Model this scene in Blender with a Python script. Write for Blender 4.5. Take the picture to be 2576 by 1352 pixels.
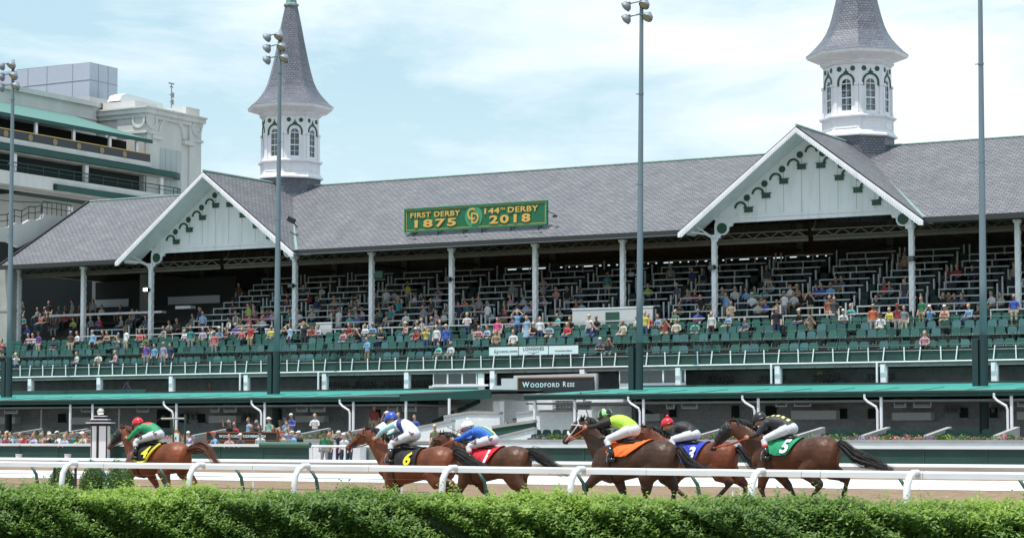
import bpy, bmesh, math, random
import numpy as np
from mathutils import Vector, Matrix
from mathutils.bvhtree import BVHTree
R = math.radians
PI = math.pi
rnd = random.Random(7)
sc = bpy.context.scene
for o in list(bpy.data.objects):
    bpy.data.objects.remove(o)
COL = sc.collection

# ------------------------------------------------------------------ camera
EYE = 1.75
PITCH = R(3.6)
FPX = 5365.0                      # focal length for a picture 2576 wide
cam_d = bpy.data.cameras.new('camera')
cam = bpy.data.objects.new('camera', cam_d)
COL.objects.link(cam)
cam_d.sensor_width = 36.0
cam_d.lens = FPX / 2576 * 36
cam.location = (0, 0, EYE)
cam.rotation_euler = (R(90) + PITCH, 0, 0)
CY = 1092 - FPX * math.tan(PITCH)
cam_d.shift_y = (CY - 676) / 2576
cam_d.clip_start = 0.5
cam_d.clip_end = 6000
sc.camera = cam

# ------------------------------------------------------------------ world, sun, exposure
SUN_EL, SUN_DIR = R(73), (-0.6, -0.62)          # horizontal direction towards the sun
world = bpy.data.worlds.new('World')
sc.world = world
world.use_nodes = True
nt = world.node_tree
nt.nodes.clear()
W = nt.nodes.new
out = W('ShaderNodeOutputWorld')
bg = W('ShaderNodeBackground')
sky = W('ShaderNodeTexSky')
sky.sky_type = 'NISHITA'
sky.sun_disc = False
sky.sun_elevation = SUN_EL
sky.sun_rotation = math.atan2(SUN_DIR[0], SUN_DIR[1])
sky.air_density = 1.3
sky.dust_density = 1.5
sky.ozone_density = 1.5
tc = W('ShaderNodeTexCoord')
mp = W('ShaderNodeMapping')
mp.inputs['Scale'].default_value = (1.0, 1.0, 3.2)
mp.inputs['Location'].default_value = (0.35, 0.1, 0.22)
nz1 = W('ShaderNodeTexNoise')
nz1.inputs['Scale'].default_value = 5.5
nz1.inputs['Detail'].default_value = 9
nz1.inputs['Roughness'].default_value = 0.58
nz1.inputs['Distortion'].default_value = 0.25
rp = W('ShaderNodeValToRGB')
rp.color_ramp.elements[0].position = 0.45
rp.color_ramp.elements[1].position = 0.7
rp.color_ramp.elements[0].color = (0, 0, 0, 1)
rp.color_ramp.elements[1].color = (1, 1, 1, 1)
mx = W('ShaderNodeMixRGB')
mx.inputs['Color2'].default_value = (10.2, 11.0, 11.4, 1)
tint = W('ShaderNodeMixRGB')
tint.blend_type = 'MIX'
tint.inputs['Fac'].default_value = 0.75
tint.inputs['Color2'].default_value = (6.0, 8.6, 9.9, 1)    # thin high veil over the blue
bg.inputs['Strength'].default_value = 0.097
L = nt.links.new
L(tc.outputs['Generated'], mp.inputs['Vector'])
L(mp.outputs['Vector'], nz1.inputs['Vector'])
vd = W('ShaderNodeVectorMath'); vd.operation = 'DISTANCE'; vd.inputs[1].default_value = (0.19, 0.97, 0.155 * 1.6)
mp2 = W('ShaderNodeMapping'); mp2.inputs['Scale'].default_value = (1.0, 1.0, 1.6)
L(tc.outputs['Generated'], mp2.inputs['Vector']); L(mp2.outputs['Vector'], vd.inputs[0])
mr = W('ShaderNodeMapRange'); mr.inputs['From Min'].default_value = 0.13; mr.inputs['From Max'].default_value = 0.02; mr.inputs['To Min'].default_value = 0.0; mr.inputs['To Max'].default_value = 0.22
L(vd.outputs['Value'], mr.inputs['Value'])
ad = W('ShaderNodeMath'); ad.operation = 'ADD'
L(nz1.outputs['Fac'], ad.inputs[0]); L(mr.outputs['Result'], ad.inputs[1])
L(ad.outputs[0], rp.inputs['Fac'])
L(rp.outputs['Color'], mx.inputs['Fac'])
L(sky.outputs['Color'], tint.inputs['Color1'])
L(tint.outputs['Color'], mx.inputs['Color1'])
sx_ = W('ShaderNodeSeparateXYZ'); L(tc.outputs['Generated'], sx_.inputs[0])
mr2 = W('ShaderNodeMapRange'); mr2.inputs['From Min'].default_value = 0.17; mr2.inputs['From Max'].default_value = 0.02; mr2.inputs['To Max'].default_value = 0.65
L(sx_.outputs['Z'], mr2.inputs['Value'])
hz_ = W('ShaderNodeMixRGB'); hz_.inputs['Color2'].default_value = (9.2, 10.6, 11.0, 1)
L(mr2.outputs['Result'], hz_.inputs['Fac']); L(mx.outputs['Color'], hz_.inputs['Color1'])
L(hz_.outputs['Color'], bg.inputs['Color'])
L(bg.outputs['Background'], out.inputs['Surface'])

sun_d = bpy.data.lights.new('sun', 'SUN')
sun_d.energy = 4.4
sun_d.angle = R(0.6)
sun_d.color = (1.0, 0.965, 0.91)
sun = bpy.data.objects.new('sun', sun_d)
COL.objects.link(sun)
h = Vector((SUN_DIR[0], SUN_DIR[1], 0)).normalized() * math.cos(SUN_EL)
sd = Vector((h.x, h.y, math.sin(SUN_EL)))
sun.rotation_euler = sd.to_track_quat('Z', 'Y').to_euler()
sun.location = sd * 200
sc.view_settings.view_transform = 'Standard'
sc.view_settings.look = 'None'
sc.view_settings.gamma = 1
sc.view_settings.exposure = 0.12

# ------------------------------------------------------------------ frames
YB = 129.0
AB = math.atan2(-0.4955, 0.8686)
BF = Matrix.Translation((0, YB, 0)) @ Matrix.Rotation(AB, 4, 'Z')     # building frame: s along the front, n into the building
AR = math.atan2(-0.587, 0.81)
RF = Matrix.Translation((0, 40.0, 0)) @ Matrix.Rotation(AR, 4, 'Z')   # inner rail frame
ID = Matrix.Identity(4)

def ray(u, v):
    a = (u - 1288) / FPX; b = (CY - v) / FPX
    return Vector((a, math.cos(PITCH) - b * math.sin(PITCH), math.sin(PITCH) + b * math.cos(PITCH)))
def on_plane(u, v, n=None, s=None, F=BF):
    """where the line of sight meets the plane n=const (or s=const) of a frame, in that frame"""
    Fi = F.inverted()
    o = Fi @ Vector((0, 0, EYE)); d = Fi.to_3x3() @ ray(u, v)
    t = (n - o.y) / d.y if n is not None else (s - o.x) / d.x
    return o + d * t
def at_depth(u, v, Y):
    d = ray(u, v)
    return Vector((0, 0, EYE)) + d * (Y / d.y)

# ------------------------------------------------------------------ materials
MATS = {}
def mat(name, col, rough=0.6, metal=0.0, var=0.0, vscale=3.0, bump=0.0, bscale=30.0, spec=0.5, emit=None, dirt=None, stretch=None, coat=0.0):
    if name in MATS: return MATS[name]
    m = bpy.data.materials.new(name); m.use_nodes = True
    t = m.node_tree; b = t.nodes['Principled BSDF']
    b.inputs['Base Color'].default_value = (*col, 1)
    b.inputs['Roughness'].default_value = rough
    b.inputs['Metallic'].default_value = metal
    b.inputs['Specular IOR Level'].default_value = spec
    b.inputs['Coat Weight'].default_value = coat
    if emit:
        b.inputs['Emission Color'].default_value = (*emit[0], 1)
        b.inputs['Emission Strength'].default_value = emit[1]
    tcn = t.nodes.new('ShaderNodeTexCoord')
    src = tcn.outputs['Object']
    if stretch:
        mpn = t.nodes.new('ShaderNodeMapping'); mpn.inputs['Scale'].default_value = stretch
        t.links.new(src, mpn.inputs['Vector']); src = mpn.outputs['Vector']
    if var > 0 or dirt:
        n = t.nodes.new('ShaderNodeTexNoise'); n.inputs['Scale'].default_value = vscale
        n.inputs['Detail'].default_value = 6; n.inputs['Roughness'].default_value = 0.6
        t.links.new(src, n.inputs['Vector'])
        r = t.nodes.new('ShaderNodeValToRGB')
        r.color_ramp.elements[0].position = 0.3; r.color_ramp.elements[1].position = 0.7
        if dirt:
            r.color_ramp.elements[0].color = (*dirt, 1); r.color_ramp.elements[1].color = (*col, 1)
            r.color_ramp.elements[1].position = 0.52
        else:
            r.color_ramp.elements[0].color = (*[c * (1 - var) for c in col], 1)
            r.color_ramp.elements[1].color = (*[min(1, c * (1 + var)) for c in col], 1)
        t.links.new(n.outputs['Fac'], r.inputs['Fac'])
        t.links.new(r.outputs['Color'], b.inputs['Base Color'])
    if bump > 0:
        n2 = t.nodes.new('ShaderNodeTexNoise'); n2.inputs['Scale'].default_value = bscale
        n2.inputs['Detail'].default_value = 5
        t.links.new(src, n2.inputs['Vector'])
        bp = t.nodes.new('ShaderNodeBump'); bp.inputs['Strength'].default_value = bump; bp.inputs['Distance'].default_value = 0.02
        t.links.new(n2.outputs['Fac'], bp.inputs['Height']); t.links.new(bp.outputs['Normal'], b.inputs['Normal'])
    MATS[name] = m
    return m

def brick_mat(name, c1, c2, mortar, w, hgt, msize, rough=0.7, bump=0.6, warp=0.0, mott=1.0):
    """courses of slate or block; UVs are in metres"""
    m = bpy.data.materials.new(name); m.use_nodes = True
    t = m.node_tree; b = t.nodes['Principled BSDF']; N = t.nodes.new
    uv = N('ShaderNodeUVMap'); uv.uv_map = 'UVMap'
    br = N('ShaderNodeTexBrick')
    br.inputs['Color1'].default_value = (*c1, 1); br.inputs['Color2'].default_value = (*c2, 1)
    br.inputs['Mortar'].default_value = (*mortar, 1)
    br.inputs['Scale'].default_value = 1.0
    br.inputs['Brick Width'].default_value = w; br.inputs['Row Height'].default_value = hgt
    br.inputs['Mortar Size'].default_value = msize; br.inputs['Bias'].default_value = 0.0
    br.inputs['Mortar Smooth'].default_value = 0.3
    src = uv.outputs['UV']
    if warp:
        nz = N('ShaderNodeTexNoise'); nz.inputs['Scale'].default_value = 1.3; nz.inputs['Detail'].default_value = 3
        t.links.new(uv.outputs['UV'], nz.inputs['Vector'])
        mm = N('ShaderNodeVectorMath'); mm.operation = 'MULTIPLY_ADD'
        mm.inputs[1].default_value = (warp, warp, 0)
        t.links.new(nz.outputs['Color'], mm.inputs[0]); t.links.new(uv.outputs['UV'], mm.inputs[2]); src = mm.outputs[0]
    t.links.new(src, br.inputs['Vector'])
    n = N('ShaderNodeTexNoise'); n.inputs['Scale'].default_value = 0.6; n.inputs['Detail'].default_value = 7
    t.links.new(uv.outputs['UV'], n.inputs['Vector'])
    r = N('ShaderNodeValToRGB'); r.color_ramp.elements[0].position = 0.3; r.color_ramp.elements[1].position = 0.7
    r.color_ramp.elements[0].color = (1 - 0.26 * mott, 1 - 0.26 * mott, 1 - 0.22 * mott, 1); r.color_ramp.elements[1].color = (1 + 0.16 * mott, 1 + 0.12 * mott, 1 + 0.1 * mott, 1)
    t.links.new(n.outputs['Fac'], r.inputs['Fac'])
    n3 = N('ShaderNodeTexNoise'); n3.inputs['Scale'].default_value = 5.0; n3.inputs['Detail'].default_value = 3
    t.links.new(uv.outputs['UV'], n3.inputs['Vector'])
    r3 = N('ShaderNodeValToRGB'); r3.color_ramp.elements[0].position = 0.3; r3.color_ramp.elements[1].position = 0.7
    r3.color_ramp.elements[0].color = (1 - 0.18 * mott,) * 3 + (1,); r3.color_ramp.elements[1].color = (1 + 0.15 * mott,) * 3 + (1,)
    t.links.new(n3.outputs['Fac'], r3.inputs['Fac'])
    mu = N('ShaderNodeMixRGB'); mu.blend_type = 'MULTIPLY'; mu.inputs['Fac'].default_value = 1
    t.links.new(br.outputs['Color'], mu.inputs['Color1']); t.links.new(r.outputs['Color'], mu.inputs['Color2'])
    mu2 = N('ShaderNodeMixRGB'); mu2.blend_type = 'MULTIPLY'; mu2.inputs['Fac'].default_value = 1
    t.links.new(mu.outputs['Color'], mu2.inputs['Color1']); t.links.new(r3.outputs['Color'], mu2.inputs['Color2'])
    t.links.new(mu2.outputs['Color'], b.inputs['Base Color'])
    bp = N('ShaderNodeBump'); bp.inputs['Strength'].default_value = bump; bp.inputs['Distance'].default_value = 0.02; bp.invert = True
    t.links.new(br.outputs['Fac'], bp.inputs['Height']); t.links.new(bp.outputs['Normal'], b.inputs['Normal'])
    b.inputs['Roughness'].default_value = rough
    MATS[name] = m
    return m

def obj_color_mat(name, rough=0.8, fac=1.0, bump=0.3):
    """cloth whose colour is the object's own colour"""
    m = bpy.data.materials.new(name); m.use_nodes = True
    t = m.node_tree; b = t.nodes['Principled BSDF']
    oi = t.nodes.new('ShaderNodeObjectInfo')
    t.links.new(oi.outputs['Color'], b.inputs['Base Color'])
    b.inputs['Roughness'].default_value = rough
    MATS[name] = m
    return m
def obj_random_mat(name, cols, rough=0.8):
    m = bpy.data.materials.new(name); m.use_nodes = True
    t = m.node_tree; b = t.nodes['Principled BSDF']
    oi = t.nodes.new('ShaderNodeObjectInfo'); r = t.nodes.new('ShaderNodeValToRGB')
    cr = r.color_ramp; cr.interpolation = 'CONSTANT'
    while len(cr.elements) < len(cols): cr.elements.new(0.5)
    for i, c in enumerate(cols):
        cr.elements[i].position = i / len(cols); cr.elements[i].color = (*c, 1)
    t.links.new(oi.outputs['Random'], r.inputs['Fac']); t.links.new(r.outputs['Color'], b.inputs['Base Color'])
    b.inputs['Roughness'].default_value = rough
    MATS[name] = m
    return m

white = mat('white_paint', (0.86, 0.83, 0.88), 0.5, dirt=(0.74, 0.72, 0.74), vscale=1.6, stretch=(1.5, 1.5, 0.25), bump=0.1)
white_old = mat('weathered_white_paint', (0.9, 0.88, 0.92), 0.6, dirt=(0.74, 0.73, 0.74), vscale=1.1, bump=0.2, bscale=12)
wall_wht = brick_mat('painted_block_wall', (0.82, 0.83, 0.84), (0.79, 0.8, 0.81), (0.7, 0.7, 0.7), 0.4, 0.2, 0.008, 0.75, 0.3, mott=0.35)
rail_wht = mat('rail_white', (0.72, 0.75, 0.78), 0.4, dirt=(0.62, 0.62, 0.62), vscale=1.3, stretch=(0.5, 2, 3), coat=0.1)
dgreen = mat('dark_green_paint', (0.012, 0.06, 0.045), 0.5, var=0.25, vscale=2)
ggreen = mat('green_board_paint', (0.02, 0.062, 0.05), 0.55, var=0.25, vscale=2.0, bump=0.2)
ornament = mat('ornament_green', (0.02, 0.075, 0.05), 0.5)
teal = mat('teal_roof_paint', (0.045, 0.29, 0.25), 0.55, var=0.12, vscale=0.8, stretch=(1, 0.3, 1))
teal_dk = mat('teal_fascia_paint', (0.008, 0.062, 0.054), 0.5, var=0.15, vscale=1.2)
black = mat('black_metal', (0.015, 0.016, 0.018), 0.45)
dark = mat('dark_interior', (0.02, 0.025, 0.025), 0.9)
dkwood = mat('dark_ceiling_boards', (0.03, 0.027, 0.022), 0.85, var=0.3, vscale=1.0, stretch=(4, 0.3, 1))
steel_tan = mat('tan_steel', (0.085, 0.07, 0.05), 0.7, var=0.2)
steel_gr = mat('galvanised_steel', (0.17, 0.22, 0.26), 0.5, metal=0.1, var=0.12, vscale=0.7, stretch=(4, 4, 0.3))
pole_gr = mat('pole_dark_base', (0.012, 0.035, 0.04), 0.5)
copper = mat('verdigris_copper', (0.22, 0.32, 0.29), 0.6, var=0.2, vscale=4)
slate = brick_mat('slate_roof', (0.142, 0.144, 0.16), (0.2, 0.2, 0.218), (0.062, 0.062, 0.072), 0.4, 0.2, 0.03, 0.55, 0.8, warp=0.05, mott=0.6)
slate2 = brick_mat('spire_slate', (0.145, 0.155, 0.19), (0.19, 0.2, 0.24), (0.07, 0.07, 0.09), 0.24, 0.15, 0.018, 0.4, 0.9)
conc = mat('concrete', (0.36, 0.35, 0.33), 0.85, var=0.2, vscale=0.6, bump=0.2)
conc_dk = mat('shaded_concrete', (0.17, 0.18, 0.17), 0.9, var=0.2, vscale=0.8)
cream = mat('cream_stone', (0.6, 0.585, 0.57), 0.8, var=0.1, vscale=0.5, stretch=(1, 1, 0.3))
lav = mat('pale_metal_panel', (0.5, 0.53, 0.62), 0.4, var=0.04)
glass_d = mat('dark_glass', (0.02, 0.03, 0.03), 0.08, spec=0.9)
gold = mat('gold_paint', (0.66, 0.40, 0.10), 0.5)
signgreen = mat('sign_green', (0.01, 0.13, 0.055), 0.45, var=0.1)
bannerm = mat('banner_white', (0.66, 0.76, 0.78), 0.5)
ink = mat('dark_ink', (0.03, 0.05, 0.05), 0.6)
rust = mat('wood_frame_brown', (0.2, 0.075, 0.03), 0.6)
skin_m = obj_random_mat('skin', [(0.55, 0.3, 0.2), (0.48, 0.26, 0.17), (0.6, 0.36, 0.26), (0.3, 0.15, 0.09), (0.52, 0.29, 0.2)], 0.6)
shirt_m = obj_color_mat('shirt_cloth')
pants_m = obj_random_mat('trouser_cloth', [(0.02, 0.03, 0.07), (0.3, 0.24, 0.15), (0.03, 0.03, 0.035), (0.05, 0.08, 0.16), (0.25, 0.25, 0.26), (0.4, 0.36, 0.28), (0.04, 0.06, 0.1)])
hair_m = obj_random_mat('hair', [(0.03, 0.02, 0.012), (0.1, 0.055, 0.025), (0.3, 0.2, 0.09), (0.3, 0.29, 0.28), (0.02, 0.015, 0.01)], 0.7)
hat_m = obj_random_mat('hat_cloth', [(0.7, 0.7, 0.68), (0.02, 0.03, 0.08), (0.6, 0.5, 0.33), (0.4, 0.03, 0.03), (0.02, 0.02, 0.02), (0.75, 0.75, 0.75)], 0.8)

# ------------------------------------------------------------------ mesh builder
class MB:
    def __init__(s): s.v = []; s.f = []; s.m = []
    def add(s, vs, fs, m=0):
        b = len(s.v); s.v += [tuple(p) for p in vs]
        s.f += [tuple(b + i for i in f) for f in fs]; s.m += [m] * len(fs)
        return s
    def bx(s, x0, x1, y0, y1, z0, z1, m=0):
        vs = [(x0, y0, z0), (x1, y0, z0), (x1, y1, z0), (x0, y1, z0), (x0, y0, z1), (x1, y0, z1), (x1, y1, z1), (x0, y1, z1)]
        return s.add(vs, [(0, 3, 2, 1), (4, 5, 6, 7), (0, 1, 5, 4), (1, 2, 6, 5), (2, 3, 7, 6), (3, 0, 4, 7)], m)
    def beam(s, a, b, w, t, m=0, up=(0, 0, 1)):
        a = Vector(a); b = Vector(b); d = (b - a).normalized(); up = Vector(up)
        x = d.cross(up)
        if x.length < 1e-4: x = d.cross(Vector((0, 1, 0)))
        x.normalize(); y = x.cross(d)
        vs = []
        for p in (a, b):
            for i, j in ((-1, -1), (1, -1), (1, 1), (-1, 1)): vs.append(p + x * (w / 2 * i) + y * (t / 2 * j))
        return s.add(vs, [(0, 1, 2, 3), (7, 6, 5, 4), (0, 4, 5, 1), (1, 5, 6, 2), (2, 6, 7, 3), (3, 7, 4, 0)], m)
    def tube(s, pts, r, seg=8, m=0, ref=None, cap=True):
        pts = [Vector(p) for p in pts]; n = len(pts)
        if not isinstance(r, (list, tuple)): r = [r] * n
        base = len(s.v); prev = None
        for i, p in enumerate(pts):
            a = pts[max(i - 1, 0)]; b = pts[min(i + 1, n - 1)]
            d = (b - a).normalized()
            if ref is not None: side = d.cross(Vector(ref))
            elif prev is None: side = d.cross(Vector((0, 0, 1)) if abs(d.z) < 0.9 else Vector((1, 0, 0)))
            else: side = prev - d * prev.dot(d)
            if side.length < 1e-5: side = prev or Vector((0, 1, 0))
            side.normalize(); prev = side; up = side.cross(d)
            ra, rb = r[i] if isinstance(r[i], (list, tuple)) else (r[i], r[i])
            for k in range(seg):
                t = 2 * PI * k / seg
                s.v.append(tuple(p + side * (math.cos(t) * ra) + up * (math.sin(t) * rb)))
        for i in range(n - 1):
            for k in range(seg):
                a = base + i * seg + k; b = base + i * seg + (k + 1) % seg
                s.f.append((a, b, b + seg, a + seg)); s.m.append(m)
        if cap:
            s.f.append(tuple(base + k for k in reversed(range(seg)))); s.m.append(m)
            s.f.append(tuple(base + (n - 1) * seg + k for k in range(seg))); s.m.append(m)
        return s
    def prism(s, poly, plane, a, b, m=0):
        """poly of 2D points; plane 'xz' extruded along y from a to b, 'xy' along z, 'yz' along x"""
        def P(q, w):
            return (q[0], w, q[1]) if plane == 'xz' else ((q[0], q[1], w) if plane == 'xy' else (w, q[0], q[1]))
        n = len(poly); vs = [P(q, a) for q in poly] + [P(q, b) for q in poly]
        fs = [tuple(range(n)), tuple(range(2 * n - 1, n - 1, -1))] + [(i, (i + 1) % n, (i + 1) % n + n, i + n) for i in range(n)]
        return s.add(vs, fs, m)
    def ball(s, c, r, m=0, seg=12, rings=8):
        if not isinstance(r, (list, tuple)): r = (r, r, r)
        vs = []
        for i in range(1, rings):
            t = PI * i / rings
            for k in range(seg):
                p = 2 * PI * k / seg
                vs.append((c[0] + r[0] * math.sin(t) * math.cos(p), c[1] + r[1] * math.sin(t) * math.sin(p), c[2] + r[2] * math.cos(t)))
        top = len(vs); vs.append((c[0], c[1], c[2] + r[2])); vs.append((c[0], c[1], c[2] - r[2]))
        fs = []
        for i in range(rings - 2):
            for k in range(seg):
                fs.append((i * seg + k, i * seg + (k + 1) % seg, (i + 1) * seg + (k + 1) % seg, (i + 1) * seg + k))
        for k in range(seg):
            fs.append((top, (k + 1) % seg, k)); b = (rings - 2) * seg
            fs.append((top + 1, b + k, b + (k + 1) % seg))
        return s.add(vs, fs, m)
    def join(s, o, M=None, m=None):
        b = len(s.v)
        s.v += [tuple((M @ Vector(p)) if M is not None else p) for p in o.v]
        s.f += [tuple(b + i for i in f) for f in o.f]
        s.m += (o.m if m is None else [m] * len(o.f))
        return s
    def mesh(s, name, mats, org=(0, 0, 0), smooth=False, uv=False, recalc=True):
        me = bpy.data.meshes.new(name)
        me.from_pydata([(p[0] - org[0], p[1] - org[1], p[2] - org[2]) for p in s.v], [], s.f)
        for m in (mats if isinstance(mats, (list, tuple)) else [mats]): me.materials.append(m)
        me.polygons.foreach_set('material_index', s.m)
        if recalc:
            bm = bmesh.new(); bm.from_mesh(me); bmesh.ops.recalc_face_normals(bm, faces=bm.faces); bm.to_mesh(me); bm.free()
        if smooth: me.polygons.foreach_set('use_smooth', [True] * len(me.polygons))
        if uv: auto_uv(me, org)
        me.update()
        return me
    def build(s, name, mats, parent=None, org=(0, 0, 0), F=None, smooth=False, uv=False, recalc=True):
        me = s.mesh(name, mats, org, smooth, uv, recalc)
        return link(name, me, parent, org, F)

def auto_uv(me, org=(0, 0, 0)):
    lay = me.uv_layers.new(name='UVMap')
    for p in me.polygons:
        n = p.normal
        t = Vector((0, 0, 1)).cross(n)
        if t.length < 1e-3: t = Vector((1, 0, 0)); b = Vector((0, 1, 0))
        else: t.normalize(); b = n.cross(t)
        if abs(t.x) > abs(t.y):
            if t.x < 0: t = -t
        elif t.y < 0: t = -t
        for li in p.loop_indices:
            co = me.vertices[me.loops[li].vertex_index].co + Vector(org)
            lay.data[li].uv = (co.dot(t), co.dot(b))
def link(name, me, parent=None, org=(0, 0, 0), F=None):
    o = bpy.data.objects.new(name, me)
    COL.objects.link(o)
    if parent is not None: o.parent = parent
    else: o.matrix_world = (F if F is not None else BF) @ Matrix.Translation(org)
    return o
def tag(o, label=None, cat=None, group=None, kind=None):
    if label: o['label'] = label
    if cat: o['category'] = cat
    if group: o['group'] = group
    if kind: o['kind'] = kind
    return o
def thing(name, label, cat, org=(0, 0, 0), F=None, group=None, rz=0.0):
    o = bpy.data.objects.new(name, None); COL.objects.link(o)
    o.empty_display_size = 0.3
    o.matrix_world = (F if F is not None else BF) @ Matrix.Translation(org) @ Matrix.Rotation(rz, 4, 'Z')
    return tag(o, label, cat, group)
def kids(o): return [c for c in COL.objects if c.parent == o]
def copy_tree(o, M=None, parent=None):
    c = o.copy(); COL.objects.link(c)
    if parent is not None: c.parent = parent
    for ch in list(o.children): copy_tree(ch, None, c)
    if M is not None: c.matrix_world = M
    return c
ORD = ['first', 'second', 'third', 'fourth', 'fifth', 'sixth', 'seventh', 'eighth', 'ninth', 'tenth', 'eleventh', 'twelfth', 'thirteenth',
       'fourteenth', 'fifteenth', 'sixteenth', 'seventeenth', 'eighteenth', 'nineteenth', 'twentieth']
def text_mesh(txt, size, depth=0.01, bold=0.0, space=1.0, align='CENTER'):
    cu = bpy.data.curves.new('text', 'FONT'); cu.body = txt; cu.size = size; cu.extrude = depth
    cu.offset = bold; cu.space_character = space; cu.align_x = align; cu.align_y = 'CENTER'; cu.resolution_u = 3
    o = bpy.data.objects.new('text', cu); COL.objects.link(o)
    me = bpy.data.meshes.new_from_object(o.evaluated_get(bpy.context.evaluated_depsgraph_get()))
    bpy.data.objects.remove(o); bpy.data.curves.remove(cu)
    return me
def text_obj(name, txt, size, m, parent, pos, sx=1.0, depth=0.012, bold=0.0, space=1.0, rot=None):
    """upright lettering facing -n (towards the track) in the parent's frame"""
    me = text_mesh(txt, size, depth, bold, space)
    me.transform(Matrix.Diagonal((sx, 1, 1, 1)))
    me.transform(rot if rot is not None else Matrix.Rotation(R(90), 4, 'X'))
    me.transform(Matrix.Translation(pos))
    me.materials.clear(); me.materials.append(m)
    return link(name, me, parent)

def fuse(parts, voxel, smooth=3, factor=0.5, matfn=None):
    """merge overlapping shapes into one continuous skin; every face keeps the material of the nearest source shape"""
    al = MB()
    for mb, mi in parts: al.join(mb, None, mi)
    me = al.mesh('tmp', [])
    o = bpy.data.objects.new('tmp', me); COL.objects.link(o)
    md = o.modifiers.new('r', 'REMESH'); md.mode = 'VOXEL'; md.voxel_size = voxel; md.adaptivity = 0
    if smooth:
        ms = o.modifiers.new('s', 'SMOOTH'); ms.iterations = smooth; ms.factor = factor
    ev = o.evaluated_get(bpy.context.evaluated_depsgraph_get())
    res = bpy.data.meshes.new_from_object(ev)
    bvh = BVHTree.FromPolygons([Vector(v) for v in al.v], al.f)
    bpy.data.objects.remove(o)
    idx = []
    for p in res.polygons:
        c = p.center
        hit = bvh.find_nearest(c)
        k = al.m[hit[2]] if hit[2] is not None else 0
        if matfn: k = matfn(c, k)
        idx.append(k)
    res['_'] = 1
    del res['_']
    return res, idx
def finish(res, idx, mats):
    res.materials.clear()
    for m in mats: res.materials.append(m)
    res.polygons.foreach_set('material_index', idx)
    res.polygons.foreach_set('use_smooth', [True] * len(res.polygons))
    res.update()
    return res
# ================================================================== SETTING: ground sheets
dirt = mat('track_dirt', (0.23, 0.15, 0.095), 0.95, var=0.5, vscale=3.2, bump=1.0, bscale=5.0, stretch=(1.7, 0.22, 1))
turf = mat('turf', (0.06, 0.08, 0.04), 0.95, var=0.3, vscale=2.0, bump=0.8, bscale=25)
apron_m = mat('apron_concrete', (0.45, 0.45, 0.44), 0.9, var=0.15, vscale=0.5)
def sheet(name, x0, x1, y0, y1, z, m, F=BF, nx=1, ny=1):
    mb = MB()
    mb.add([(x0, y0, z), (x1, y0, z), (x1, y1, z), (x0, y1, z)], [(0, 1, 2, 3)])
    o = mb.build(name, m, F=F, recalc=False)
    return tag(o, kind='structure')
sheet('ground', -3000, 3000, -3000, 3000, 0.0, turf)
sheet('dirt_track', -400, 400, -84, -24.2, 0.004, dirt)
sheet('apron', -400, 400, -24.2, 60, 0.004, apron_m)

# ================================================================== GRANDSTAND
S0, S1 = -39.9, 49.2
COLS = [-39.68 + 5.9 * i for i in range(16)]          # white columns, one bay 5.9 m
GAB = [-21.98, 19.35]                                  # gable centres (no column there)
EZ, EN_, RZ, RN = 13.45, -1.5, 18.72, 7.6               # eave and ridge
def roof_z(n): return EZ + (RZ - EZ) * (n - EN_) / (RN - EN_)
def slab(mb, quad, t, mt=0, mbm=1):
    q = [Vector(p) for p in quad]; n = len(q); lo = [p - Vector((0, 0, t)) for p in q]
    mb.add(q, [tuple(range(n))], mt); mb.add(lo, [tuple(reversed(range(n)))], mbm)
    for i in range(n):
        j = (i + 1) % n; mb.add([q[i], q[j], lo[j], lo[i]], [(0, 1, 2, 3)], mbm)
GS = thing('grandstand', 'long covered grandstand with slate roof, two white gables and twin octagonal spires', 'grandstand', (0, 0, 0))
mb = MB()
_hw = 7.1
slab(mb, [(S0, EN_, EZ), (GAB[0] - _hw, EN_, EZ), (GAB[0], RN - 0.1, roof_z(RN - 0.1)), (GAB[0], RN, RZ), (S0, RN, RZ)], 0.2)
slab(mb, [(GAB[0] + _hw, EN_, EZ), (GAB[1] - _hw, EN_, EZ), (GAB[1], RN - 0.1, roof_z(RN - 0.1)), (GAB[1], RN, RZ), (GAB[0], RN, RZ), (GAB[0], RN - 0.1, roof_z(RN - 0.1))], 0.2)
slab(mb, [(GAB[1] + _hw, EN_, EZ), (S1, EN_, EZ), (S1, RN, RZ), (GAB[1], RN, RZ), (GAB[1], RN - 0.1, roof_z(RN - 0.1))], 0.2)
slab(mb, [(S0, RN, RZ), (S1, RN, RZ), (S1, 16.7, EZ), (S0, 16.7, EZ)], 0.2)
roof = mb.build('roof', [slate, dkwood], GS, uv=True)
mb = MB()
mb.tube([(S0, RN, RZ + 0.05), (S1, RN, RZ + 0.03)], 0.07, 6)
mb.build('ridge_cap', copper, roof)
gutm = mat('dark_gutter', (0.03, 0.03, 0.033), 0.5)
for a_, b_ in ((GAB[0] + 7.0, GAB[1] - 7.0), (GAB[1] + 7.0, S1)): mb = MB(); mb.bx(a_, b_, EN_ - 0.16, EN_ - 0.003, EZ - 0.32, EZ - 0.02); mb.build('gutter', gutm, roof)
mb = MB(); mb.bx(S0 - 0.1, GAB[0] - 7.0, EN_ - 0.16, EN_ - 0.003, EZ - 0.32, EZ - 0.02)
mb.beam((S0 - 0.1, EN_, EZ - 0.03), (S0 - 0.1, RN, RZ - 0.03), 0.14, 0.3)
mb.build('gutter', mat('dark_gutter', (0.03, 0.03, 0.033), 0.5), roof)
mb = MB(); mb.bx(GAB[0] + 7.1, GAB[1] - 7.1, EN_ - 0.172, EN_ - 0.162, EZ - 0.325, EZ - 0.3)
mb.build('gutter_seam', mat('bare_metal', (0.35, 0.36, 0.38), 0.4, 0.6), roof)
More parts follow.
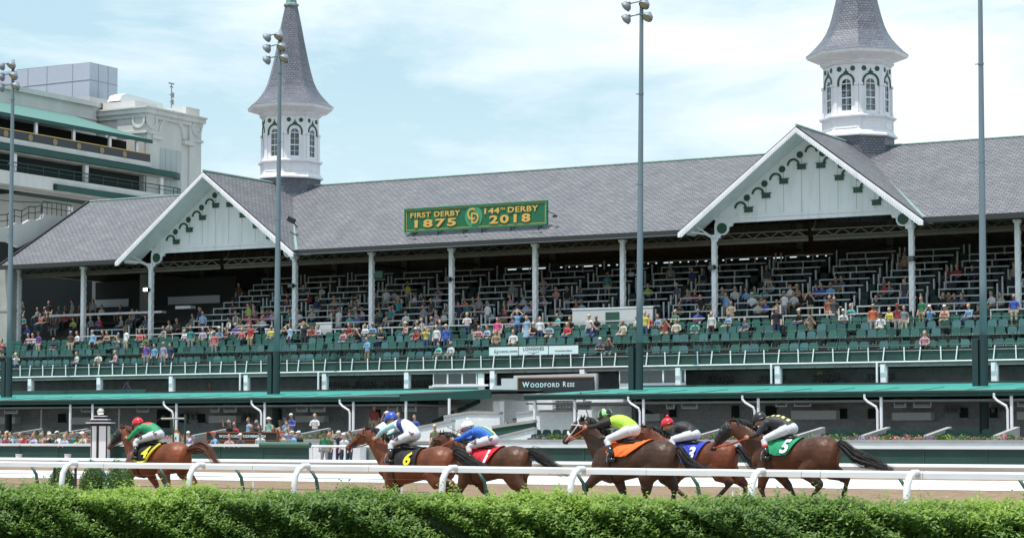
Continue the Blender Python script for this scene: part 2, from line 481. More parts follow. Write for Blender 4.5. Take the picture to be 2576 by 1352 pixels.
# end closure at the left
mb = MB(); mb.prism([(0.0, 12.9), (13.5, 12.9), (13.5, 15.1), (RN, RZ - 0.25), (0.0, 14.0)], 'yz', S0 + 0.3, S0 + 0.5)
mb.build('end_wall', conc_dk, GS)

def gable(c, first):
    hw, fz, az = 7.15, 13.38, 18.85
    k = (az - fz) / hw
    nf = -2.05
    g = None
    mb = MB()
    for sg in (-1, 1):
        nb = EN_ + (fz - EZ) / (RZ - EZ) * (RN - EN_) + 0.05
        slab(mb, [(c, nf, az), (c + sg * hw, nf, fz), (c + sg * hw, nb, fz), (c, RN + 0.2, az)], 0.14)
    g = mb.build('gable', [slate, dkwood], GS, uv=True)
    mb = MB(); mb.tube([(c, nf, az + 0.04), (c, RN, az + 0.04)], 0.08, 6)
    mb.build('ridge_cap', copper, g)
    mb = MB()
    for sg in (-1, 1):     # copper valleys
        a = Vector((c + sg * hw, -1.62, fz + 0.05)); b = Vector((c + sg * 1.9, 5.0, roof_z(5.0) + 0.05))
        mb.beam(a, b, 0.17, 0.06)
    mb.build('valley_flashing', copper, g)
    mb = MB()              # rake boards with soffit
    for sg in (-1, 1):
        a = Vector((c, nf - 0.05, az - 0.19)); b = Vector((c + sg * (hw + 0.12), nf - 0.05, fz - 0.28))
        mb.prism([(c, az - 0.1), (c + sg * (hw + 0.1), fz - 0.17), (c + sg * (hw + 0.1), fz - 0.42), (c + sg * (hw - 0.12), fz - 0.42), (c, az - 0.4)], 'xz', nf - 0.1, nf + 0.02)
        for i in range(56):
            t = (i + 0.5) / 56
            x = c + sg * (hw * t); z = az - 0.16 - k * hw * t
            mb.bx(x - 0.022, x + 0.022, nf - 0.13, nf - 0.102, z - 0.2, z - 0.04)
        slab(mb, [(c, nf + 0.02, az - 0.16), (c + sg * hw, nf + 0.02, fz - 0.16), (c + sg * hw, -0.02, fz - 0.16), (c, -0.02, az - 0.16)], 0.05, 0, 0)
    mb.build('rake_board', white, g)
    # wall triangle with boards
    wz = 14.2
    wl = (az - 0.2 - wz) / k
    mb = MB(); mb.prism([(c - wl, wz), (c + wl, wz), (c, az - 0.2)], 'xz', 0.0, 0.15)
    wall = mb.build('gable_wall', white, GS)
    mb = MB()
    for i in range(-5, 6):
        x = c + 1.085 * (i - 0.5); top = az - 0.85 - k * abs(x - c)
        if top > wz + 0.1: mb.bx(x - 0.012, x + 0.012, -0.006, -0.001, wz + 0.08, top)
    mb.build('board_joint', conc, wall)
    mb = MB()
    mb.bx(c - 5.95, c + 5.95, -0.12, 0.14, wz - 0.12, wz, 0)
    mb.bx(c - 5.85, c + 5.85, -0.05, 0.12, wz - 0.36, wz - 0.12, 0)
    mb.bx(c - 5.85, c + 5.85, -0.09, -0.05, wz - 0.36, wz - 0.28, 0)
    mb.build('tie_beam', white, GS)
    for sg in (-1, 1):
        prof = [(5.9, 13.84), (4.72, 13.84), (4.8, 13.66), (5.0, 13.62), (5.02, 13.42), (5.14, 13.24), (5.34, 13.16), (5.52, 13.18), (5.54, 13.02), (5.68, 12.98), (5.7, 12.82), (5.9, 12.8)]
        mb = MB(); mb.prism([(c + sg * a, b) for a, b in prof], 'xz', -0.06, 0.08)
        br = mb.build('knee_bracket', white, GS)
        mb = MB(); mb.prism([(c + sg * 5.42 + 0.31 * math.cos(t * PI / 12), 13.56 + 0.31 * math.sin(t * PI / 12)) for t in range(24)], 'xz', -0.1, -0.063)
        mb.build('disc', ornament, br)
        # curved outrigger that carries the rake foot
        mb = MB()
        mb.tube([(c + sg * 5.98, -0.1, 12.75), (c + sg * 6.02, -0.25, 13.05), (c + sg * 6.2, -0.7, 13.22), (c + sg * 6.7, -1.7, 13.26)], 0.06, 6)
        mb.tube([(c + sg * 6.0, -0.2, 13.1), (c + sg * 6.5, -1.2, 13.6)], 0.045, 6)
        mb.build('outrigger', white, GS)
    # green ornaments: discs, little arches and brackets climbing the rake
    dz = 0.755; ds = 1.085
    def disc(x, z, r=0.19):
        mb = MB(); mb.prism([(x + r * math.cos(t * PI / 10), z + r * math.sin(t * PI / 10)) for t in range(20)], 'xz', -0.05, -0.004)
        mb.build('disc', ornament, wall)
    def arch(x, z, r=0.385, w=0.11):
        mb = MB(); N = 14
        for i in range(N):
            a0, a1 = PI * i / N, PI * (i + 1) / N
            mb.prism([(x + (r - w) * math.cos(a0), z + (r - w) * math.sin(a0)), (x + r * math.cos(a0), z + r * math.sin(a0)),
                      (x + r * math.cos(a1), z + r * math.sin(a1)), (x + (r - w) * math.cos(a1), z + (r - w) * math.sin(a1))], 'xz', -0.06, -0.004)
        mb.build('arch', ornament, wall)
    arch(c + 0.06, 17.62)
    for i in range(4):
        for sg in (-1, 1):
            disc(c + 0.06 + sg * (0.68 + ds * i), 17.5 - dz * i)
            arch(c + 0.06 + sg * (1.08 + ds * i), 16.93 - dz * i)
            x = c + 0.06 + sg * (0.58 + ds * i); z = 16.82 - dz * i
            mb = MB()
            mb.prism([(x - 0.33, z + 0.15), (x + 0.33, z + 0.15), (x + 0.24, z + 0.06), (x + 0.26, z - 0.15), (x - 0.26, z - 0.15), (x - 0.24, z + 0.06)], 'xz', -0.09, -0.004)
            xo = x + sg * 0.2
            mb.bx(xo - 0.05, xo + 0.05, -0.07, -0.004, z + 0.14, z + 0.2)
            mb.build('bracket', ornament, wall)
for i, c in enumerate(GAB): gable(c, i == 0)

# ---- spires
def octa(mb, c, r0, z0, r1, z1, m=0, cap0=False, cap1=False):
    """octagonal band; r = distance from axis to the middle of a side"""
    def ring(r, z):
        Rr = r / math.cos(PI / 8)
        return [(c + Rr * math.cos(PI / 8 + k * PI / 4), RN + Rr * math.sin(PI / 8 + k * PI / 4), z) for k in range(8)]
    fs = [(k, (k + 1) % 8, 8 + (k + 1) % 8, 8 + k) for k in range(8)]
    if cap0: fs.append(tuple(reversed(range(8))))
    if cap1: fs.append(tuple(range(8, 16)))
    mb.add(ring(r0, z0) + ring(r1, z1), fs, m)
def spire(c):
    sp = None
    mb = MB(); octa(mb, c, 2.0, 14.5, 1.98, 19.2, cap1=True)
    base = mb.build('spire', slate2, GS, uv=True)
    # lower cornice, panelled band, upper moulding
    mb = MB()
    for r0, z0, r1, z1 in ((2.0, 19.2, 2.16, 19.24), (2.16, 19.24, 2.16, 19.34), (2.16, 19.34, 2.05, 19.45), (2.05, 19.45, 1.95, 19.6), (1.95, 19.6, 1.95, 20.25), (1.95, 20.25, 2.12, 20.36), (2.12, 20.36, 2.12, 20.46), (2.12, 20.46, 1.9, 20.54)):
        octa(mb, c, r0, z0, r1, z1)
    for k in range(8):
        a = k * PI / 4; M = Matrix.Translation((c, RN, 0)) @ Matrix.Rotation(a, 4, 'Z')
        q = MB()
        for (y0, y1, z0, z1) in ((-0.66, 0.66, 19.68, 19.73), (-0.66, 0.66, 20.12, 20.17), (-0.66, -0.61, 19.73, 20.12), (0.61, 0.66, 19.73, 20.12)):
            q.bx(1.95, 1.975, y0, y1, z0, z1)
        mb.join(q, M)
    mb.build('panelled_base', white, base)
    # lantern: eight walls with arched openings
    AP = 1.86; hw = AP * math.tan(PI / 8)
    for k in range(8):
        a = k * PI / 4; M = Matrix.Translation((c, RN, 0)) @ Matrix.Rotation(a, 4, 'Z')
        q = MB(); ww = 0.34; zs = 20.68; zsp = 22.33; z0 = 20.5; z1 = 23.75
        def wl(y0, y1, za, zb): q.bx(AP - 0.12, AP, y0, y1, za, zb)
        wl(-hw, -ww, z0, z1); wl(ww, hw, z0, z1); wl(-ww, ww, z0, zs)
        N = 10
        for i in range(N):
            a0, a1 = PI * i / N, PI * (i + 1) / N
            y0, y1 = ww * math.cos(a0), ww * math.cos(a1); h0, h1 = zsp + ww * math.sin(a0), zsp + ww * math.sin(a1)
            q.prism([(y0, h0), (y0, z1), (y1, z1), (y1, h1)], 'yz', AP - 0.12, AP)
        # pilasters at the corners with caps
        for sg in (-1, 1):
            q.bx(AP + 0.0, AP + 0.07, sg * hw if sg < 0 else hw - 0.2, -hw + 0.2 if sg < 0 else hw, 20.52, 22.3)
            q.bx(AP + 0.0, AP + 0.12, sg * (hw + 0.02) if sg < 0 else hw - 0.24, -hw + 0.24 if sg < 0 else hw + 0.02, 22.2, 22.34)
            q.bx(AP + 0.07, AP + 0.1, sg * hw if sg < 0 else hw - 0.24, -hw + 0.24 if sg < 0 else hw, 20.52, 20.72)
        q.bx(AP, AP + 0.06, -ww - 0.08, ww + 0.08, zs - 0.14, zs - 0.06)
        mb = MB(); mb.join(q, M)
        mb.build('lantern_wall', white, base)
        # window: frame, bars, glass
        q = MB()
        for y in (-ww + 0.025, ww - 0.025): q.bx(AP - 0.09, AP - 0.02, y - 0.025, y + 0.025, zs, zsp)
        q.bx(AP - 0.1, AP - 0.01, -ww, ww, zs, zs + 0.06); q.bx(AP - 0.09, AP - 0.01, -ww, ww, 21.45, 21.52); q.bx(AP - 0.08, AP - 0.03, -ww, ww, zsp - 0.03, zsp + 0.02)
        q.bx(AP - 0.075, AP - 0.045, -0.014, 0.014, zs, zsp + ww - 0.02)
        q.bx(AP - 0.075, AP - 0.045, -ww, ww, 21.06, 21.085); q.bx(AP - 0.075, AP - 0.045, -ww, ww, 21.9, 21.925)
        for i in range(N):
            a0, a1 = PI * i / N, PI * (i + 1) / N
            q.prism([((ww - 0.06) * math.cos(a0), zsp + (ww - 0.06) * math.sin(a0)), (ww * math.cos(a0), zsp + ww * math.sin(a0)), (ww * math.cos(a1), zsp + ww * math.sin(a1)), ((ww - 0.06) * math.cos(a1), zsp + (ww - 0.06) * math.sin(a1))], 'yz', AP - 0.09, AP - 0.02)
        mb = MB(); mb.join(q, M); mb.build('window_frame', white_old, base)
        q = MB(); q.bx(AP - 0.064, AP - 0.056, -ww, ww, zs, zsp)
        q.prism([(ww * math.cos(t * PI / 10), zsp + ww * math.sin(t * PI / 10)) for t in range(11)], 'yz', AP - 0.064, AP - 0.056)
        mb = MB(); mb.join(q, M); mb.build('window_pane', PANE, base)
        # green arch hood with three-leaf top and discs
        q = MB(); r = 0.54; w = 0.115; zc = 22.42
        q.bx(AP + 0.001, AP + 0.05, r - w, r, zc - 0.22, zc); q.bx(AP + 0.001, AP + 0.05, -r, -r + w, zc - 0.22, zc)
        for i in range(N):
            a0, a1 = PI * i / N, PI * (i + 1) / N
            q.prism([((r - w) * math.cos(a0), zc + (r - w) * math.sin(a0)), (r * math.cos(a0), zc + r * math.sin(a0)), (r * math.cos(a1), zc + r * math.sin(a1)), ((r - w) * math.cos(a1), zc + (r - w) * math.sin(a1))], 'yz', AP + 0.001, AP + 0.05)
        q.prism([(-0.17, zc + 0.56), (-0.1, zc + 0.52), (0, zc + 0.5), (0.1, zc + 0.52), (0.17, zc + 0.56), (0.1, zc + 0.64), (0.07, zc + 0.6), (0.0, zc + 0.84), (-0.07, zc + 0.6), (-0.1, zc + 0.64)], 'yz', AP + 0.001, AP + 0.04)
        mb = MB(); mb.join(q, M); mb.build('arch_hood', ornament, base)
        for y in (-0.42, 0.42):
            q = MB(); q.prism([(y + 0.15 * math.cos(t * PI / 8), 23.2 + 0.15 * math.sin(t * PI / 8)) for t in range(16)], 'yz', AP + 0.001, AP + 0.03)
            mb = MB(); mb.join(q, M); mb.build('disc', ornament, base)
    # dentils, soffit, fascia
    mb = MB()
    octa(mb, c, 1.9, 23.5, 1.98, 23.6); octa(mb, c, 1.98, 23.6, 1.98, 23.75); octa(mb, c, 1.98, 23.75, 2.15, 23.86); octa(mb, c, 2.15, 23.86, 2.74, 24.05); octa(mb, c, 2.74, 24.05, 2.8, 24.18); octa(mb, c, 2.8, 24.18, 2.8, 24.24)
    mb.build('eave_cornice', white, base)
    mb = MB()
    for k in range(8):
        M = Matrix.Translation((c, RN, 0)) @ Matrix.Rotation(k * PI / 4, 4, 'Z'); q = MB()
        q.bx(1.985, 2.0, -0.8, 0.8, 23.6, 23.64)
        for i in range(13): q.bx(1.985, 2.05, -0.76 + i * 0.12, -0.70 + i * 0.12, 23.62, 23.7)
        mb.join(q, M)
    mb.build('dentil', white_old, base)
    mb = MB()
    prof = [(2.96, 24.23), (2.64, 24.5), (2.3, 24.86), (2.02, 25.2), (1.78, 25.58), (1.58, 26.05), (1.42, 26.6), (1.25, 27.3), (1.08, 28.1), (0.9, 29.0), (0.7, 30.1), (0.44, 31.35)]
    for (r0, z0), (r1, z1) in zip(prof, prof[1:]): octa(mb, c, r0 * 0.955, z0, r1 * 0.955, z1)
    mb.build('spire_roof', slate2, base, uv=True)
    mb = MB()
    for r0, z0, r1, z1 in ((0.42, 31.33, 0.50, 31.4), (0.50, 31.4, 0.50, 31.5), (0.5, 31.5, 0.36, 31.58), (0.36, 31.58, 0.33, 31.95), (0.33, 31.95, 0.42, 32.02), (0.42, 32.02, 0.2, 32.2), (0.2, 32.2, 0.05, 33.8)):
        octa(mb, c, r0, z0, r1, z1)
    mb.build('finial', copper, base)
PANE = bpy.data.materials.new('window_glass'); PANE.use_nodes = True
_t = PANE.node_tree; _b = _t.nodes['Principled BSDF']
_tr = _t.nodes.new('ShaderNodeBsdfTransparent'); _gl = _t.nodes.new('ShaderNodeBsdfGlossy'); _mx = _t.nodes.new('ShaderNodeMixShader')
_tr.inputs['Color'].default_value = (0.55, 0.6, 0.62, 1); _gl.inputs['Roughness'].default_value = 0.03; _mx.inputs['Fac'].default_value = 0.1
_t.links.new(_tr.outputs[0], _mx.inputs[1]); _t.links.new(_gl.outputs[0], _mx.inputs[2])
_t.links.new(_mx.outputs[0], [n for n in _t.nodes if n.type == 'OUTPUT_MATERIAL'][0].inputs['Surface'])
for c in GAB: spire(c)

# ---- columns
def column(s, k):
    mb = MB()
    mb.bx(s - 0.13, s - 0.1, -0.14, 0.14, 8.1, 13.1); mb.bx(s + 0.1, s + 0.13, -0.14, 0.14, 8.1, 13.1)
    mb.bx(s - 0.1, s + 0.1, -0.125, 0.1, 8.1, 13.1)
    N = 18
    for i in range(N):     # lacing bars
        z = 8.15 + 4.9 * i / N; d = 4.9 / N
        a, b = (-0.14, 0.14) if i % 2 else (0.14, -0.14)
        mb.beam((s + 0.145, a, z), (s + 0.145, b, z + d), 0.05, 0.02, up=(1, 0, 0))
        mb.beam((s + (a * 0.8), -0.15, z), (s + (b * 0.8), -0.15, z + d), 0.04, 0.02, up=(0, 1, 0))
    mb.bx(s - 0.2, s + 0.2, -0.2, 0.2, 13.05, 13.2)
    c = mb.build('column', white_old, GS)
    mb = MB(); mb.bx(s - 0.2, s + 0.2, -0.2, 0.2, 6.9, 8.1); mb.build('column_base', dgreen, c)
for i, s in enumerate(COLS):
    if i not in (3, 10): column(s, i)
# ---- eave truss
for i in range(15):
    a, b = COLS[i], COLS[i + 1]
    mb = MB()
    mb.bx(a + 0.15, b - 0.15, -0.04, 0.04, 12.82, 12.9, 0)
    mb.bx(a + 0.15, b - 0.15, -0.04, 0.04, 13.2, 13.26, 0)
    n = 10
    for j in range(n):
        x0 = a + 0.3 + (b - a - 0.6) * j / n; x1 = x0 + (b - a - 0.6) / n
        if j % 2: mb.beam((x0, 0, 13.22), (x1, 0, 12.88), 0.05, 0.05, 0)
        else: mb.beam((x0, 0, 12.88), (x1, 0, 13.22), 0.05, 0.05, 0)
    mb.bx(a + 0.15, b - 0.15, 0.05, 0.08, 12.6, 12.8, 0)
    mb.build('eave_truss', steel_tan, GS)
# roof trusses inside, seen against the back opening
for i, s in enumerate(COLS):
    mb = MB()
    mb.bx(s - 0.06, s + 0.06, 0.3, 13.3, 13.2, 13.35)
    for j in range(7):
        y0 = 0.5 + j * 1.8
        mb.beam((s, y0, 13.3), (s, y0 + 0.9, min(roof_z(y0 + 0.9) - 0.25, 18)), 0.07, 0.07)
    mb.build('roof_truss', steel_tan, GS)
mb = MB()
for i in range(90):
    x0 = -9 + i * 0.6
    mb.beam((x0, 13.1, 13.35), (x0 + 0.3, 13.1, 13.95), 0.05, 0.05); mb.beam((x0 + 0.3, 13.1, 13.95), (x0 + 0.6, 13.1, 13.35), 0.05, 0.05)
mb.bx(-9, 45, 13.06, 13.14, 13.28, 13.36); mb.bx(-9, 45, 13.06, 13.14, 13.93, 14.0)
mb.build('lattice_girder', steel_tan, GS)
# ---- back wall with a long slot of daylight under the trusses
mb = MB()
mb.bx(S0, S1, 13.5, 13.7, 0.0, 12.75)
ga, gb = on_plane(1262, 670, n=13.5).x, on_plane(2085, 625, n=13.5).x
mb.bx(S0, ga, 13.5, 13.7, 12.75, 15.2); mb.bx(gb, S1, 13.5, 13.7, 12.75, 15.2); mb.bx(ga, gb, 13.5, 13.7, 12.75, 12.9)
mb.bx(ga, gb, 13.5, 13.7, 14.35, 15.2)
mb.build('back_wall', mat('back_wall_grey', (0.1, 0.11, 0.11), 0.9, var=0.2), GS)
mb = MB(); mb.bx(ga, gb, 13.45, 13.5, 13.03, 14.35); mb.build('slatted_screen', mat('brown_screen', (0.16, 0.1, 0.065), 0.85, var=0.3, stretch=(6, 1, 0.4)), GS)
for i in range(16):
    s = COLS[i]
    mb = MB(); mb.bx(s - 0.22, s + 0.22, 13.0, 13.4, 9, 15); mb.build('rear_pier', conc_dk, GS)

# ---- tiered seating deck
BOX_N0, BOX_D, BOX_Z0, BOX_R, NBOX = -1.15, 1.1, 7.6, 0.47, 10
steps = [(-5.4, -4.3, 5.8), (-4.3, -3.9, 6.12), (-3.9, -2.95, 6.5), (-2.95, -2.05, 6.92), (-2.05, BOX_N0, 7.3)]
for k in range(NBOX): steps.append((BOX_N0 + BOX_D * k, BOX_N0 + BOX_D * (k + 1), BOX_Z0 + BOX_R * k))
steps.append((BOX_N0 + BOX_D * NBOX, 13.5, BOX_Z0 + BOX_R * NBOX - 0.1))
poly = [(-5.4, 5.5)]
for a, b, z in steps: poly += [(a, z), (b, z)]
poly += [(13.5, 5.5)]
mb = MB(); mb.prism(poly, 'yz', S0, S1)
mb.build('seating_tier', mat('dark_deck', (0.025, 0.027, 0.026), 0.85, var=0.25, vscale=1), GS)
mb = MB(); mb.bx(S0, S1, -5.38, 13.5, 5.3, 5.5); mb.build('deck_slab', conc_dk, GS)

# ---- parapet along the front of the upper deck
PN = -5.5
PP = thing('balcony_parapet', 'green boarded balcony parapet with white posts and pipes along the upper deck', 'parapet', (0, PN, 0))
og = (0, PN, 0)
mb = MB()
for j in range(3): mb.bx(S0, S1, PN + 0.05 + 0.012 * j, PN + 0.09 + 0.012 * j, 5.6 + 0.18 * j, 5.775 + 0.18 * j)
mb.build('board_panel', ggreen, PP, og)
mb = MB(); mb.tube([(S0, PN, 6.36), (S1, PN, 6.36)], 0.035, 6); mb.build('top_rail', dgreen, PP, og)
mb = MB(); mb.tube([(S0, PN + 0.02, 6.1), (S1, PN + 0.02, 6.1)], 0.02, 6); mb.build('middle_pipe', conc, PP, og)
mb = MB(); mb.tube([(S0, PN - 0.1, 5.53), (S1, PN - 0.1, 5.53)], 0.038, 8); mb.build('bottom_pipe', white_old, PP, og)
sp0 = on_plane(1024.4, 910, n=PN).x
for i in range(-20, 28):
    for j, off in enumerate((0, 1.18)):
        s = sp0 + 1.967 * i + off
        if S0 < s < 40 and len([1 for o in PP.children if o.name.startswith('post')]) < 96:
            mb = MB(); t = 0.09 if j == 0 else -0.02
            mb.beam((s, PN - 0.05, 5.6), (s + t, PN - 0.05, 6.3), 0.055, 0.05, up=(0, 1, 0))
            mb.build('post', white_old, PP, og)
# green guard rails standing between the deck rows
def guard(n, z, h, label, s0=S0, s1=S1, sp=2.6):
    t = thing('guard_rail', label, 'guard rail', (0, n, z), group='guard rails between the upper deck rows')
    mb = MB(); mb.tube([(s0, n, z + h), (s1, n, z + h)], 0.03, 6)
    mb.tube([(s0, n, z + h * 0.5), (s1, n, z + h * 0.5)], 0.018, 5)
    mb.build('rail', dgreen, t, (0, n, z))
    s = s0 + 0.4
    while s < min(s1, 40):
        mb = MB(); mb.bx(s - 0.025, s + 0.025, n - 0.025, n + 0.025, z, z + h); mb.build('upright', dgreen, t, (0, n, z)); s += sp
guard(-4.15, 6.12, 0.78, 'dark green pipe guard rail right behind the front row of deck chairs')
guard(-2.02, 7.0, 0.95, 'dark green pipe guard rail between the chairs and the white boxes')
for n, z in ((-3.8, 6.5), (-2.85, 6.92)):   # narrow ledges in front of the chairs
    s = -38.5; i = 0
    while s < 38:
        w = 2.2 + 0.5 * rnd.random()
        mb = MB(); mb.bx(s, s + w, n - 0.14, n + 0.04, z + 0.5, z + 0.53); mb.bx(s + 0.1, s + 0.14, n - 0.06, n - 0.02, z, z + 0.5); mb.bx(s + w - 0.14, s + w - 0.1, n - 0.06, n - 0.02, z, z + 0.5)
        o = mb.build('ledge_table', mat('ledge_green', (0.12, 0.2, 0.17), 0.6), org=(s, n, z))
        tag(o, f"narrow green ledge table before the {'second' if n < -3 else 'third'} chair row, {ORD[i] if i < 20 else 'number %d' % (i + 1)} from the left end", 'table', 'ledge tables on the upper deck')
        s += w + 0.25 + 0.35 * rnd.random(); i += 1

# ---- storey under the upper deck
mb = MB(); mb.bx(S0, S1, -2.2, -2.0, 0.0, 5.3); mb.build('recess_wall', mat('recess_grey', (0.34, 0.36, 0.37), 0.9, var=0.2), GS)
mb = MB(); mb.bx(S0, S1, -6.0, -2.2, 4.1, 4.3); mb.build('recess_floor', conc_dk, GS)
mb = MB(); mb.bx(S0, 1.0, -5.75, -5.7, 4.2, 4.46); mb.bx(11.5, S1, -5.75, -5.7, 4.2, 4.46); mb.bx(S0, -23.5, -5.8, -5.76, 4.2, 4.62)
mb.build('dado_board', ggreen, GS)
SC = [on_plane(u, 950, n=-5.3).x for u in (77, 250, 432, 620, 817, 1024, 1240, 1466, 1707, 1957, 2223, 2502)]
SC.append(SC[-1] + 5.88)
for s in SC:
    mb = MB(); mb.bx(s - 0.15, s + 0.15, -5.4, -5.1, 4.3 if abs(s - SC[6]) > 0.2 else 3.2, 5.42); mb.bx(s + 0.0, s + 0.19, -5.35, -5.15, 4.3, 5.42)
    mb.build('short_column', white_old, GS)
for i, s in enumerate(SC):
    if i in (3, 4, 9, 10):
        mb = MB(); mb.tube([(s - 0.25, -5.62, 5.5), (s - 0.25, -5.62, 4.3)], 0.06, 8); mb.build('drain_pipe', white, GS)
# chairs stacked in the recess
for i in range(11):
    s = -11 + i * 2.0 if i < 6 else 11.5 + (i - 6) * 3.1
    if 0.5 < s < 9.5: continue
    mb = MB()
    for j in range(6):
        x = s + j * 0.26
        mb.bx(x, x + 0.22, -3.9, -3.5, 4.66 + 0.02 * (j % 2), 4.7 + 0.02 * (j % 2)); mb.bx(x, x + 0.2, -3.55, -3.5, 4.7, 4.98); mb.bx(x + 0.02, x + 0.05, -3.85, -3.8, 4.3, 4.66); mb.bx(x + 0.15, x + 0.18, -3.85, -3.8, 4.3, 4.66)
    tag(mb.build('stacked_chairs', black, org=(s, -3.7, 4.3)), f"dark chairs pushed together in the shaded recess under the deck, {ORD[i]} cluster from the left", 'chairs', 'dark chair clusters in the recess')
# press room with windows
PR = thing('press_room', 'white walled room with three dark windows under the deck, left of the stairs', 'room', (-1, -5, 4.3))
o_ = (-1, -5, 4.3)
pa = on_plane(1092, 958, n=-5.2).x; pb = on_plane(1232, 958, n=-5.2).x
mb = MB(); mb.bx(pa - 0.3, pb - 0.3, -5.3, -5.2, 3.6, 4.62); mb.bx(pa - 0.9, pa, -5.45, -5.35, 3.6, 4.4); mb.bx(pa, pb, -5.42, -5.2, 4.55, 4.66)
mb.bx(pa, pb - 0.6, -5.3, -5.2, 5.3, 5.42); mb.bx(pb - 0.75, pb - 0.35, -5.3, -5.2, 4.6, 5.3)
mb.build('wall', white_old, PR, o_)
w = (pb - 0.8 - pa) / 3
for i in range(3):
    x = pa + i * w
    mb = MB(); mb.bx(x, x + w, -5.32, -5.27, 4.66, 4.7); mb.bx(x, x + 0.05, -5.32, -5.27, 4.7, 5.3); mb.bx(x + w - 0.05, x + w, -5.32, -5.27, 4.7, 5.3); fr = mb.build('window', white, PR, o_)
    mb = MB(); mb.bx(x + 0.05, x + w - 0.05, -5.29, -5.28, 4.7, 5.3); mb.build('pane', glass_d, fr, o_)
PR2 = thing('ticket_room', 'glazed room under the deck beside the right-hand light pole base', 'room', (15, -5, 4.3))
qa = on_plane(1560, 945, n=-5.2).x; qb = on_plane(1760, 945, n=-5.2).x
mb = MB(); mb.bx(qa, qb - 0.8, -5.3, -5.2, 4.0, 4.55); mb.build('wall', white_old, PR2, (15, -5, 4.3))
w = (qb - 0.8 - qa) / 3
for i in range(3):
    x = qa + i * w
    mb = MB(); mb.bx(x, x + w, -5.32, -5.27, 4.55, 4.6); mb.bx(x, x + 0.05, -5.32, -5.27, 4.6, 5.35); mb.bx(x + w - 0.05, x + w, -5.32, -5.27, 4.6, 5.35); fr = mb.build('window', white, PR2, (15, -5, 4.3))
    mb = MB(); mb.bx(x + 0.05, x + w - 0.05, -5.29, -5.28, 4.6, 5.35); mb.build('pane', glass_d, fr, (15, -5, 4.3))

# ---- lounge behind glass at the left end of the deck
LG = thing('glazed_lounge', 'dark glazed lounge with long white counter at the left end of the deck', 'lounge', (-35, 3, 8.5))
la, lb = -39.2, -26.5
mb = MB(); mb.bx(la, lb - 2.6, 2.6, 3.1, 10.05, 10.2); mb.bx(lb - 2.2, lb - 0.9, 3.6, 4.2, 10.35, 10.55); mb.build('counter', white, LG, (-35, 3, 8.5))
mb = MB(); mb.bx(la, lb, 7.5, 7.6, 9.0, 12.8); mb.build('back_wall', dark, LG, (-35, 3, 8.5))
for (a, b) in ((la, la + 3.2), (la + 6.8, la + 11.4)):
    mb = MB(); mb.bx(a, b, 7.38, 7.44, 10.7, 11.5); mb.build('pale_screen', mat('pale_screen', (0.42, 0.47, 0.5), 0.7), LG, (-35, 3, 8.5))
mb = MB(); mb.bx(la, lb - 2, 2.9, 7.5, 9.4, 9.55); mb.build('floor', dark, LG, (-35, 3, 8.5))
mb = MB(); mb.bx(-33, -32.3, 5.0, 5.6, 9.5, 13.0); mb.build('pillar', conc_dk, LG, (-35, 3, 8.5))

# ---- white half-walls in the deck
def panel(u0, u1, v0, v1, n, label, doc=None):
    a = on_plane(u0, v1, n=n); b = on_plane(u1, v1, n=n); t = on_plane(u0, v0, n=n)
    o_ = ((a.x + b.x) / 2, n, a.z)
    p = thing('entry_wall', label, 'wall', o_, group='white stairway walls in the deck')
    mb = MB(); mb.bx(a.x, b.x, n, n + 0.12, a.z, t.z - 0.06); mb.build('panel', mat('stair_panel_shaded_white', (0.52, 0.53, 0.54), 0.7, var=0.06), p, o_)  # white panel set darker, its partial shade is put into the colour
    mb = MB(); mb.bx(a.x - 0.04, b.x + 0.04, n - 0.03, n + 0.15, t.z - 0.06, t.z); mb.build('cap', white, p, o_)
    if doc:
        c = on_plane(doc[0], doc[1], n=n - 0.05); mb = MB(); mb.bx(c.x - 0.45, c.x + 0.45, n - 0.04, n - 0.01, c.z - 0.32, c.z + 0.32); mb.build('notice', ornament, p, o_)
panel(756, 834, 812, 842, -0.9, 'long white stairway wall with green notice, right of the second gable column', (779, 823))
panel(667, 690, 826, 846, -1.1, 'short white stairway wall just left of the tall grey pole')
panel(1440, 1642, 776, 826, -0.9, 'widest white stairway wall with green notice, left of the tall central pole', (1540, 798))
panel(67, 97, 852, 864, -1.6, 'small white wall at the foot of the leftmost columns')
# ================================================================== SIGN ON THE ROOF
SGN = -0.55
sx0, sx1 = on_plane(1018, 555, n=SGN).x, on_plane(1377, 535, n=SGN).x
sz0, sz1 = on_plane(1018, 585, n=SGN).z, on_plane(1018, 525, n=SGN).z
scx, scz = (sx0 + sx1) / 2, (sz0 + sz1) / 2
so = (scx, SGN, sz0)
SG = thing('roof_sign', 'long green sign with gold lettering and round monogram standing on the slate roof', 'sign', so)
mb = MB(); mb.bx(sx0, sx1, SGN, SGN + 0.12, sz0, sz1); mb.build('board', signgreen, SG, so)
mb = MB()
for (a, b, c, d) in ((sx0, sx1, sz0, sz0 + 0.09), (sx0, sx1, sz1 - 0.09, sz1), (sx0, sx0 + 0.09, sz0 + 0.09, sz1 - 0.09), (sx1 - 0.09, sx1, sz0 + 0.09, sz1 - 0.09)): mb.bx(a, b, SGN - 0.07, SGN, c, d)
mb.build('frame', mat('sign_frame_green', (0.02, 0.2, 0.1), 0.5), SG, so)
mb = MB()
for (a, b, c, d) in ((sx0 + 0.12, sx1 - 0.12, sz0 + 0.12, sz0 + 0.15), (sx0 + 0.12, sx1 - 0.12, sz1 - 0.15, sz1 - 0.12), (sx0 + 0.12, sx0 + 0.15, sz0 + 0.15, sz1 - 0.15), (sx1 - 0.15, sx1 - 0.12, sz0 + 0.15, sz1 - 0.15)): mb.bx(a, b, SGN - 0.02, SGN - 0.001, c, d)
mb.build('gold_border', gold, SG, so)
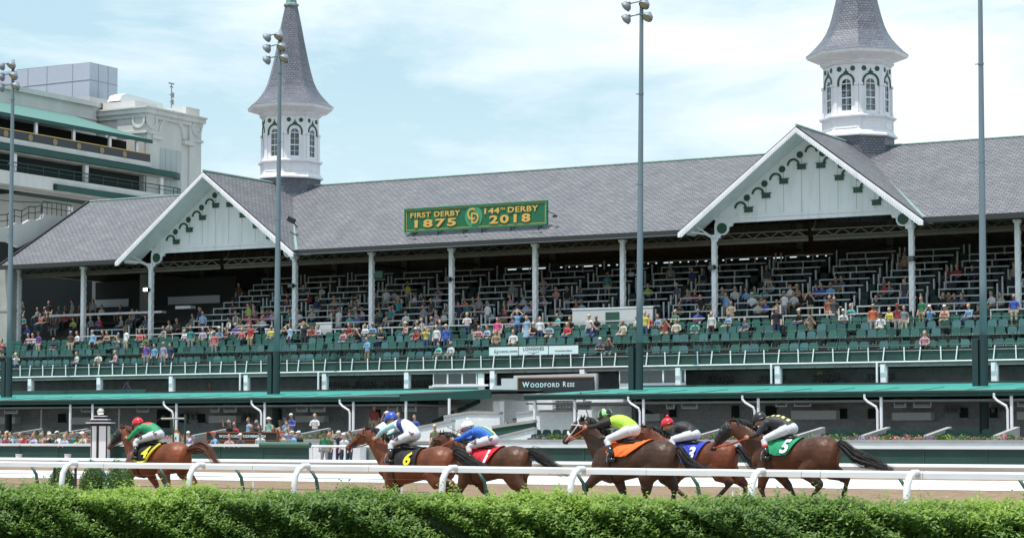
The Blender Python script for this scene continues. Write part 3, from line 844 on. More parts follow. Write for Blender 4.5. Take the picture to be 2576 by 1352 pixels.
mb = MB(); mb.prism([(scx - 0.05 + 0.62 * math.cos(t * PI / 20), scz + 0.66 * math.sin(t * PI / 20)) for t in range(40)], 'xz', SGN - 0.03, SGN - 0.001)
mb.build('medallion', mat('medallion_green', (0.06, 0.27, 0.14), 0.5), SG, so)
hz = (sz1 - sz0)
T = [('FIRST DERBY', -2.8, 0.29, 3.6, 0.33, 0.02), ('1875', -2.8, -0.25, 3.0, 0.5, 0.035), ('144', 1.25, 0.29, 1.05, 0.34, 0.03), ('TH', 1.99, 0.37, 0.32, 0.15, 0.02),
     ('DERBY', 3.42, 0.29, 2.1, 0.34, 0.02), ('2018', 2.5, -0.25, 2.85, 0.52, 0.035)]
for t, dx, dzz, tw_, th_, bo in T:
    me = text_mesh(t, 1.0, 0.02, bo, 1.25 if t in ('1875', '2018') else 1.12)
    xs_ = [v.co.x for v in me.vertices]; ys_ = [v.co.y for v in me.vertices]
    cx_, cy_ = (min(xs_) + max(xs_)) / 2, (min(ys_) + max(ys_)) / 2; fx, fy = tw_ / (max(xs_) - min(xs_)), th_ / (max(ys_) - min(ys_))
    me.transform(Matrix.Translation((-cx_, -cy_, 0))); me.transform(Matrix.Diagonal((fx, fy, 1, 1))); me.transform(Matrix.Rotation(R(90), 4, 'X')); me.transform(Matrix.Translation((dx, -0.045, scz - sz0 + dzz)))
    me.materials.clear(); me.materials.append(gold); link('lettering', me, SG)
text_obj('monogram', 'C', 1.05, gold, SG, (-0.2, -0.07, scz - sz0 + 0.12), 0.8, 0.025, 0.004)
text_obj('monogram', 'D', 0.95, gold, SG, (0.07, -0.09, scz - sz0 - 0.13), 0.85, 0.025, 0.004)
for i, t in enumerate((0.06, 0.24, 0.42, 0.55, 0.75, 0.94)):
    x = sx0 + (sx1 - sx0) * t
    mb = MB(); mb.bx(x - 0.03, x + 0.03, SGN - 0.02, SGN + 0.04, 13.85, sz0); mb.beam((x, SGN, 14.1), (x, SGN + 1.4, 14.75), 0.04, 0.04)
    if i in (0, 2, 5): mb.bx(x - 0.3, x + 0.45, SGN - 0.5, SGN - 0.45, sz0 - 0.17, sz0 - 0.13); mb.bx(x + 0.3, x + 0.45, SGN - 0.6, SGN - 0.4, sz0 - 0.2, sz0 - 0.1)
    mb.build('strut', black, SG, so)
mb = MB(); mb.beam((sx1, SGN + 0.1, 15.1), (sx1 + 0.55, SGN + 0.1, 14.8), 0.05, 0.05); mb.bx(sx1 + 0.4, sx1 + 0.62, SGN - 0.1, SGN + 0.1, 14.7, 14.8); mb.build('lamp_arm', black, SG, so)
# box floodlight by the left valley
p = on_plane(733, 553, n=0.2)
fl = thing('floodlight', 'small black floodlight on the slate next to the left copper valley', 'floodlight', tuple(p))
mb = MB(); mb.bx(-0.26, 0.26, -0.12, 0.12, -0.16, 0.16)
me = mb.mesh('lamp_box', black); me.transform(Matrix.Rotation(R(25), 4, 'Y')); link('lamp_box', me, fl)
mb = MB(); mb.beam((0, 0.1, -0.1), (0.15, 0.5, -0.45), 0.06, 0.06); mb.build('arm', black, fl)

# column lamps
for i, (u, v, lit, lab) in enumerate(((368, 728, 1, 'small lit floodlight shining on the third white column from the left'), (732, 718, 0, 'small unlit floodlight on the white column left of centre'),
                                      (1127, 702, 0, 'small unlit floodlight on the column below the left end of the sign'), (1590, 690, 0, 'small black floodlight hung right of the column near the tall central pole'),
                                      (1790, 672, 0, 'small black floodlight on the left column of the right gable'), (2292, 650, 0, 'small black floodlight on the right column of the right gable'))):
    p = on_plane(u, v, n=-0.35)
    t = thing('column_floodlight', lab, 'floodlight', tuple(p), group='floodlights on the columns')
    mb = MB(); mb.bx(-0.2, 0.2, -0.1, 0.1, -0.13, 0.13); mb.bx(0.1, 0.25, 0.1, 0.3, -0.03, 0.03); mb.build('housing', black, t)
    mb = MB(); mb.bx(-0.16, 0.16, -0.115, -0.101, -0.1, 0.1)
    mb.build('lens', mat('lit_lens', (1, 1, 1), 0.3, emit=((1, 0.97, 0.9), 12.0)) if lit else glass_d, t)
for i, (u, v) in enumerate(((797, 640), (1235, 616), (1725, 590), (2398, 558))):
    p = on_plane(u, v, n=0.25)
    mb = MB(); mb.prism([(-0.55, 0.42), (0.55, 0.42), (0.5, -0.4), (-0.5, -0.4)], 'xz', 0, 0.6)
    me = mb.mesh('loudspeaker', dark); o = link('loudspeaker', me, org=tuple(p))
    tag(o, f"big dark loudspeaker box hung under the eave, {ORD[i]} from the left", 'loudspeaker', 'loudspeakers under the eave')
for i, (u, v) in enumerate(((952, 690), (940, 0))[:1]):
    p = on_plane(u, v, n=-0.1); mb = MB(); mb.bx(-0.28, 0.28, 0, 0.3, -0.22, 0.22); o = link('section_sign', mb.mesh('section_sign', ornament), org=tuple(p)); tag(o, 'small dark box sign hung beside the column left of the roof sign', 'sign')

# banners
BN = -5.56
bu = [1230, 1305, 1380, 1456]
labs = ['white banner with the racecourse name on the balcony, leftmost of three', 'white banner reading LONGINES, middle of three', 'white banner with small distillery lettering, rightmost of three']
for i in range(3):
    a = on_plane(bu[i] + 1, 886, n=BN); b = on_plane(bu[i + 1] - 1, 884, n=BN); zt = on_plane(bu[i], 869 - i * 1.5, n=BN).z
    o_ = ((a.x + b.x) / 2, BN, a.z)
    t = thing('banner', labs[i], 'banner', o_, group='white banners on the balcony rail')
    mb = MB(); mb.bx(a.x, b.x, BN - 0.02, BN, 6.3, 6.78); mb.build('cloth', bannerm, t, o_)
    zc = 6.54 - o_[2]
    if i == 0:
        text_obj('lettering', 'CHURCHILL DOWNS', 0.16, ink, t, (0.28, -0.03, zc - 0.03), 0.85, 0.004)
        mb = MB(); mb.prism([(-0.62, -0.1), (-0.52, -0.1), (-0.57, 0.16)], 'xz', -0.03, -0.022); mb.prism([(-0.48, -0.14), (-0.38, -0.14), (-0.43, 0.1)], 'xz', -0.03, -0.022)
        me = mb.mesh('emblem', ink); me.transform(Matrix.Translation((0, 0, zc))); link('emblem', me, t)
    if i == 1:
        text_obj('lettering', 'LONGINES', 0.27, ink, t, (0, -0.03, zc + 0.09), 1.0, 0.004, 0.002, 1.08)
        mb = MB()
        for sg in (-1, 1): mb.beam((0, -0.025, zc - 0.13), (sg * 0.36, -0.025, zc - 0.06), 0.006, 0.025, up=(0, 1, 0)); mb.beam((0, -0.025, zc - 0.17), (sg * 0.12, -0.025, zc - 0.11), 0.006, 0.03, up=(0, 1, 0))
        mb.build('emblem', ink, t, F=None)
    if i == 2: text_obj('lettering', 'WOODFORD RESERVE', 0.11, ink, t, (0, -0.03, zc - 0.06), 1.0, 0.004)

# ================================================================== AWNING ROOFS
AN, AZ, TN, TZ = -15.0, 3.82, -5.85, 4.36
def awning(s0, s1, label, hip_r=0.0, hip_l=0.0):
    o_ = ((s0 + s1) / 2, AN, 0)
    t = thing('awning', label, 'awning', o_, group='teal shed roofs over the lower boxes')
    mb = MB()
    slab(mb, [(s0, AN, AZ), (s1, AN, AZ), (s1 - hip_r * 0, TN, TZ), (s0 + hip_l, TN, TZ)], 0.12, 0, 1)
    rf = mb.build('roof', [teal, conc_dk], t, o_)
    mb = MB(); k = (TZ - AZ) / (TN - AN)
    for i in range(int((s1 - s0) / 2.3)):
        s = s0 + 0.6 + 2.3 * i
        mb.beam((s, AN + 0.15, AZ + 0.012 + 0.15 * k), (s, AN + 3.9, AZ + 0.012 + 3.9 * k), 0.03, 0.02)
    mb.build('seam', teal_dk, rf, o_)
    mb = MB(); mb.bx(s0 - 0.05, s1 + 0.05, AN - 0.16, AN - 0.02, AZ - 0.1, AZ + 0.005, 0); mb.bx(s0, s1, AN - 0.06, AN - 0.0, AZ - 0.28, AZ - 0.1, 0)
    mb.build('fascia', teal_dk, t, o_)
    mb = MB(); mb.bx(s0, s1, AN - 0.165, AN - 0.15, AZ - 0.005, AZ + 0.02); mb.build('drip_edge', conc, t, o_)
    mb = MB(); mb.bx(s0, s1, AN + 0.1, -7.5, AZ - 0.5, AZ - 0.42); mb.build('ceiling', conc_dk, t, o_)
    return t, o_
A1 = on_plane(1237, 985, n=-9).x
AW1, ao1 = awning(S0 - 4, 1.6, 'long teal shed roof over the lower boxes, left of the stairway gap')
AW2, ao2 = awning(on_plane(1320, 993, n=AN).x, 44.0, 'long teal shed roof over the lower boxes, right of the stairway gap', hip_l=2.4)
# raised dark fascia at the open right end of the left awning
EF1 = on_plane(1236, 979, n=AN + 2.4).z; EF0 = on_plane(1236, 1001, n=AN + 2.4).z
e0 = on_plane(1010, 1008, n=AN); e1 = on_plane(1236, 1000, n=AN + 2.5)
mb = MB()
mb.add([(e0.x, AN - 0.18, 3.86), (e1.x, AN + 2.4, EF1), (e1.x, AN + 2.4, EF0), (e0.x, AN - 0.18, 3.54), (e0.x, AN - 0.06, 3.86), (e1.x, AN + 2.55, EF1), (e1.x, AN + 2.55, EF0), (e0.x, AN - 0.06, 3.54)],
       [(0, 1, 2, 3), (7, 6, 5, 4), (0, 4, 5, 1), (3, 2, 6, 7), (1, 5, 6, 2), (0, 3, 7, 4)])
mb.build('end_fascia', teal_dk, AW1, ao1)
mb = MB(); slab(mb, [(e0.x - 4.5, AN + 0.2, 3.86), (e1.x, AN + 2.45, EF1 + 0.01), (e1.x, TN, EF1 + 0.1), (e0.x - 4.5, TN, 4.38)], 0.06); mb.build('end_roof', [teal, conc_dk], AW1, ao1)
def post(u, t, o_, n=-14.9, pipe=False, r=0.075):
    s = on_plane(u, 1040, n=n).x
    mb = MB(); mb.tube([(s, n, 0.0), (s, n, AZ - 0.15)], r, 10); mb.build('post', white_old, t, o_)
    if pipe:
        mb = MB(); mb.tube([(s - 0.75, n - 0.22, AZ - 0.15), (s - 0.75, n - 0.22, AZ - 0.35), (s - 0.62, n - 0.2, AZ - 0.5), (s - 0.22, n - 0.12, AZ - 0.75), (s - 0.16, n - 0.1, AZ - 0.95), (s - 0.16, n - 0.1, 1.2)], 0.06, 8)
        mb.build('downspout', white, t, o_)
for u in (177, 233): post(u, AW1, ao1)
for u in (444, 666, 889): post(u, AW1, ao1, pipe=True)
for u in (1021, 1130): post(u, AW1, ao1)
for u in (104, 300): post(u, AW1, ao1, n=-10.5, r=0.05)
for u in (1345, 1446): post(u, AW2, ao2)
for u in (1619, 1908, 2217, 2545): post(u, AW2, ao2, pipe=True)

# ================================================================== LOWER STOREY
# back wall in painted block with doors, hatches, counters
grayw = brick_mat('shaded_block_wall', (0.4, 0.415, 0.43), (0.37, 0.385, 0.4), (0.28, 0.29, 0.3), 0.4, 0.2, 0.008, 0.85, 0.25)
LW = thing('lower_wall', 'long painted block wall with hatches and counters under the teal awnings', 'wall', (0, -7.4, 0))
lo_ = (0, -7.4, 0)
g0, g1 = on_plane(1237, 1040, n=-7.4).x, on_plane(1330, 1040, n=-7.4).x
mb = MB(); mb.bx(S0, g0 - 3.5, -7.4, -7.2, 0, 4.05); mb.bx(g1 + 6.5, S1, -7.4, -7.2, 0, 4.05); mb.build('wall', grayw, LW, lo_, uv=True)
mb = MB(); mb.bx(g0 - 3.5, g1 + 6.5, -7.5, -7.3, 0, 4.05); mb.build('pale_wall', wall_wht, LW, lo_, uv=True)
def lw_box(u0, u1, v0, v1, name, m, n=-7.5, dpt=0.08, par=LW, org=lo_):
    a = on_plane(u0, v1, n=n); b = on_plane(u1, v1, n=n); t = on_plane(u0, v0, n=n)
    mb = MB(); mb.bx(a.x, b.x, n, n + dpt, a.z, t.z); return mb.build(name, m, par, org)
for u0, u1, v0, v1 in ((2112, 2130, 1027, 1052), (2183, 2200, 1027, 1052), (1840, 1858, 1020, 1050), (1925, 1940, 1020, 1050), (2414, 2434, 1025, 1050), (2489, 2508, 1025, 1050), (145, 163, 1040, 1062), (245, 262, 1034, 1056),
                       (451, 470, 1040, 1062), (498, 514, 1040, 1062), (1605, 1618, 1022, 1048), (1684, 1700, 1022, 1048), (940, 955, 1030, 1050), (1938, 1952, 1022, 1050)):
    lw_box(u0, u1, v0, v1, 'hatch', dark)
    lw_box(u0 - 3, u1 + 3, v1, v1 + 2.5, 'hatch_sill', conc, n=-7.6, dpt=0.2)
for u0, u1, v0, v1 in ((2244, 2342, 1037, 1056), (1990, 2104, 1032, 1054), (2558, 2640, 1035, 1054), (0, 38, 1048, 1065), (172, 238, 1049, 1066), (525, 594, 1045, 1062), (742, 815, 1045, 1061), (1600, 1660, 1040, 1058)):
    lw_box(u0, u1, v0, v1, 'counter', mat('counter_front', (0.7, 0.71, 0.72), 0.7), n=-8.6, dpt=0.5)
for u0, u1, v0, v1 in ((394, 425, 1026, 1075), (690, 706, 1012, 1060), (1398, 1446, 1006, 1036), (1390, 1440, 1006, 1040)):
    lw_box(u0, u1, v0, v1, 'doorway', dark)
# kegs/urns stored on shelves: rounded dark shapes with pale rims
def shelf(u0, u1, v):
    a = on_plane(u0, v, n=-8.2); b = on_plane(u1, v, n=-8.2)
    return a, b
# wall lattice of dispensers
DSP = 0
for (u0, u1, v0, v1) in ((2372, 2420, 1022, 1038), (2490, 2540, 1020, 1037), (462, 500, 1038, 1056), (610, 640, 1040, 1058)):
    a = on_plane(u0, v1, n=-7.62); b = on_plane(u1, v1, n=-7.62); t = on_plane(u0, v0, n=-7.62)
    nn = max(3, int((b.x - a.x) / 0.32))
    for i in range(nn):
        x = a.x + (b.x - a.x) * (i + 0.5) / nn
        mb = MB(); mb.tube([(x, -7.62, a.z), (x, -7.62, t.z - 0.08)], 0.1, 8); mb.ball((x, -7.62, t.z), 0.08)
        o = mb.build('dispenser', mat('dispenser_grey', (0.2, 0.21, 0.21), 0.5), org=(x, -7.62, a.z), smooth=True)
        tag(o, f"rounded grey dispenser on the shaded wall, {ORD[i]} in the {['rightmost but one', 'rightmost', 'leftmost', 'second'][DSP]} cluster", 'dispenser', 'dispensers on the shaded wall')
    DSP += 1
# ---- screens hanging under the awnings
TVS = [(12, 42, 1024, 1038, 'at the left edge of the picture'), (205, 230, 1021, 1034, 'left of the finish post ball'), (345, 372, 1019, 1034, 'above the red cap of the leading jockey'),
       (531, 549, 1017, 1034, 'narrower one of the pair right of the first downspout'), (564, 592, 1017, 1034, 'wider one of the pair right of the first downspout'),
       (746, 770, 1015, 1033, 'left one of the pair right of the second downspout'), (783, 815, 1015, 1033, 'right one of the pair right of the second downspout'),
       (976, 998, 1017, 1034, 'left one of the pair above the jockey in the blue cap'), (1014, 1044, 1013, 1032, 'right one of the pair beside a thin white post'),
       (1451, 1484, 1010, 1028, 'beside the raised whip of the jockey in lime'), (1678, 1694, 1010, 1026, 'small one above the red cap in the bunch'), (1716, 1752, 1010, 1025, 'large one right of the red cap in the bunch'),
       (1953, 1977, 1006, 1020, 'left one of the pair above the rider in black'), (2000, 2037, 1006, 1019, 'right one of the pair above the rider in black'),
       (2251, 2276, 1002, 1022, 'left one of the pair right of the third right-hand downspout'), (2300, 2340, 1001, 1022, 'right one of the pair right of the third right-hand downspout'), (2562, 2590, 1001, 1020, 'cut by the right edge of the picture')]
for u0, u1, v0, v1, where in TVS:
    n = -10.5
    a = on_plane(u0, v1, n=n); b = on_plane(u1, v1, n=n); t = on_plane(u0, v0, n=n); o_ = ((a.x + b.x) / 2, n, a.z)
    th = thing('monitor', 'dark framed television, ' + where, 'television', o_, group='television screens under the awnings')
    mb = MB(); f = 0.045
    mb.bx(a.x - f, b.x + f, n, n + 0.1, a.z - f, a.z); mb.bx(a.x - f, b.x + f, n, n + 0.1, t.z, t.z + f); mb.bx(a.x - f, a.x, n, n + 0.1, a.z, t.z); mb.bx(b.x, b.x + f, n, n + 0.1, a.z, t.z)
    mb.build('frame', mat('tv_frame', (0.8, 0.82, 0.82), 0.5), th, o_)
    mb = MB(); mb.bx(a.x, b.x, n + 0.02, n + 0.08, a.z, t.z); mb.build('screen', glass_d, th, o_)
    mb = MB(); mb.bx((a.x + b.x) / 2 - 0.04, (a.x + b.x) / 2 + 0.04, n + 0.1, n + 0.16, a.z, 4.0); mb.build('bracket', conc_dk, th, o_)

# ---- stairway block in the gap
def wallpoly(pts, n, th, name, label, m, cap=None):
    P = [on_plane(u, v, n=n) for u, v in pts]
    z0 = 0.0
    poly = [(p.x, p.z) for p in P]; x0, x1 = poly[0][0], poly[-1][0]
    o_ = ((x0 + x1) / 2, n, 0)
    full = poly + [(x1, z0), (x0, z0)]
    t = thing(name, label, 'wall', o_)
    mb = MB(); mb.prism(full, 'xz', n, n + th); mb.build('wall', m, t, o_, uv=True)
    if cap:
        mb = MB()
        for (xa, za), (xb, zb) in zip(poly, poly[1:]): mb.beam((xa, n + th / 2, za + cap / 2), (xb, n + th / 2, zb + cap / 2), th + 0.12, cap)
        mb.build('coping', conc, t, o_)
    return t
wallpoly([(1238, 985), (1240, 969), (1261, 969), (1261, 951), (1292, 951), (1292, 944), (1500, 938)], -6.6, 0.25, 'stair_wall', 'tall white stepped stair wall behind the dark framed sign', mat('stair_wall_shaded_white', (0.5, 0.51, 0.52), 0.75, var=0.1, vscale=0.8))  # white wall whose shading is painted in as a darker base colour
wallpoly([(1240, 1008), (1257, 1008)], -10.5, 0.5, 'stair_pier', 'square white pier at the foot of the upper stairs', white_old)
wallpoly([(1257, 1003), (1342, 1010)], -8.5, 0.3, 'landing_wall', 'smooth white wall behind the heads of the men in caps', wall_wht)
wallpoly([(1300, 1042), (1342, 1036), (1446, 1035)], -13.5, 0.3, 'bar_wall', 'white block parapet right of the men in caps, below the right awning corner', wall_wht, cap=0.12)
wallpoly([(1117, 1050), (1139, 1046), (1188, 1039), (1257, 1041)], -15.5, 0.3, 'ramp_wall', 'higher white ramp wall with flat coping behind the rider in blue and green', wall_wht, cap=0.13)
wallpoly([(1046, 1078), (1137, 1060)], -17.5, 0.3, 'ramp_wall', 'sloping white ramp wall right of the rider with the navy sash', wall_wht, cap=0.12)
wallpoly([(1238, 1077), (1344, 1062)], -18.0, 0.25, 'ramp_wall', 'long thin sloping ramp wall with green face in front of the men in caps', mat('ramp_green', (0.02, 0.07, 0.05), 0.7), cap=0.14)
wallpoly([(1255, 1100), (1345, 1078)], -19.5, 0.25, 'ramp_wall', 'lowest sloping white ramp wall left of the green stadium seats', wall_wht, cap=0.1)
# white diagonal brace on the shaded wall near the gap
mb = MB(); a = on_plane(1090, 1062, n=-8); b = on_plane(1205, 1008, n=-8); mb.beam(a, b, 0.25, 0.22); a2 = on_plane(1580, 1010, n=-8); b2 = on_plane(1660, 1055, n=-8); mb.beam(a2, b2, 0.25, 0.25)
mb.build('stair_stringer', dgreen, LW, lo_)
# dark framed sign
wn = -6.75
a = on_plane(1305, 990, n=wn); b = on_plane(1493, 985, n=wn); t = on_plane(1305, 952, n=wn); o_ = (a.x, wn, a.z)
WS = thing('stair_sign', 'dark sign in a brown wooden frame on the white stair wall', 'sign', o_)
mb = MB(); mb.bx(a.x, b.x, wn, wn + 0.08, a.z, t.z); mb.build('board', mat('sign_black', (0.02, 0.022, 0.028), 0.5), WS, o_)
mb = MB()
for q in ((a.x - 0.07, b.x, a.z - 0.07, a.z), (a.x - 0.07, b.x, t.z, t.z + 0.07), (a.x - 0.07, a.x, a.z, t.z)): mb.bx(q[0], q[1], wn - 0.04, wn + 0.08, q[2], q[3])
mb.build('frame', rust, WS, o_)
tx = on_plane(1388, 968, n=wn)
def smallcaps(word, x, z, big, sm, sx=1.0):
    for k_, (ch, sz_) in enumerate(((word[0], big), (word[1:], sm))):
        me = text_mesh(ch, sz_, 0.006, 0.006, 1.25 if k_ else 1.0, 'LEFT'); w = max(v.co.x for v in me.vertices) * sx
        me.transform(Matrix.Diagonal((sx, 1, 1, 1))); me.transform(Matrix.Rotation(R(90), 4, 'X')); me.transform(Matrix.Translation((x, -0.02, z + (0.035 if not k_ else 0))))
        me.materials.clear(); me.materials.append(bannerm); link('lettering', me, WS); x += w + 0.07
    return x
x_ = smallcaps('WOODFORD', on_plane(1315, 968, n=wn).x - o_[0], tx.z - o_[2], 0.42, 0.33, 0.98)
smallcaps('RESE', on_plane(1416, 968, n=wn).x - o_[0], tx.z - o_[2], 0.40, 0.31, 0.86)

# ---- boxes on the apron: planter, seats, ramps
PLN = -21.6
def zat(v, n, u=1288): return on_plane(u, v, n=n).z
pz = zat(1104, PLN)
def planter(u0, u1, label, flowers_u):
    a = on_plane(u0, 1104, n=PLN).x; b = on_plane(u1, 1104, n=PLN).x
    o_ = ((a + b) / 2, PLN, 0)
    t = thing('flower_planter', label, 'planter', o_)
    mb = MB(); mb.bx(a, b, PLN, PLN + 0.6, 0, pz - 0.1); mb.build('wall', white_old, t, o_)
    mb = MB(); mb.bx(a - 0.05, b + 0.05, PLN - 0.06, PLN + 0.66, pz - 0.1, pz); mb.build('coping', conc, t, o_)
    cols = [mat('petal_red', (0.5, 0.03, 0.05), 0.7), mat('petal_pink', (0.62, 0.15, 0.25), 0.7), mat('petal_purple', (0.17, 0.06, 0.2), 0.7), mat('leaf_lime', (0.16, 0.28, 0.03), 0.7), mat('leaf_dark', (0.03, 0.06, 0.025), 0.7), mat('leaf_maroon', (0.1, 0.02, 0.03), 0.7), mat('petal_lilac', (0.35, 0.2, 0.42), 0.7)]
    mb = MB(); fa = on_plane(flowers_u[0], 1100, n=PLN).x; fb = on_plane(flowers_u[1], 1100, n=PLN).x
    x = fa
    while x < fb:
        kind = rnd.choice([0, 1, 2, 2, 3, 4, 4, 5, 5, 6])
        w = 0.16 + 0.3 * rnd.random(); hgt = 0.16 + 0.15 * rnd.random()
        for j in range(int(170 * w)):
            cx = x + rnd.uniform(-0.05, w); cy = PLN + rnd.uniform(0.02, 0.55); cz = pz + rnd.uniform(0.0, hgt) * (1 - abs((cx - x) / w - 0.5))
            r = rnd.uniform(0.02, 0.04); a1, a2 = rnd.uniform(0, 6.28), rnd.uniform(-0.8, 0.8)
            d1 = Vector((math.cos(a1), math.sin(a1) * 0.7, a2)).normalized() * r; d2 = d1.cross(Vector((0.3, -0.8, 0.5))).normalized() * r
            c0 = Vector((cx, cy, cz)); mk = kind if rnd.random() < 0.58 else (3 if rnd.random() < 0.4 else 4)
            mb.add([c0 - d1, c0 + d2, c0 + d1, c0 - d2], [(0, 1, 2, 3)], mk)
        if rnd.random() < 0.16:      # clipped lime ball plants
            bx_ = x + w / 2
            for j in range(160):
                th = rnd.uniform(0, 6.28); ph = math.acos(rnd.uniform(-0.2, 1)); rr = 0.2
                c0 = Vector((bx_ + rr * math.sin(ph) * math.cos(th), PLN + 0.25 + rr * math.sin(ph) * math.sin(th), pz + 0.08 + rr * math.cos(ph) * 0.8))
                d1 = Vector((rnd.uniform(-1, 1), rnd.uniform(-1, 1), rnd.uniform(-1, 1))).normalized() * 0.035; d2 = d1.cross(Vector((0.3, 0.5, 0.8))).normalized() * 0.03
                mb.add([c0 - d1, c0 + d2, c0 + d1, c0 - d2], [(0, 1, 2, 3)], 3)
        x += w * 0.8
    fl = mb.build('flowers', cols, t, o_, recalc=False); fl['kind'] = 'stuff'
planter(1252, 2700, 'long white flower planter with mixed bedding flowers behind the right half of the rail', (1335, 2700))
planter(-60, 470, 'white flower planter behind the spectators at the left rail', (-60, 470))
planter(700, 905, 'short white flower planter behind the men in shorts', (705, 900))
# seating platform
mb = MB(); mb.bx(S0 - 6, S1, -20.9, -16.2, 0, 0.98); mb.bx(S0 - 6, S1, -19.6, -16.2, 0.98, 1.2); mb.bx(S0 - 6, S1, -18.2, -16.2, 1.2, 1.4)
mb.build('lower_tier', conc_dk, GS)
RAMPS = [(0, 77), (117, 160), (152, 236), (481, 556), (599, 628), (733, 790), (830, 885), (1750, 1792), (1998, 2068), (2165, 2216), (2323, 2382), (2498, 2550)]
for i, (u0, u1) in enumerate(RAMPS):
    n0, n1 = -20.9, -17.6
    a = on_plane(u0, 1092, n=n0); x = a.x
    o_ = (x, n0, 0)
    mb = MB(); mb.add([(x, n0, 0.9), (x, n1, 0.9), (x, n1, 2.1), (x, n0, 1.72), (x + 0.22, n0, 0.9), (x + 0.22, n1, 0.9), (x + 0.22, n1, 2.1), (x + 0.22, n0, 1.72)], [(0, 1, 2, 3), (7, 6, 5, 4), (3, 2, 6, 7), (0, 3, 7, 4), (1, 5, 6, 2), (0, 4, 5, 1)])
    o = mb.build('box_divider_wall', conc, org=o_)
    tag(o, f"low sloping concrete divider between seat boxes, {ORD[i]} from the left of the apron", 'wall', 'sloping dividers between the lower seat boxes')

# ================================================================== FLOODLIGHT POLES
def make_pole(base, top, label, lamps, rise=0.0, base_top=8.0):
    """lamps: list of heights with a pair of lamps each"""
    t = thing('floodlight_pole', label, 'light pole', base, group='tall grey floodlight poles')
    lean = Vector(top) - Vector(base)
    H = lean.z
    mb = MB(); mb.tube([(0, 0, 0), (lean.x * base_top / H, lean.y * base_top / H, base_top)], [0.23, 0.21], 14); mb.bx(-0.5, -0.2, -0.2, 0.14, base_top - 3.0, base_top - 0.2); lb = mb.build('base_shaft', pole_gr, t, smooth=False)
    pts = []; rs = []
    for i in range(9):
        f = (base_top + (H - base_top) * i / 8) / H
        pts.append(lean * f); rs.append(0.185 - 0.09 * (i / 8))
    mb = MB(); mb.tube(pts, rs, 16); mb.build('shaft', steel_gr, t, smooth=True)
    for f in (0.38, 0.56, 0.74, 0.9):
        mb = MB(); p = lean * f; mb.tube([p + Vector((0, 0, -0.04)), p + Vector((0, 0, 0.04))], 0.2 - 0.07 * f, 12); mb.bx(p.x - 0.3, p.x - 0.15, p.y - 0.03, p.y + 0.03, p.z - 0.02, p.z + 0.02); mb.build('collar', steel_gr, t)
    for j, (hh, dl, dr) in enumerate(lamps):
        p = lean * (hh / H)
        mb = MB(); mb.beam(p + Vector((-0.62, 0, -0.04)), p + Vector((dr, 0, 0.05)), 0.06, 0.05); arm = mb.build('cross_arm', steel_gr, t)
        for sg, dx in ((-1, dl), (1, dr)):
            # bell-shaped lamp head tipped towards the track
            q = MB(); prof = [(0.02, 0.34), (0.1, 0.32), (0.13, 0.22), (0.24, 0.16), (0.33, 0.06), (0.37, -0.1), (0.36, -0.18)]
            q.tube([(0, 0, z * 0.82) for r, z in prof], [r * 0.82 for r, z in prof], 16, cap=False)
            tilt = Matrix.Rotation(R(-38), 4, 'X') if sg > 0 else Matrix.Rotation(R(-48), 4, 'X')
            yaw = Matrix.Rotation(R(-20 if sg > 0 else -62), 4, 'Z')
            M = Matrix.Translation(p + Vector((dx, -0.22, -0.2))) @ yaw @ tilt
            mb = MB(); mb.join(q, M); mb.build('lamp_hood', mat('lamp_shell', (0.24, 0.27, 0.31), 0.5, 0.1), arm, smooth=True)
            q = MB(); q.tube([(0, 0, -0.1), (0, 0, -0.16), (0, 0, -0.21)], [0.28, 0.24, 0.13], 16)
            mb = MB(); mb.join(q, M); mb.build('lens', mat('lamp_lens', (0.32, 0.27, 0.17), 0.15), arm, smooth=True)
    return t
PDEF = [((22, 990), (33, 160), -10.0, 'tall grey floodlight pole at the far left edge, with six lamp heads', 0), ((695, 985), (705, 85), -10.0, 'tall grey floodlight pole in front of the left spire, with six lamp heads', 0),
        ((1608, 970), (1614, 10), -10.0, 'tall grey floodlight pole right of the centre, lamp heads at the top edge', 1), ((2475, 958), (2466, 0), -10.0, 'tall grey floodlight pole at the right, rising out of the picture', 2)]
for (b, t_, n, lab, kind) in PDEF:
    pb = on_plane(b[0], b[1], n=n); pt = on_plane(t_[0], t_[1], n=n)
    d = (pt - pb); f = 0 if pb.z == 0 else -pb.z / d.z
    bs = pb + d * f
    tp = pt if kind == 0 else pb + d * ((27.0 - pb.z) / d.z)
    if kind == 0: tp = pb + d * ((pt.z + 0.25 - pb.z) / d.z)
    v1 = {0: [on_plane(t_[0], vv, n=n).z for vv in ((84, 111.5, 140.6) if b[0] > 600 else (157, 184, 211))], 1: [on_plane(1614, vv, n=n).z for vv in (-28, 4, 36)], 2: [26.8, 26.0]}[kind]
    bt = {22: 8.3, 695: 6.45, 1608: 6.5, 2475: 6.3}[b[0]]
    make_pole(tuple(bs), tuple(tp), lab, [(v1[j], -0.78, (0.1, 0.3, 0.5)[j]) for j in range(len(v1))], base_top=6.6 if b[0] > 30 else 6.6)

# ================================================================== CLUBHOUSE AT THE LEFT
CH = thing('clubhouse', 'pale stone clubhouse with stacked green-edged terraces and a square corner tower', 'building', (-65, 30, 0))
co = (-65, 30, 0)
def cb(name, m, *boxes, parent=CH, uv=False):
    mb = MB()
    for b in boxes: mb.bx(*b)
    return mb.build(name, m, parent, co, uv=uv)
N0 = -5
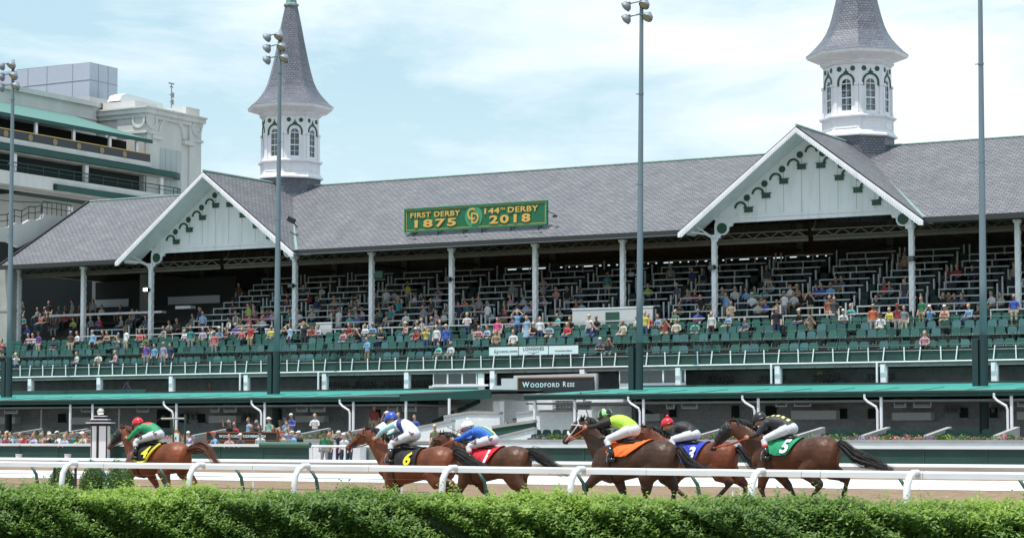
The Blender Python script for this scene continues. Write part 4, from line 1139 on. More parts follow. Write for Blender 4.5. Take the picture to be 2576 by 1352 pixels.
# terraces (front plane s = -65, facing +s)
mb = MB(); slab(mb, [(-64.6, N0, 29.42), (-64.6, 44.6, 29.42), (-70.5, 40.5, 31.6), (-70.5, N0, 31.6)], 0.2); mb.build('terrace_roof', [mat('pale_teal_roof', (0.10, 0.22, 0.195), 0.6, var=0.08), dark], CH, co)
cb('roof_fascia', teal_dk, (-64.62, -64.5, N0, 44.7, 29.1, 29.44))
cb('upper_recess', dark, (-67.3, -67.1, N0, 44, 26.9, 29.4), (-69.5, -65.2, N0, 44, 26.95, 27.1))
sl = cb('upper_slab', cream, (-65.3, -64.6, N0, 44.8, 26.85, 27.3))
pr = cb('upper_railing', mat('smoked_railing', (0.03, 0.03, 0.04), 0.3), (-64.75, -64.7, N0, 44.6, 27.3, 28.05))
cb('gold_handrail', gold, (-64.8, -64.68, N0, 44.7, 28.05, 28.12), parent=pr)
for u, v in ((14, 342), (76, 351), (138, 360), (198, 369), (256, 378), (313, 387)):
    p = on_plane(u, v, s=-64.7)
    mb = MB(); mb.prism([(p.y + 0.3 * math.cos(t * PI / 8), 27.66 + 0.3 * math.sin(t * PI / 8)) for t in range(16)], 'yz', -64.68, -64.66); mb.build('medallion', mat('dull_gold', (0.28, 0.2, 0.09), 0.5), pr, co)
for i, u in enumerate((92, 187, 278, 346)):
    p = on_plane(u, 340, s=-64.85); cb('terrace_column', white, (-65.05, -64.85, p.y - 0.15, p.y + 0.15, 27.3, 29.15))
# middle level: teal canopy with a rounded end
def stadium(n0, n1, s_in, s_out, z0, z1, name, m, par=CH, thick=None):
    r = (s_out - s_in)
    pts = [(s_out, n0)]
    for i in range(13):
        a = PI / 2 * i / 12
        pts.append((s_out - r + r * math.cos(a), n1 - r + r * math.sin(a)))
    pts.append((s_in, n0))
    mb = MB(); mb.prism(pts, 'xy', z0, z1)
    return mb.build(name, m, par, co)
stadium(N0, 50.8, -67.6, -64.4, 26.25, 26.75, 'middle_canopy', teal_dk)
stadium(N0, 50.3, -67.6, -64.9, 26.1, 26.25, 'canopy_soffit', conc)
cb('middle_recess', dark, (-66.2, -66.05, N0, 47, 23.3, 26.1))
stadium(N0, 51.2, -67.6, -64.6, 23.3, 24.45, 'middle_slab', cream)
mb = MB(); r = 6.0
path = [(-64.75, N0)] + [(-67.6 + 2.85 * math.cos(PI / 2 * i / 12), 48.2 + 2.85 * math.sin(PI / 2 * i / 12)) for i in range(13)]
mb.tube([(a, b, 25.3) for a, b in path], 0.05, 6); mb.tube([(a, b, 24.95) for a, b in path], 0.03, 6)
n = N0 + 1
while n < 48: mb.bx(-64.78, -64.72, n, n + 0.06, 24.45, 25.3); n += 2.0
for i in range(0, 13, 2): a, b = path[i + 1]; mb.bx(a - 0.03, a + 0.03, b - 0.03, b + 0.03, 24.45, 25.3)
mb.build('middle_railing', ggreen, CH, co)
mb = MB(); n = N0
while n < 44: mb.bx(-64.76, -64.74, n, n + 0.02, 24.5, 24.95); n += 0.28
mb.bx(-64.765, -64.735, N0, 44, 24.47, 24.52)
mb.build('railing_bars', ggreen, CH, co)
for u in (38, 219, 408):
    p = on_plane(u, 430, s=-64.95); cb('terrace_column', white, (-65.3, -64.95, p.y - 0.22, p.y + 0.22, 24.4, 26.2))
# lower canopy, turns the corner
pc = on_plane(134, 462, s=-64.6)
cb('lower_canopy', teal_dk, (-90, -64.4, pc.y, pc.y + 0.3, pc.z - 0.55, pc.z), (-64.7, -64.4, pc.y, 52, pc.z - 0.55, pc.z), (-90, -64.7, pc.y + 0.3, 52, pc.z - 0.4, pc.z - 0.05))
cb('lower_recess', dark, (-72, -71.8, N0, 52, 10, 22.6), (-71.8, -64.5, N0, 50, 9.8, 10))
p = on_plane(178, 500, s=-66); cb('terrace_column', white, (-66.3, -66, p.y - 0.3, p.y + 0.3, 17.5, 22.3))
cb('spandrel', cream, (-66, -64.7, N0, pc.y, pc.z, 24.4))
# corner tower
ct = on_plane(363, 265, n=44.6)
TS = ct.x; TZt = ct.z - 0.2
te = on_plane(503, 296, s=TS)
b2 = on_plane(199, 283, n=44.6)
tw = MB(); tw.bx(TS - 26, TS, 44.8, te.y, 8, TZt - 0.9); tower = tw.build('corner_tower', cream, CH, co)
mb = MB(); mb.bx(TS - 26.4, TS + 0.45, 44.35, te.y + 0.4, TZt - 0.5, TZt - 0.05); mb.bx(TS - 26.2, TS + 0.25, 44.55, te.y + 0.2, TZt - 0.9, TZt - 0.5); mb.bx(TS - 26.5, TS + 0.6, 44.2, te.y + 0.5, TZt - 0.05, TZt + 0.1)
mb.build('cornice', cream, tower, co)
# pilasters, arch and roundels on the tower
pw = (te.y - 44.8)
cb('pilaster', cream, (TS, TS + 0.2, 44.8, 44.8 + pw * 0.2, 8, TZt - 0.9), (TS, TS + 0.2, te.y - pw * 0.22, te.y, 8, TZt - 0.9), (TS - 3.3, TS, 44.65, 44.8, 8, TZt - 0.9), parent=tower)
zb = on_plane(480, 350, s=TS).z
cb('string_course', cream, (TS, TS + 0.35, 44.7, 44.8 + pw * 0.22, zb - 0.25, zb), (TS, TS + 0.35, te.y - pw * 0.24, te.y + 0.15, zb - 0.25, zb), (TS - 3.5, TS + 0.35, 44.5, 44.8, zb - 0.25, zb), parent=tower)
def ringyz(cy, cz, r, w, s, name):
    mb = MB(); N = 28
    for i in range(N):
        a0, a1 = 2 * PI * i / N, 2 * PI * (i + 1) / N
        mb.prism([(cy + (r - w) * math.cos(a0), cz + (r - w) * math.sin(a0)), (cy + r * math.cos(a0), cz + r * math.sin(a0)), (cy + r * math.cos(a1), cz + r * math.sin(a1)), (cy + (r - w) * math.cos(a1), cz + (r - w) * math.sin(a1))], 'yz', s, s + 0.12)
    mb.build(name, cream, tower, co)
for u, v in ((376, 303), (490, 323)):
    p = on_plane(u, v, s=TS); ringyz(p.y, p.z, 0.78, 0.2, TS + 0.2, 'roundel')
p = on_plane(350, 302, n=44.65)
mb = MB(); N = 28
for i in range(N):
    a0, a1 = 2 * PI * i / N, 2 * PI * (i + 1) / N
    mb.prism([(p.x + 0.58 * math.cos(a0), p.z + 0.58 * math.sin(a0)), (p.x + 0.78 * math.cos(a0), p.z + 0.78 * math.sin(a0)), (p.x + 0.78 * math.cos(a1), p.z + 0.78 * math.sin(a1)), (p.x + 0.58 * math.cos(a1), p.z + 0.58 * math.sin(a1))], 'xz', 44.5, 44.65)
mb.build('roundel', cream, tower, co)
# tall arch on the tower side
ac = on_plane(430, 345, s=TS); aw = pw * 0.22
mb = MB(); N = 18
for i in range(N):
    a0, a1 = PI * i / N, PI * (i + 1) / N
    for (ri, ro, dd) in ((aw - 0.15, aw + 0.25, 0.2), (aw + 0.25, aw + 0.45, 0.1)):
        mb.prism([(ac.y + ri * math.cos(a0), ac.z + ri * math.sin(a0)), (ac.y + ro * math.cos(a0), ac.z + ro * math.sin(a0)), (ac.y + ro * math.cos(a1), ac.z + ro * math.sin(a1)), (ac.y + ri * math.cos(a1), ac.z + ri * math.sin(a1))], 'yz', TS, TS + dd)
mb.bx(TS, TS + 0.4, ac.y - aw - 1.3, ac.y - aw + 0.15, ac.z - 0.5, ac.z - 0.1); mb.bx(TS, TS + 0.4, ac.y + aw - 0.15, ac.y + aw + 1.3, ac.z - 0.5, ac.z - 0.1)
mb.bx(TS, TS + 0.35, ac.y - 0.25, ac.y + 0.25, ac.z + aw - 0.1, ac.z + aw + 0.75)
mb.build('arch_moulding', cream, tower, co)
mb = MB(); mb.bx(TS, TS + 0.04, ac.y - aw + 0.2, ac.y + aw - 0.2, 10, ac.z - 1.2)
for k in (-1, 0, 1): mb.bx(TS + 0.04, TS + 0.07, ac.y + k * aw * 0.45 - 0.03, ac.y + k * aw * 0.45 + 0.03, 10, ac.z - 1.2)
mb.build('panel', mat('pale_grey_panel', (0.46, 0.49, 0.5), 0.6), tower, co)
# rooftop structures
def uvbox(name, m, u0, u1, vtop, vbot, s, depth, par=CH):
    a = on_plane(u0, vtop, s=s); b = on_plane(u1, vtop, s=s); c = on_plane(u0, vbot, s=s)
    return cb(name, m, (s - depth, s, min(a.y, b.y), max(a.y, b.y), c.z - 3, a.z), parent=par)
a = on_plane(223, 237, s=-72); b = on_plane(303, 258, s=-72)
cb('set_back_block', cream, (-95, -72, a.y, b.y, 20, a.z - 0.3)); cb('cornice', cream, (-95.5, -71.5, a.y - 0.4, b.y + 0.4, a.z - 0.75, a.z - 0.3), (-95.3, -71.7, a.y - 0.2, b.y + 0.2, a.z - 1.1, a.z - 0.75))
c2 = on_plane(178, 238, s=-71); d2 = on_plane(0, 205, s=-71)
cb('long_parapet', cream, (-95, -71, N0 - 10, a.y, 20, c2.z - 0.3)); cb('parapet_cornice', cream, (-95, -70.6, N0 - 10, a.y, c2.z - 0.75, c2.z - 0.3), (-95, -70.85, N0 - 10, a.y, c2.z - 2.0, c2.z - 1.9))
a = on_plane(226, 156, s=-74); b = on_plane(296, 171, s=-74)
ph = cb('panelled_penthouse', lav, (-90, -74, a.y, b.y, 28, a.z))
mb = MB()
for k in range(1, 5): mb.bx(-74, -73.97, a.y, b.y, a.z - 1.75 * k, a.z - 1.75 * k + 0.06); mb.bx(-90, -74, a.y - 0.03, a.y, a.z - 1.75 * k, a.z - 1.75 * k + 0.06)
for k in (0.3, 0.65): y = a.y + (b.y - a.y) * k; mb.bx(-74, -73.97, y, y + 0.06, 28, a.z)
for k in (2.2, 5.5, 8): mb.bx(-74 - k, -74 - k + 0.06, a.y - 0.03, a.y, 28, a.z)
mb.build('panel_joint', mat('joint_grey', (0.33, 0.35, 0.42), 0.6), ph, co)
c3 = on_plane(55, 182, n=a.y + 1); e3 = on_plane(170, 170, n=a.y + 1)
mb = MB(); mb.prism([(c3.x, c3.z), (e3.x + 1, e3.z), (e3.x + 1, 28), (c3.x, 28)], 'xz', a.y + 1, b.y - 0.4); wing = mb.build('penthouse_wing', lav, CH, co)
mb = MB(); mb.beam((c3.x - 0.5, a.y + 0.9, c3.z + 0.1), (e3.x + 0.6, a.y + 0.9, e3.z + 0.1), 0.3, 0.35); mb.build('coping', conc_dk, wing, co)
# rooftop ducts on the tower
a = on_plane(340, 247, s=TS - 2); b = on_plane(395, 262, s=TS - 2)
cb('vent_box', cream, (TS - 6, TS - 2, a.y, b.y, TZt - 0.5, a.z - 0.2), parent=tower)
d = on_plane(300, 240, s=TS - 4)
mb = MB(); prof = [(d.y, d.z - 0.5), (d.y + 0.4, d.z + 0.1), (d.y + 1.1, d.z + 0.35), (d.y + 6.5, d.z + 0.1), (d.y + 6.9, d.z - 0.5), (d.y + 6.5, d.z - 0.8), (d.y + 3, d.z - 0.7)]
mb.prism(prof, 'yz', TS - 5.5, TS - 4); mb.build('duct_hood', mat('bright_duct', (0.7, 0.72, 0.72), 0.4), tower, co)
a = on_plane(468, 268, s=TS - 0.5); b = on_plane(502, 272, s=TS - 0.5)
cb('corner_block', cream, (TS - 4, TS - 0.5, a.y, b.y, TZt - 0.2, a.z), parent=tower)
m0 = on_plane(431, 268, s=TS - 3); m1 = on_plane(431, 210, s=TS - 3)
mt = thing('antenna_mast', 'thin mast with small antennas on the clubhouse tower', 'antenna', tuple(m0))
hh = m1.z - m0.z
mb = MB(); mb.tube([(0, 0, -1.5), (0, 0, hh)], 0.06, 8); mb.build('mast', conc, mt)
for z, w in ((hh, 0.55), (hh * 0.85, 0.3), (hh * 0.5, 0.35), (hh * 0.2, 0.3)):
    mb = MB(); mb.bx(-0.06, 0.06, -w * 0.8, w * 0.7, z - 0.06, z + 0.05)
    if z < hh * 0.6: mb.bx(-0.1, 0.1, w * 0.3, w * 0.9, z - 0.25, z + 0.25)
    mb.build('antenna', conc, mt)
# outside stairs at the roof's left end (plane s = -41.5)
SS = -41.5
q = [(0, 574), (22, 572), (40, 560), (58, 563), (76, 552), (92, 553), (107, 549), (110, 538), (182, 548)]
P = [on_plane(u, v, s=SS) for u, v in q]
ST = thing('outside_stairs', 'white sided outdoor staircase with green railings at the left end of the slate roof', 'stairs', (SS, P[0].y, P[0].z - 3))
so2 = (SS, P[0].y, P[0].z - 3)
poly = [(P[0].y - 8, P[0].z)] + [(p.y, p.z) for p in P]
lowp = [on_plane(u, v, s=SS) for u, v in ((182, 549), (47, 622), (22, 608), (0, 606))]
poly2 = poly + [(p.y, p.z) for p in lowp] + [(P[0].y - 8, lowp[-1].z)]
mb = MB(); mb.prism(poly2, 'yz', SS - 0.3, SS); mb.build('side_wall', cream, ST, so2)
mb = MB()
for (ya, za), (yb, zb_) in zip(poly, poly[1:]):
    mb.tube([(SS - 0.15, ya, za + 0.95), (SS - 0.15, yb, zb_ + 0.95)], 0.05, 6); mb.tube([(SS - 0.15, ya, za + 0.5), (SS - 0.15, yb, zb_ + 0.5)], 0.035, 6)
    d = math.hypot(yb - ya, zb_ - za); nn = max(1, int(d / 0.45))
    for i in range(nn + 1):
        f = i / nn; y = ya + (yb - ya) * f; z = za + (zb_ - za) * f
        mb.bx(SS - 0.17, SS - 0.13, y - 0.02, y + 0.02, z, z + 0.95)
mb.build('railing', ggreen, ST, so2)
mb = MB(); mb.tube([(SS - 1.5, P[0].y - 8, P[3].z + 1.3), (SS - 1.5, P[5].y, P[5].z + 1.4), (SS - 1.5, P[-1].y, P[-1].z + 1.2)], 0.05, 6); mb.build('inner_rail', ggreen, ST, so2)
# concrete pillar and green post at the far left edge
p0 = on_plane(-25, 860, n=-1.0); p1 = on_plane(19, 860, n=-1.0)
PLR = thing('concrete_pillar', 'grey concrete pillar at the left edge of the picture beside the deck', 'pillar', (p0.x, -1.0, 0))
mb = MB(); mb.bx(p0.x, p1.x, -1.0, 0.4, 0, 13.2); mb.build('shaft', conc, PLR, (p0.x, -1.0, 0))
mb = MB(); mb.bx(p0.x - 0.05, p1.x + 0.05, -1.05, 0.45, 10.3, 10.5); mb.build('band', conc, PLR, (p0.x, -1.0, 0))
# ================================================================== RAILS, HEDGE, BUSHES, FINISH POST
def rail_pt(u, n, z): 
    p = on_plane(u, 1200, n=n, F=RF); return p.x
# front safety rail
ro = (0, 0, 0)
FR = thing('safety_rail', 'thick white plastic safety rail with goose-neck posts crossing the whole foreground', 'rail', ro, F=RF)
def rail_profile(h=0.12, d=0.14):
    return [(-d / 2, -h / 2), (d / 2, -h / 2), (d / 2, h * 0.25), (d * 0.28, h / 2), (-d * 0.28, h / 2), (-d / 2, h * 0.25)]
z_r = 1.09
mb = MB(); mb.prism([(a, z_r + b) for a, b in rail_profile()], 'yz', -40, 30); rb_ = mb.build('rail_tube', rail_wht, FR, ro)
mb = MB()
for u in (266, 640, 932, 1140, 1460, 2020, 2325, 2068, 1630): x = rail_pt(u, 0, 1); mb.prism([(a * 1.03, z_r + b * 1.03) for a, b in rail_profile()], 'yz', x, x + 0.012)
mb.build('joint', conc, rb_, ro)
for u in (155, 475, 740, 1112, 1435, 1890, 2280, 2640, -130):
    x = on_plane(u, 1220, n=-0.5, F=RF).x
    mb = MB(); mb.tube([(x, -0.5, 0), (x, -0.5, 0.7), (x, -0.47, 0.92), (x, -0.38, 1.05), (x, -0.25, 1.12), (x + 0.0, -0.08, 1.13), (x + 0.02, -0.02, 1.10)], [0.062, 0.062, 0.062, 0.06, 0.058, 0.05, 0.045], 14)
    mb.build('post', rail_wht, FR, ro, smooth=True)
# dark green curved posts behind the rail carrying the wire fence
WF = thing('wire_fence', 'low fence of dark green bent posts and thin wires just behind the white rail', 'fence', ro, F=RF)
for u in (85, 258, 407, 600, 788, 1210, 1458, 1745, 2268, 2570):
    x = on_plane(u, 1200, n=0.75, F=RF).x
    mb = MB(); mb.tube([(x + 0.16, 0.75, 0), (x + 0.15, 0.75, 0.5), (x + 0.08, 0.75, 0.85), (x - 0.02, 0.7, 1.02)], [0.04, 0.04, 0.035, 0.03], 8); mb.build('post', dgreen, WF, ro, smooth=True)
mb = MB()
for z in (0.86, 0.62, 0.4): mb.tube([(-30, 0.8, z), (-2.6, 0.8, z)], 0.006, 4)
mb.build('wire', black, WF, ro)
for u in (190, 137): 
    x = on_plane(u, 1200, n=0.85, F=RF).x
    mb = MB(); mb.tube([(x, 0.85, 0), (x, 0.85, 1.0)], 0.03, 8); mb.build('post', black, WF, ro)

# inner rail of the dirt track (far side of the horses) with white skirting board
IN_ = -64.0
z1 = on_plane(1288, 1160.5, n=IN_).z; z2 = on_plane(1288, 1194.5, n=IN_).z; z3 = on_plane(1288, 1215, n=IN_).z
io = (0, IN_, 0)
IR = thing('track_rail', 'pale track rail with white skirting board on the far side of the horses', 'rail', io)
mb = MB(); mb.prism([(IN_ - 0.1, z1), (IN_ + 0.06, z1 + 0.02), (IN_ + 0.06, z1 - 0.15), (IN_ - 0.02, z1 - 0.18), (IN_ - 0.12, z1 - 0.05)], 'yz', -90, 60); mb.build('rail_tube', rail_wht, IR, io)
mb = MB(); mb.prism([(IN_ - 0.03, z1 - 0.06), (IN_ - 0.015, z1 - 0.06), (IN_ - 0.015, z1 - 0.17), (IN_ - 0.03, z1 - 0.17)], 'yz', -90, 60)
bo = on_plane(560, 1200, n=IN_).x
mb = MB(); mb.prism([(IN_ - 0.46, z3), (IN_ - 0.3, z2), (IN_ - 0.28, z2 - 0.01), (IN_ - 0.44, z3 - 0.02)], 'yz', -90, 60); mb.build('skirting_board', rail_wht, IR, io)
s = -60
k = 0
while s < 45:
    mb = MB(); mb.tube([(s, IN_ - 0.4, 0), (s, IN_ - 0.4, z3 - 0.05), (s + 0.0, IN_ - 0.36, z3 + 0.06)], 0.028, 8); mb.tube([(s, IN_ + 0.06, 0), (s, IN_ + 0.06, z1 - 0.1)], 0.03, 8); mb.build('post', white_old, IR, io); s += 4.9
# outer rail and green boards in front of the spectators
OR = -23.5
oo = (0, OR, 0)
u_gap0, u_gap1 = 775, 1090
def gx(u): return on_plane(u, 1140, n=OR).x
OW = thing('rail_wall', 'green boarded wall with white top rail between track and spectators', 'wall', oo)
def boards(x0, x1):
    mb = MB(); mb.bx(x0, x1, OR, OR + 0.05, 0, 1.13); mb.build('board_panel', mat('rail_board_green', (0.012, 0.05, 0.042), 0.6, dirt=(0.022, 0.07, 0.06), vscale=0.9, bump=0.2), OW, oo)
    x = x0
    while x < x1:
        mb = MB(); mb.bx(x, x + 0.06, OR - 0.03, OR - 0.001, 0.0, 1.13); mb.build('batten', ggreen, OW, oo); x += 2.75
boards(-70, gx(776)); boards(gx(1090), 48)
mb = MB(); mb.prism([(OR - 0.1, 1.13), (OR + 0.14, 1.13), (OR + 0.14, 1.27), (OR - 0.1, 1.27)], 'yz', -70, gx(655)); mb.prism([(OR - 0.1, 1.13), (OR + 0.14, 1.13), (OR + 0.14, 1.27), (OR - 0.1, 1.27)], 'yz', gx(1090), 48); mb.build('top_rail', rail_wht, OW, oo)
mb = MB(); mb.tube([(gx(655), OR, 1.24), (gx(780), OR, 1.22)], 0.15, 12); mb.build('padded_rail', mat('padded_green', (0.06, 0.13, 0.10), 0.5), OW, oo)
mb = MB(); mb.tube([(gx(783), OR + 0.05, 1.16), (gx(1092), OR + 0.05, 1.16)], 0.06, 8); mb.build('gap_rail', rail_wht, OW, oo)
for u in (783, 866, 1005): mb = MB(); x = gx(u); mb.tube([(x, OR + 0.05, 0), (x, OR + 0.05, 1.16)], 0.05, 8); mb.build('gap_post', rail_wht, OW, oo)
# light walls inside the winner's gap
for u0, u1, v, n, m, lab in ((760, 812, 1122, -19.0, white_old, 'low pale wall behind the two men in shorts'), (812, 852, 1120, -19.2, dgreen, 'dark green panel wall behind the man in beige'), (852, 960, 1119, -18.8, conc, 'low grey wall behind the legs of the men at the gap'), (960, 1250, 1114, -18.7, conc, 'grey apron wall behind the bridle of the horse wearing six')):
    a = on_plane(u0, v, n=n); b = on_plane(u1, v, n=n); mb = MB(); mb.bx(a.x, b.x, n, n + 0.2, 0, a.z); mb.bx(a.x - 0.02, b.x + 0.02, n - 0.04, n + 0.24, a.z, a.z + 0.06); tag(mb.build('low_wall', m, org=(a.x, n, 0)), lab, 'wall')
# winner's circle sign
n = -21.9
a = on_plane(522, 1105, n=n); b = on_plane(697, 1103, n=n); t = on_plane(522, 1088, n=n); o_ = ((a.x + b.x) / 2, n, 0)
WC = thing('rail_sign', 'long dark sign in a brown frame between the spectators left of the pack', 'sign', o_)
mb = MB(); mb.bx(a.x, b.x, n, n + 0.08, a.z, t.z); mb.build('board', MATS['sign_black'], WC, o_)
mb = MB()
for q in ((a.x - 0.06, b.x + 0.06, a.z - 0.06, a.z), (a.x - 0.06, b.x + 0.06, t.z, t.z + 0.06), (a.x - 0.06, a.x, a.z, t.z), (b.x, b.x + 0.06, a.z, t.z)): mb.bx(q[0], q[1], n - 0.04, n + 0.08, q[2], q[3])
mb.bx(a.x, b.x, n, n + 0.1, 0, a.z - 0.06)
mb.build('frame', rust, WC, o_)
text_obj('lettering', 'WOODFORD RESERVE', 0.2, bannerm, WC, (-0.35, -0.02, (a.z + t.z) / 2), 1.05, 0.006, 0.003, 1.08)
text_obj('lettering', "WINNER'S CIRCLE", 0.17, bannerm, WC, (1.05, -0.02, (a.z + t.z) / 2), 0.72, 0.006, 0.005)
for (u, v, lab) in ((443, 1100, 'small white plaque in an orange frame behind the leading horse'),):
    p = on_plane(u, v, n=-21.8); t = thing('plaque', lab, 'sign', tuple(p))
    mb = MB(); mb.prism([(-0.26, -0.35), (0.26, -0.35), (0.26, 0.2), (0.12, 0.32), (0.12, 0.42), (-0.12, 0.42), (-0.12, 0.32), (-0.26, 0.2)], 'xz', 0, 0.05); mb.build('frame', mat('orange_frame', (0.4, 0.12, 0.03), 0.6), t)
    mb = MB(); mb.prism([(-0.19, -0.28), (0.19, -0.28), (0.19, 0.18), (0, 0.28), (-0.19, 0.18)], 'xz', -0.02, -0.003); mb.build('face', bannerm, t); mb = MB(); mb.bx(-0.03, 0.03, 0.051, 0.1, -1.2, -0.2); mb.build('stake', dgreen, t)
    text_obj('emblem', '8', 0.2, black, t, (0, -0.03, -0.03))
# striped canopy stand
p = on_plane(975, 1068, n=-20.4)
t = thing('cart_canopy', 'small white ribbed canopy behind the jockey with blue cap', 'canopy', tuple(p))
mb = MB(); mb.add([(-0.75, -0.5, -0.28), (0.75, -0.5, -0.28), (0.55, 0.4, 0.25), (-0.4, 0.4, 0.25), (-0.75, -0.5, -0.33), (0.75, -0.5, -0.33), (0.55, 0.4, 0.2), (-0.4, 0.4, 0.2)], [(0, 1, 2, 3), (7, 6, 5, 4), (0, 4, 5, 1), (1, 5, 6, 2), (2, 6, 7, 3), (3, 7, 4, 0)]); rf_ = mb.build('roof', white, t)
mb = MB()
for i in range(6): x = -0.7 + 0.27 * i; mb.beam((x, -0.5, -0.265), (x * 0.62 + 0.05, 0.4, 0.262), 0.025, 0.02)
mb.build('rib', conc, rf_)
mb = MB(); mb.bx(-0.6, -0.55, -0.4, -0.35, -1.2, -0.3); mb.bx(0.55, 0.6, -0.4, -0.35, -1.2, -0.3); mb.build('leg', conc, t)

# finish post: black and white pillar with silver ball
p = on_plane(252, 1150, n=-24.6)
FPF = BF @ Matrix.Translation((p.x, -24.6, 0)) @ Matrix.Rotation(-AB, 4, 'Z')
FP = thing('finish_post', 'black and white finish pillar with stepped cap and silver ball on top', 'post', (0, 0, 0), F=FPF)
def fz(v): return on_plane(252, v, n=-24.6).z
W2 = 0.42
mb = MB(); mb.bx(-W2, W2, -W2, W2, 0, fz(1069)); mb.build('pillar', black, FP)
mb = MB(); zt = fz(1070.5)
for (a, b) in ((-0.36, -0.13), (0.01, 0.37)): mb.bx(a, b, -W2 - 0.03, -W2 - 0.002, 0, zt)
for sg in (-1, 1): mb.bx(min(sg * W2, sg * (W2 + 0.03)) + (0.002 if sg > 0 else -0.002), max(sg * W2, sg * (W2 + 0.03)), -0.34, 0.34, 0, zt)
mb.build('white_stripe', white, FP)
for i, (w, v0, v1, m) in enumerate(((0.46, 1069, 1063.5, black), (0.66, 1063.5, 1061.3, white), (0.42, 1061.3, 1055, black), (0.46, 1055, 1053.2, white), (0.29, 1053.2, 1046.5, black), (0.32, 1046.5, 1044.8, white), (0.1, 1044.8, 1043, black))):
    mb = MB(); mb.bx(-w, w, -w, w, fz(v0), fz(v1)); mb.build('cap_tier', m, FP)
mb = MB(); mb.ball((0, 0, fz(1035)), 0.2, 0, 24, 16); mb.build('ball', mat('silver_ball', (0.8, 0.8, 0.72), 0.18, 0.9), FP, smooth=True)
# buckets
for u, lab in ((41, 'white plastic bucket at the foot of the green boards, left one of two'), (164, 'white plastic bucket at the foot of the green boards, right one of two')):
    q = on_plane(u, 1150, n=-24.2); 
    mb = MB(); zz = on_plane(u, 1141, n=-24.2).z; mb.tube([(0, 0, 0.0), (0, 0, zz)], [0.14, 0.18], 14, 0); t = thing('bucket', lab, 'bucket', (q.x, -24.0, 0), group='white buckets by the green boards')
    mb.build('pail', white, t, smooth=False); mb = MB(); mb.tube([(0, 0, zz - 0.04), (0, 0, zz)], 0.19, 14); mb.build('rim', white, t)
q = on_plane(238, 1122, n=OR - 0.15); mb = MB(); mb.tube([(0, 0, -0.3), (0, 0, 0.1)], [0.1, 0.15], 12); o = link('hanging_pail', mb.mesh('hanging_pail', steel_gr), org=tuple(q)); tag(o, 'grey pail hanging on the white rail left of the finish post', 'bucket')
# starting-line gate frame behind the leading jockey
q = on_plane(452, 1120, n=-25.5)
t = thing('timing_frame', 'thin dark green frame of a timing device behind the leading jockey', 'frame', (q.x, -25.5, 0))
zt = on_plane(452, 1052, n=-25.5).z
mb = MB(); mb.tube([(0.35, 0, 0), (0.35, 0, zt + 0.2)], 0.06, 8); mb.tube([(-0.25, 0, 0), (-0.5, 0, zt)], 0.045, 8); mb.build('upright', dgreen, t); mb = MB(); mb.tube([(-1.2, 0, zt), (0.35, 0, zt)], 0.05, 8); mb.build('crossbar', conc, t)

# ---- leaves
def leaf_mesh(centers, normals, ups, sizes, tints, name, mats):
    """many small folded leaves as one mesh (numpy)"""
    n = len(centers)
    c = np.array(centers); nn = np.array(normals); up = np.array(ups); sz = np.array(sizes)[:, None]
    nn /= np.linalg.norm(nn, axis=1)[:, None] + 1e-9
    side = np.cross(up, nn); side /= np.linalg.norm(side, axis=1)[:, None] + 1e-9
    up = np.cross(nn, side)
    v = np.empty((n, 6, 3))
    v[:, 0] = c - up * sz * 0.5
    v[:, 1] = c - up * sz * 0.1 + side * sz * 0.23 + nn * sz * 0.06
    v[:, 2] = c + up * sz * 0.22 + side * sz * 0.17 + nn * sz * 0.04
    v[:, 3] = c + up * sz * 0.55 - nn * sz * 0.06
    v[:, 4] = c + up * sz * 0.22 - side * sz * 0.17 + nn * sz * 0.04
    v[:, 5] = c - up * sz * 0.1 - side * sz * 0.23 + nn * sz * 0.06
    me = bpy.data.meshes.new(name)
    me.vertices.add(n * 6); me.vertices.foreach_set('co', v.reshape(-1))
    me.loops.add(n * 8); me.polygons.add(n * 2)
    b = (np.arange(n) * 6)[:, None]
    li = np.concatenate([b + np.array([0, 1, 2, 3]), b + np.array([0, 3, 4, 5])], axis=1).reshape(-1)
    me.loops.foreach_set('vertex_index', li.astype(np.int32))
    me.polygons.foreach_set('loop_start', (np.arange(n * 2) * 4).astype(np.int32))
    at = me.attributes.new('tint', 'FLOAT', 'POINT')
    at.data.foreach_set('value', np.repeat(np.array(tints), 6).astype(np.float32))
    me.materials.append(mats); me.update(calc_edges=True); me.validate()
    return me
def leaf_mat(name, ramp, rough=0.45, trans=0.25):
    m = bpy.data.materials.new(name); m.use_nodes = True; t = m.node_tree; b = t.nodes['Principled BSDF']
    a = t.nodes.new('ShaderNodeAttribute'); a.attribute_name = 'tint'
    r = t.nodes.new('ShaderNodeValToRGB'); cr = r.color_ramp
    while len(cr.elements) < len(ramp): cr.elements.new(0.5)
    for e, (p_, c) in zip(cr.elements, ramp): e.position = p_; e.color = (*c, 1)
    t.links.new(a.outputs['Fac'], r.inputs['Fac']); t.links.new(r.outputs['Color'], b.inputs['Base Color'])
    b.inputs['Roughness'].default_value = rough
    tr = t.nodes.new('ShaderNodeBsdfTranslucent'); mxx = t.nodes.new('ShaderNodeMixShader'); mxx.inputs['Fac'].default_value = trans
    hs = t.nodes.new('ShaderNodeHueSaturation'); hs.inputs['Value'].default_value = 1.6; t.links.new(r.outputs['Color'], hs.inputs['Color']); t.links.new(hs.outputs['Color'], tr.inputs['Color'])
    outn = [q for q in t.nodes if q.type == 'OUTPUT_MATERIAL'][0]
    t.links.new(b.outputs[0], mxx.inputs[1]); t.links.new(tr.outputs[0], mxx.inputs[2]); t.links.new(mxx.outputs[0], outn.inputs['Surface'])
    return m
hedge_leaf = leaf_mat('hedge_leaf', [(0.0, (0.04, 0.085, 0.022)), (0.35, (0.085, 0.165, 0.034)), (0.7, (0.175, 0.285, 0.045)), (1.0, (0.3, 0.42, 0.065))], 0.48, 0.38)
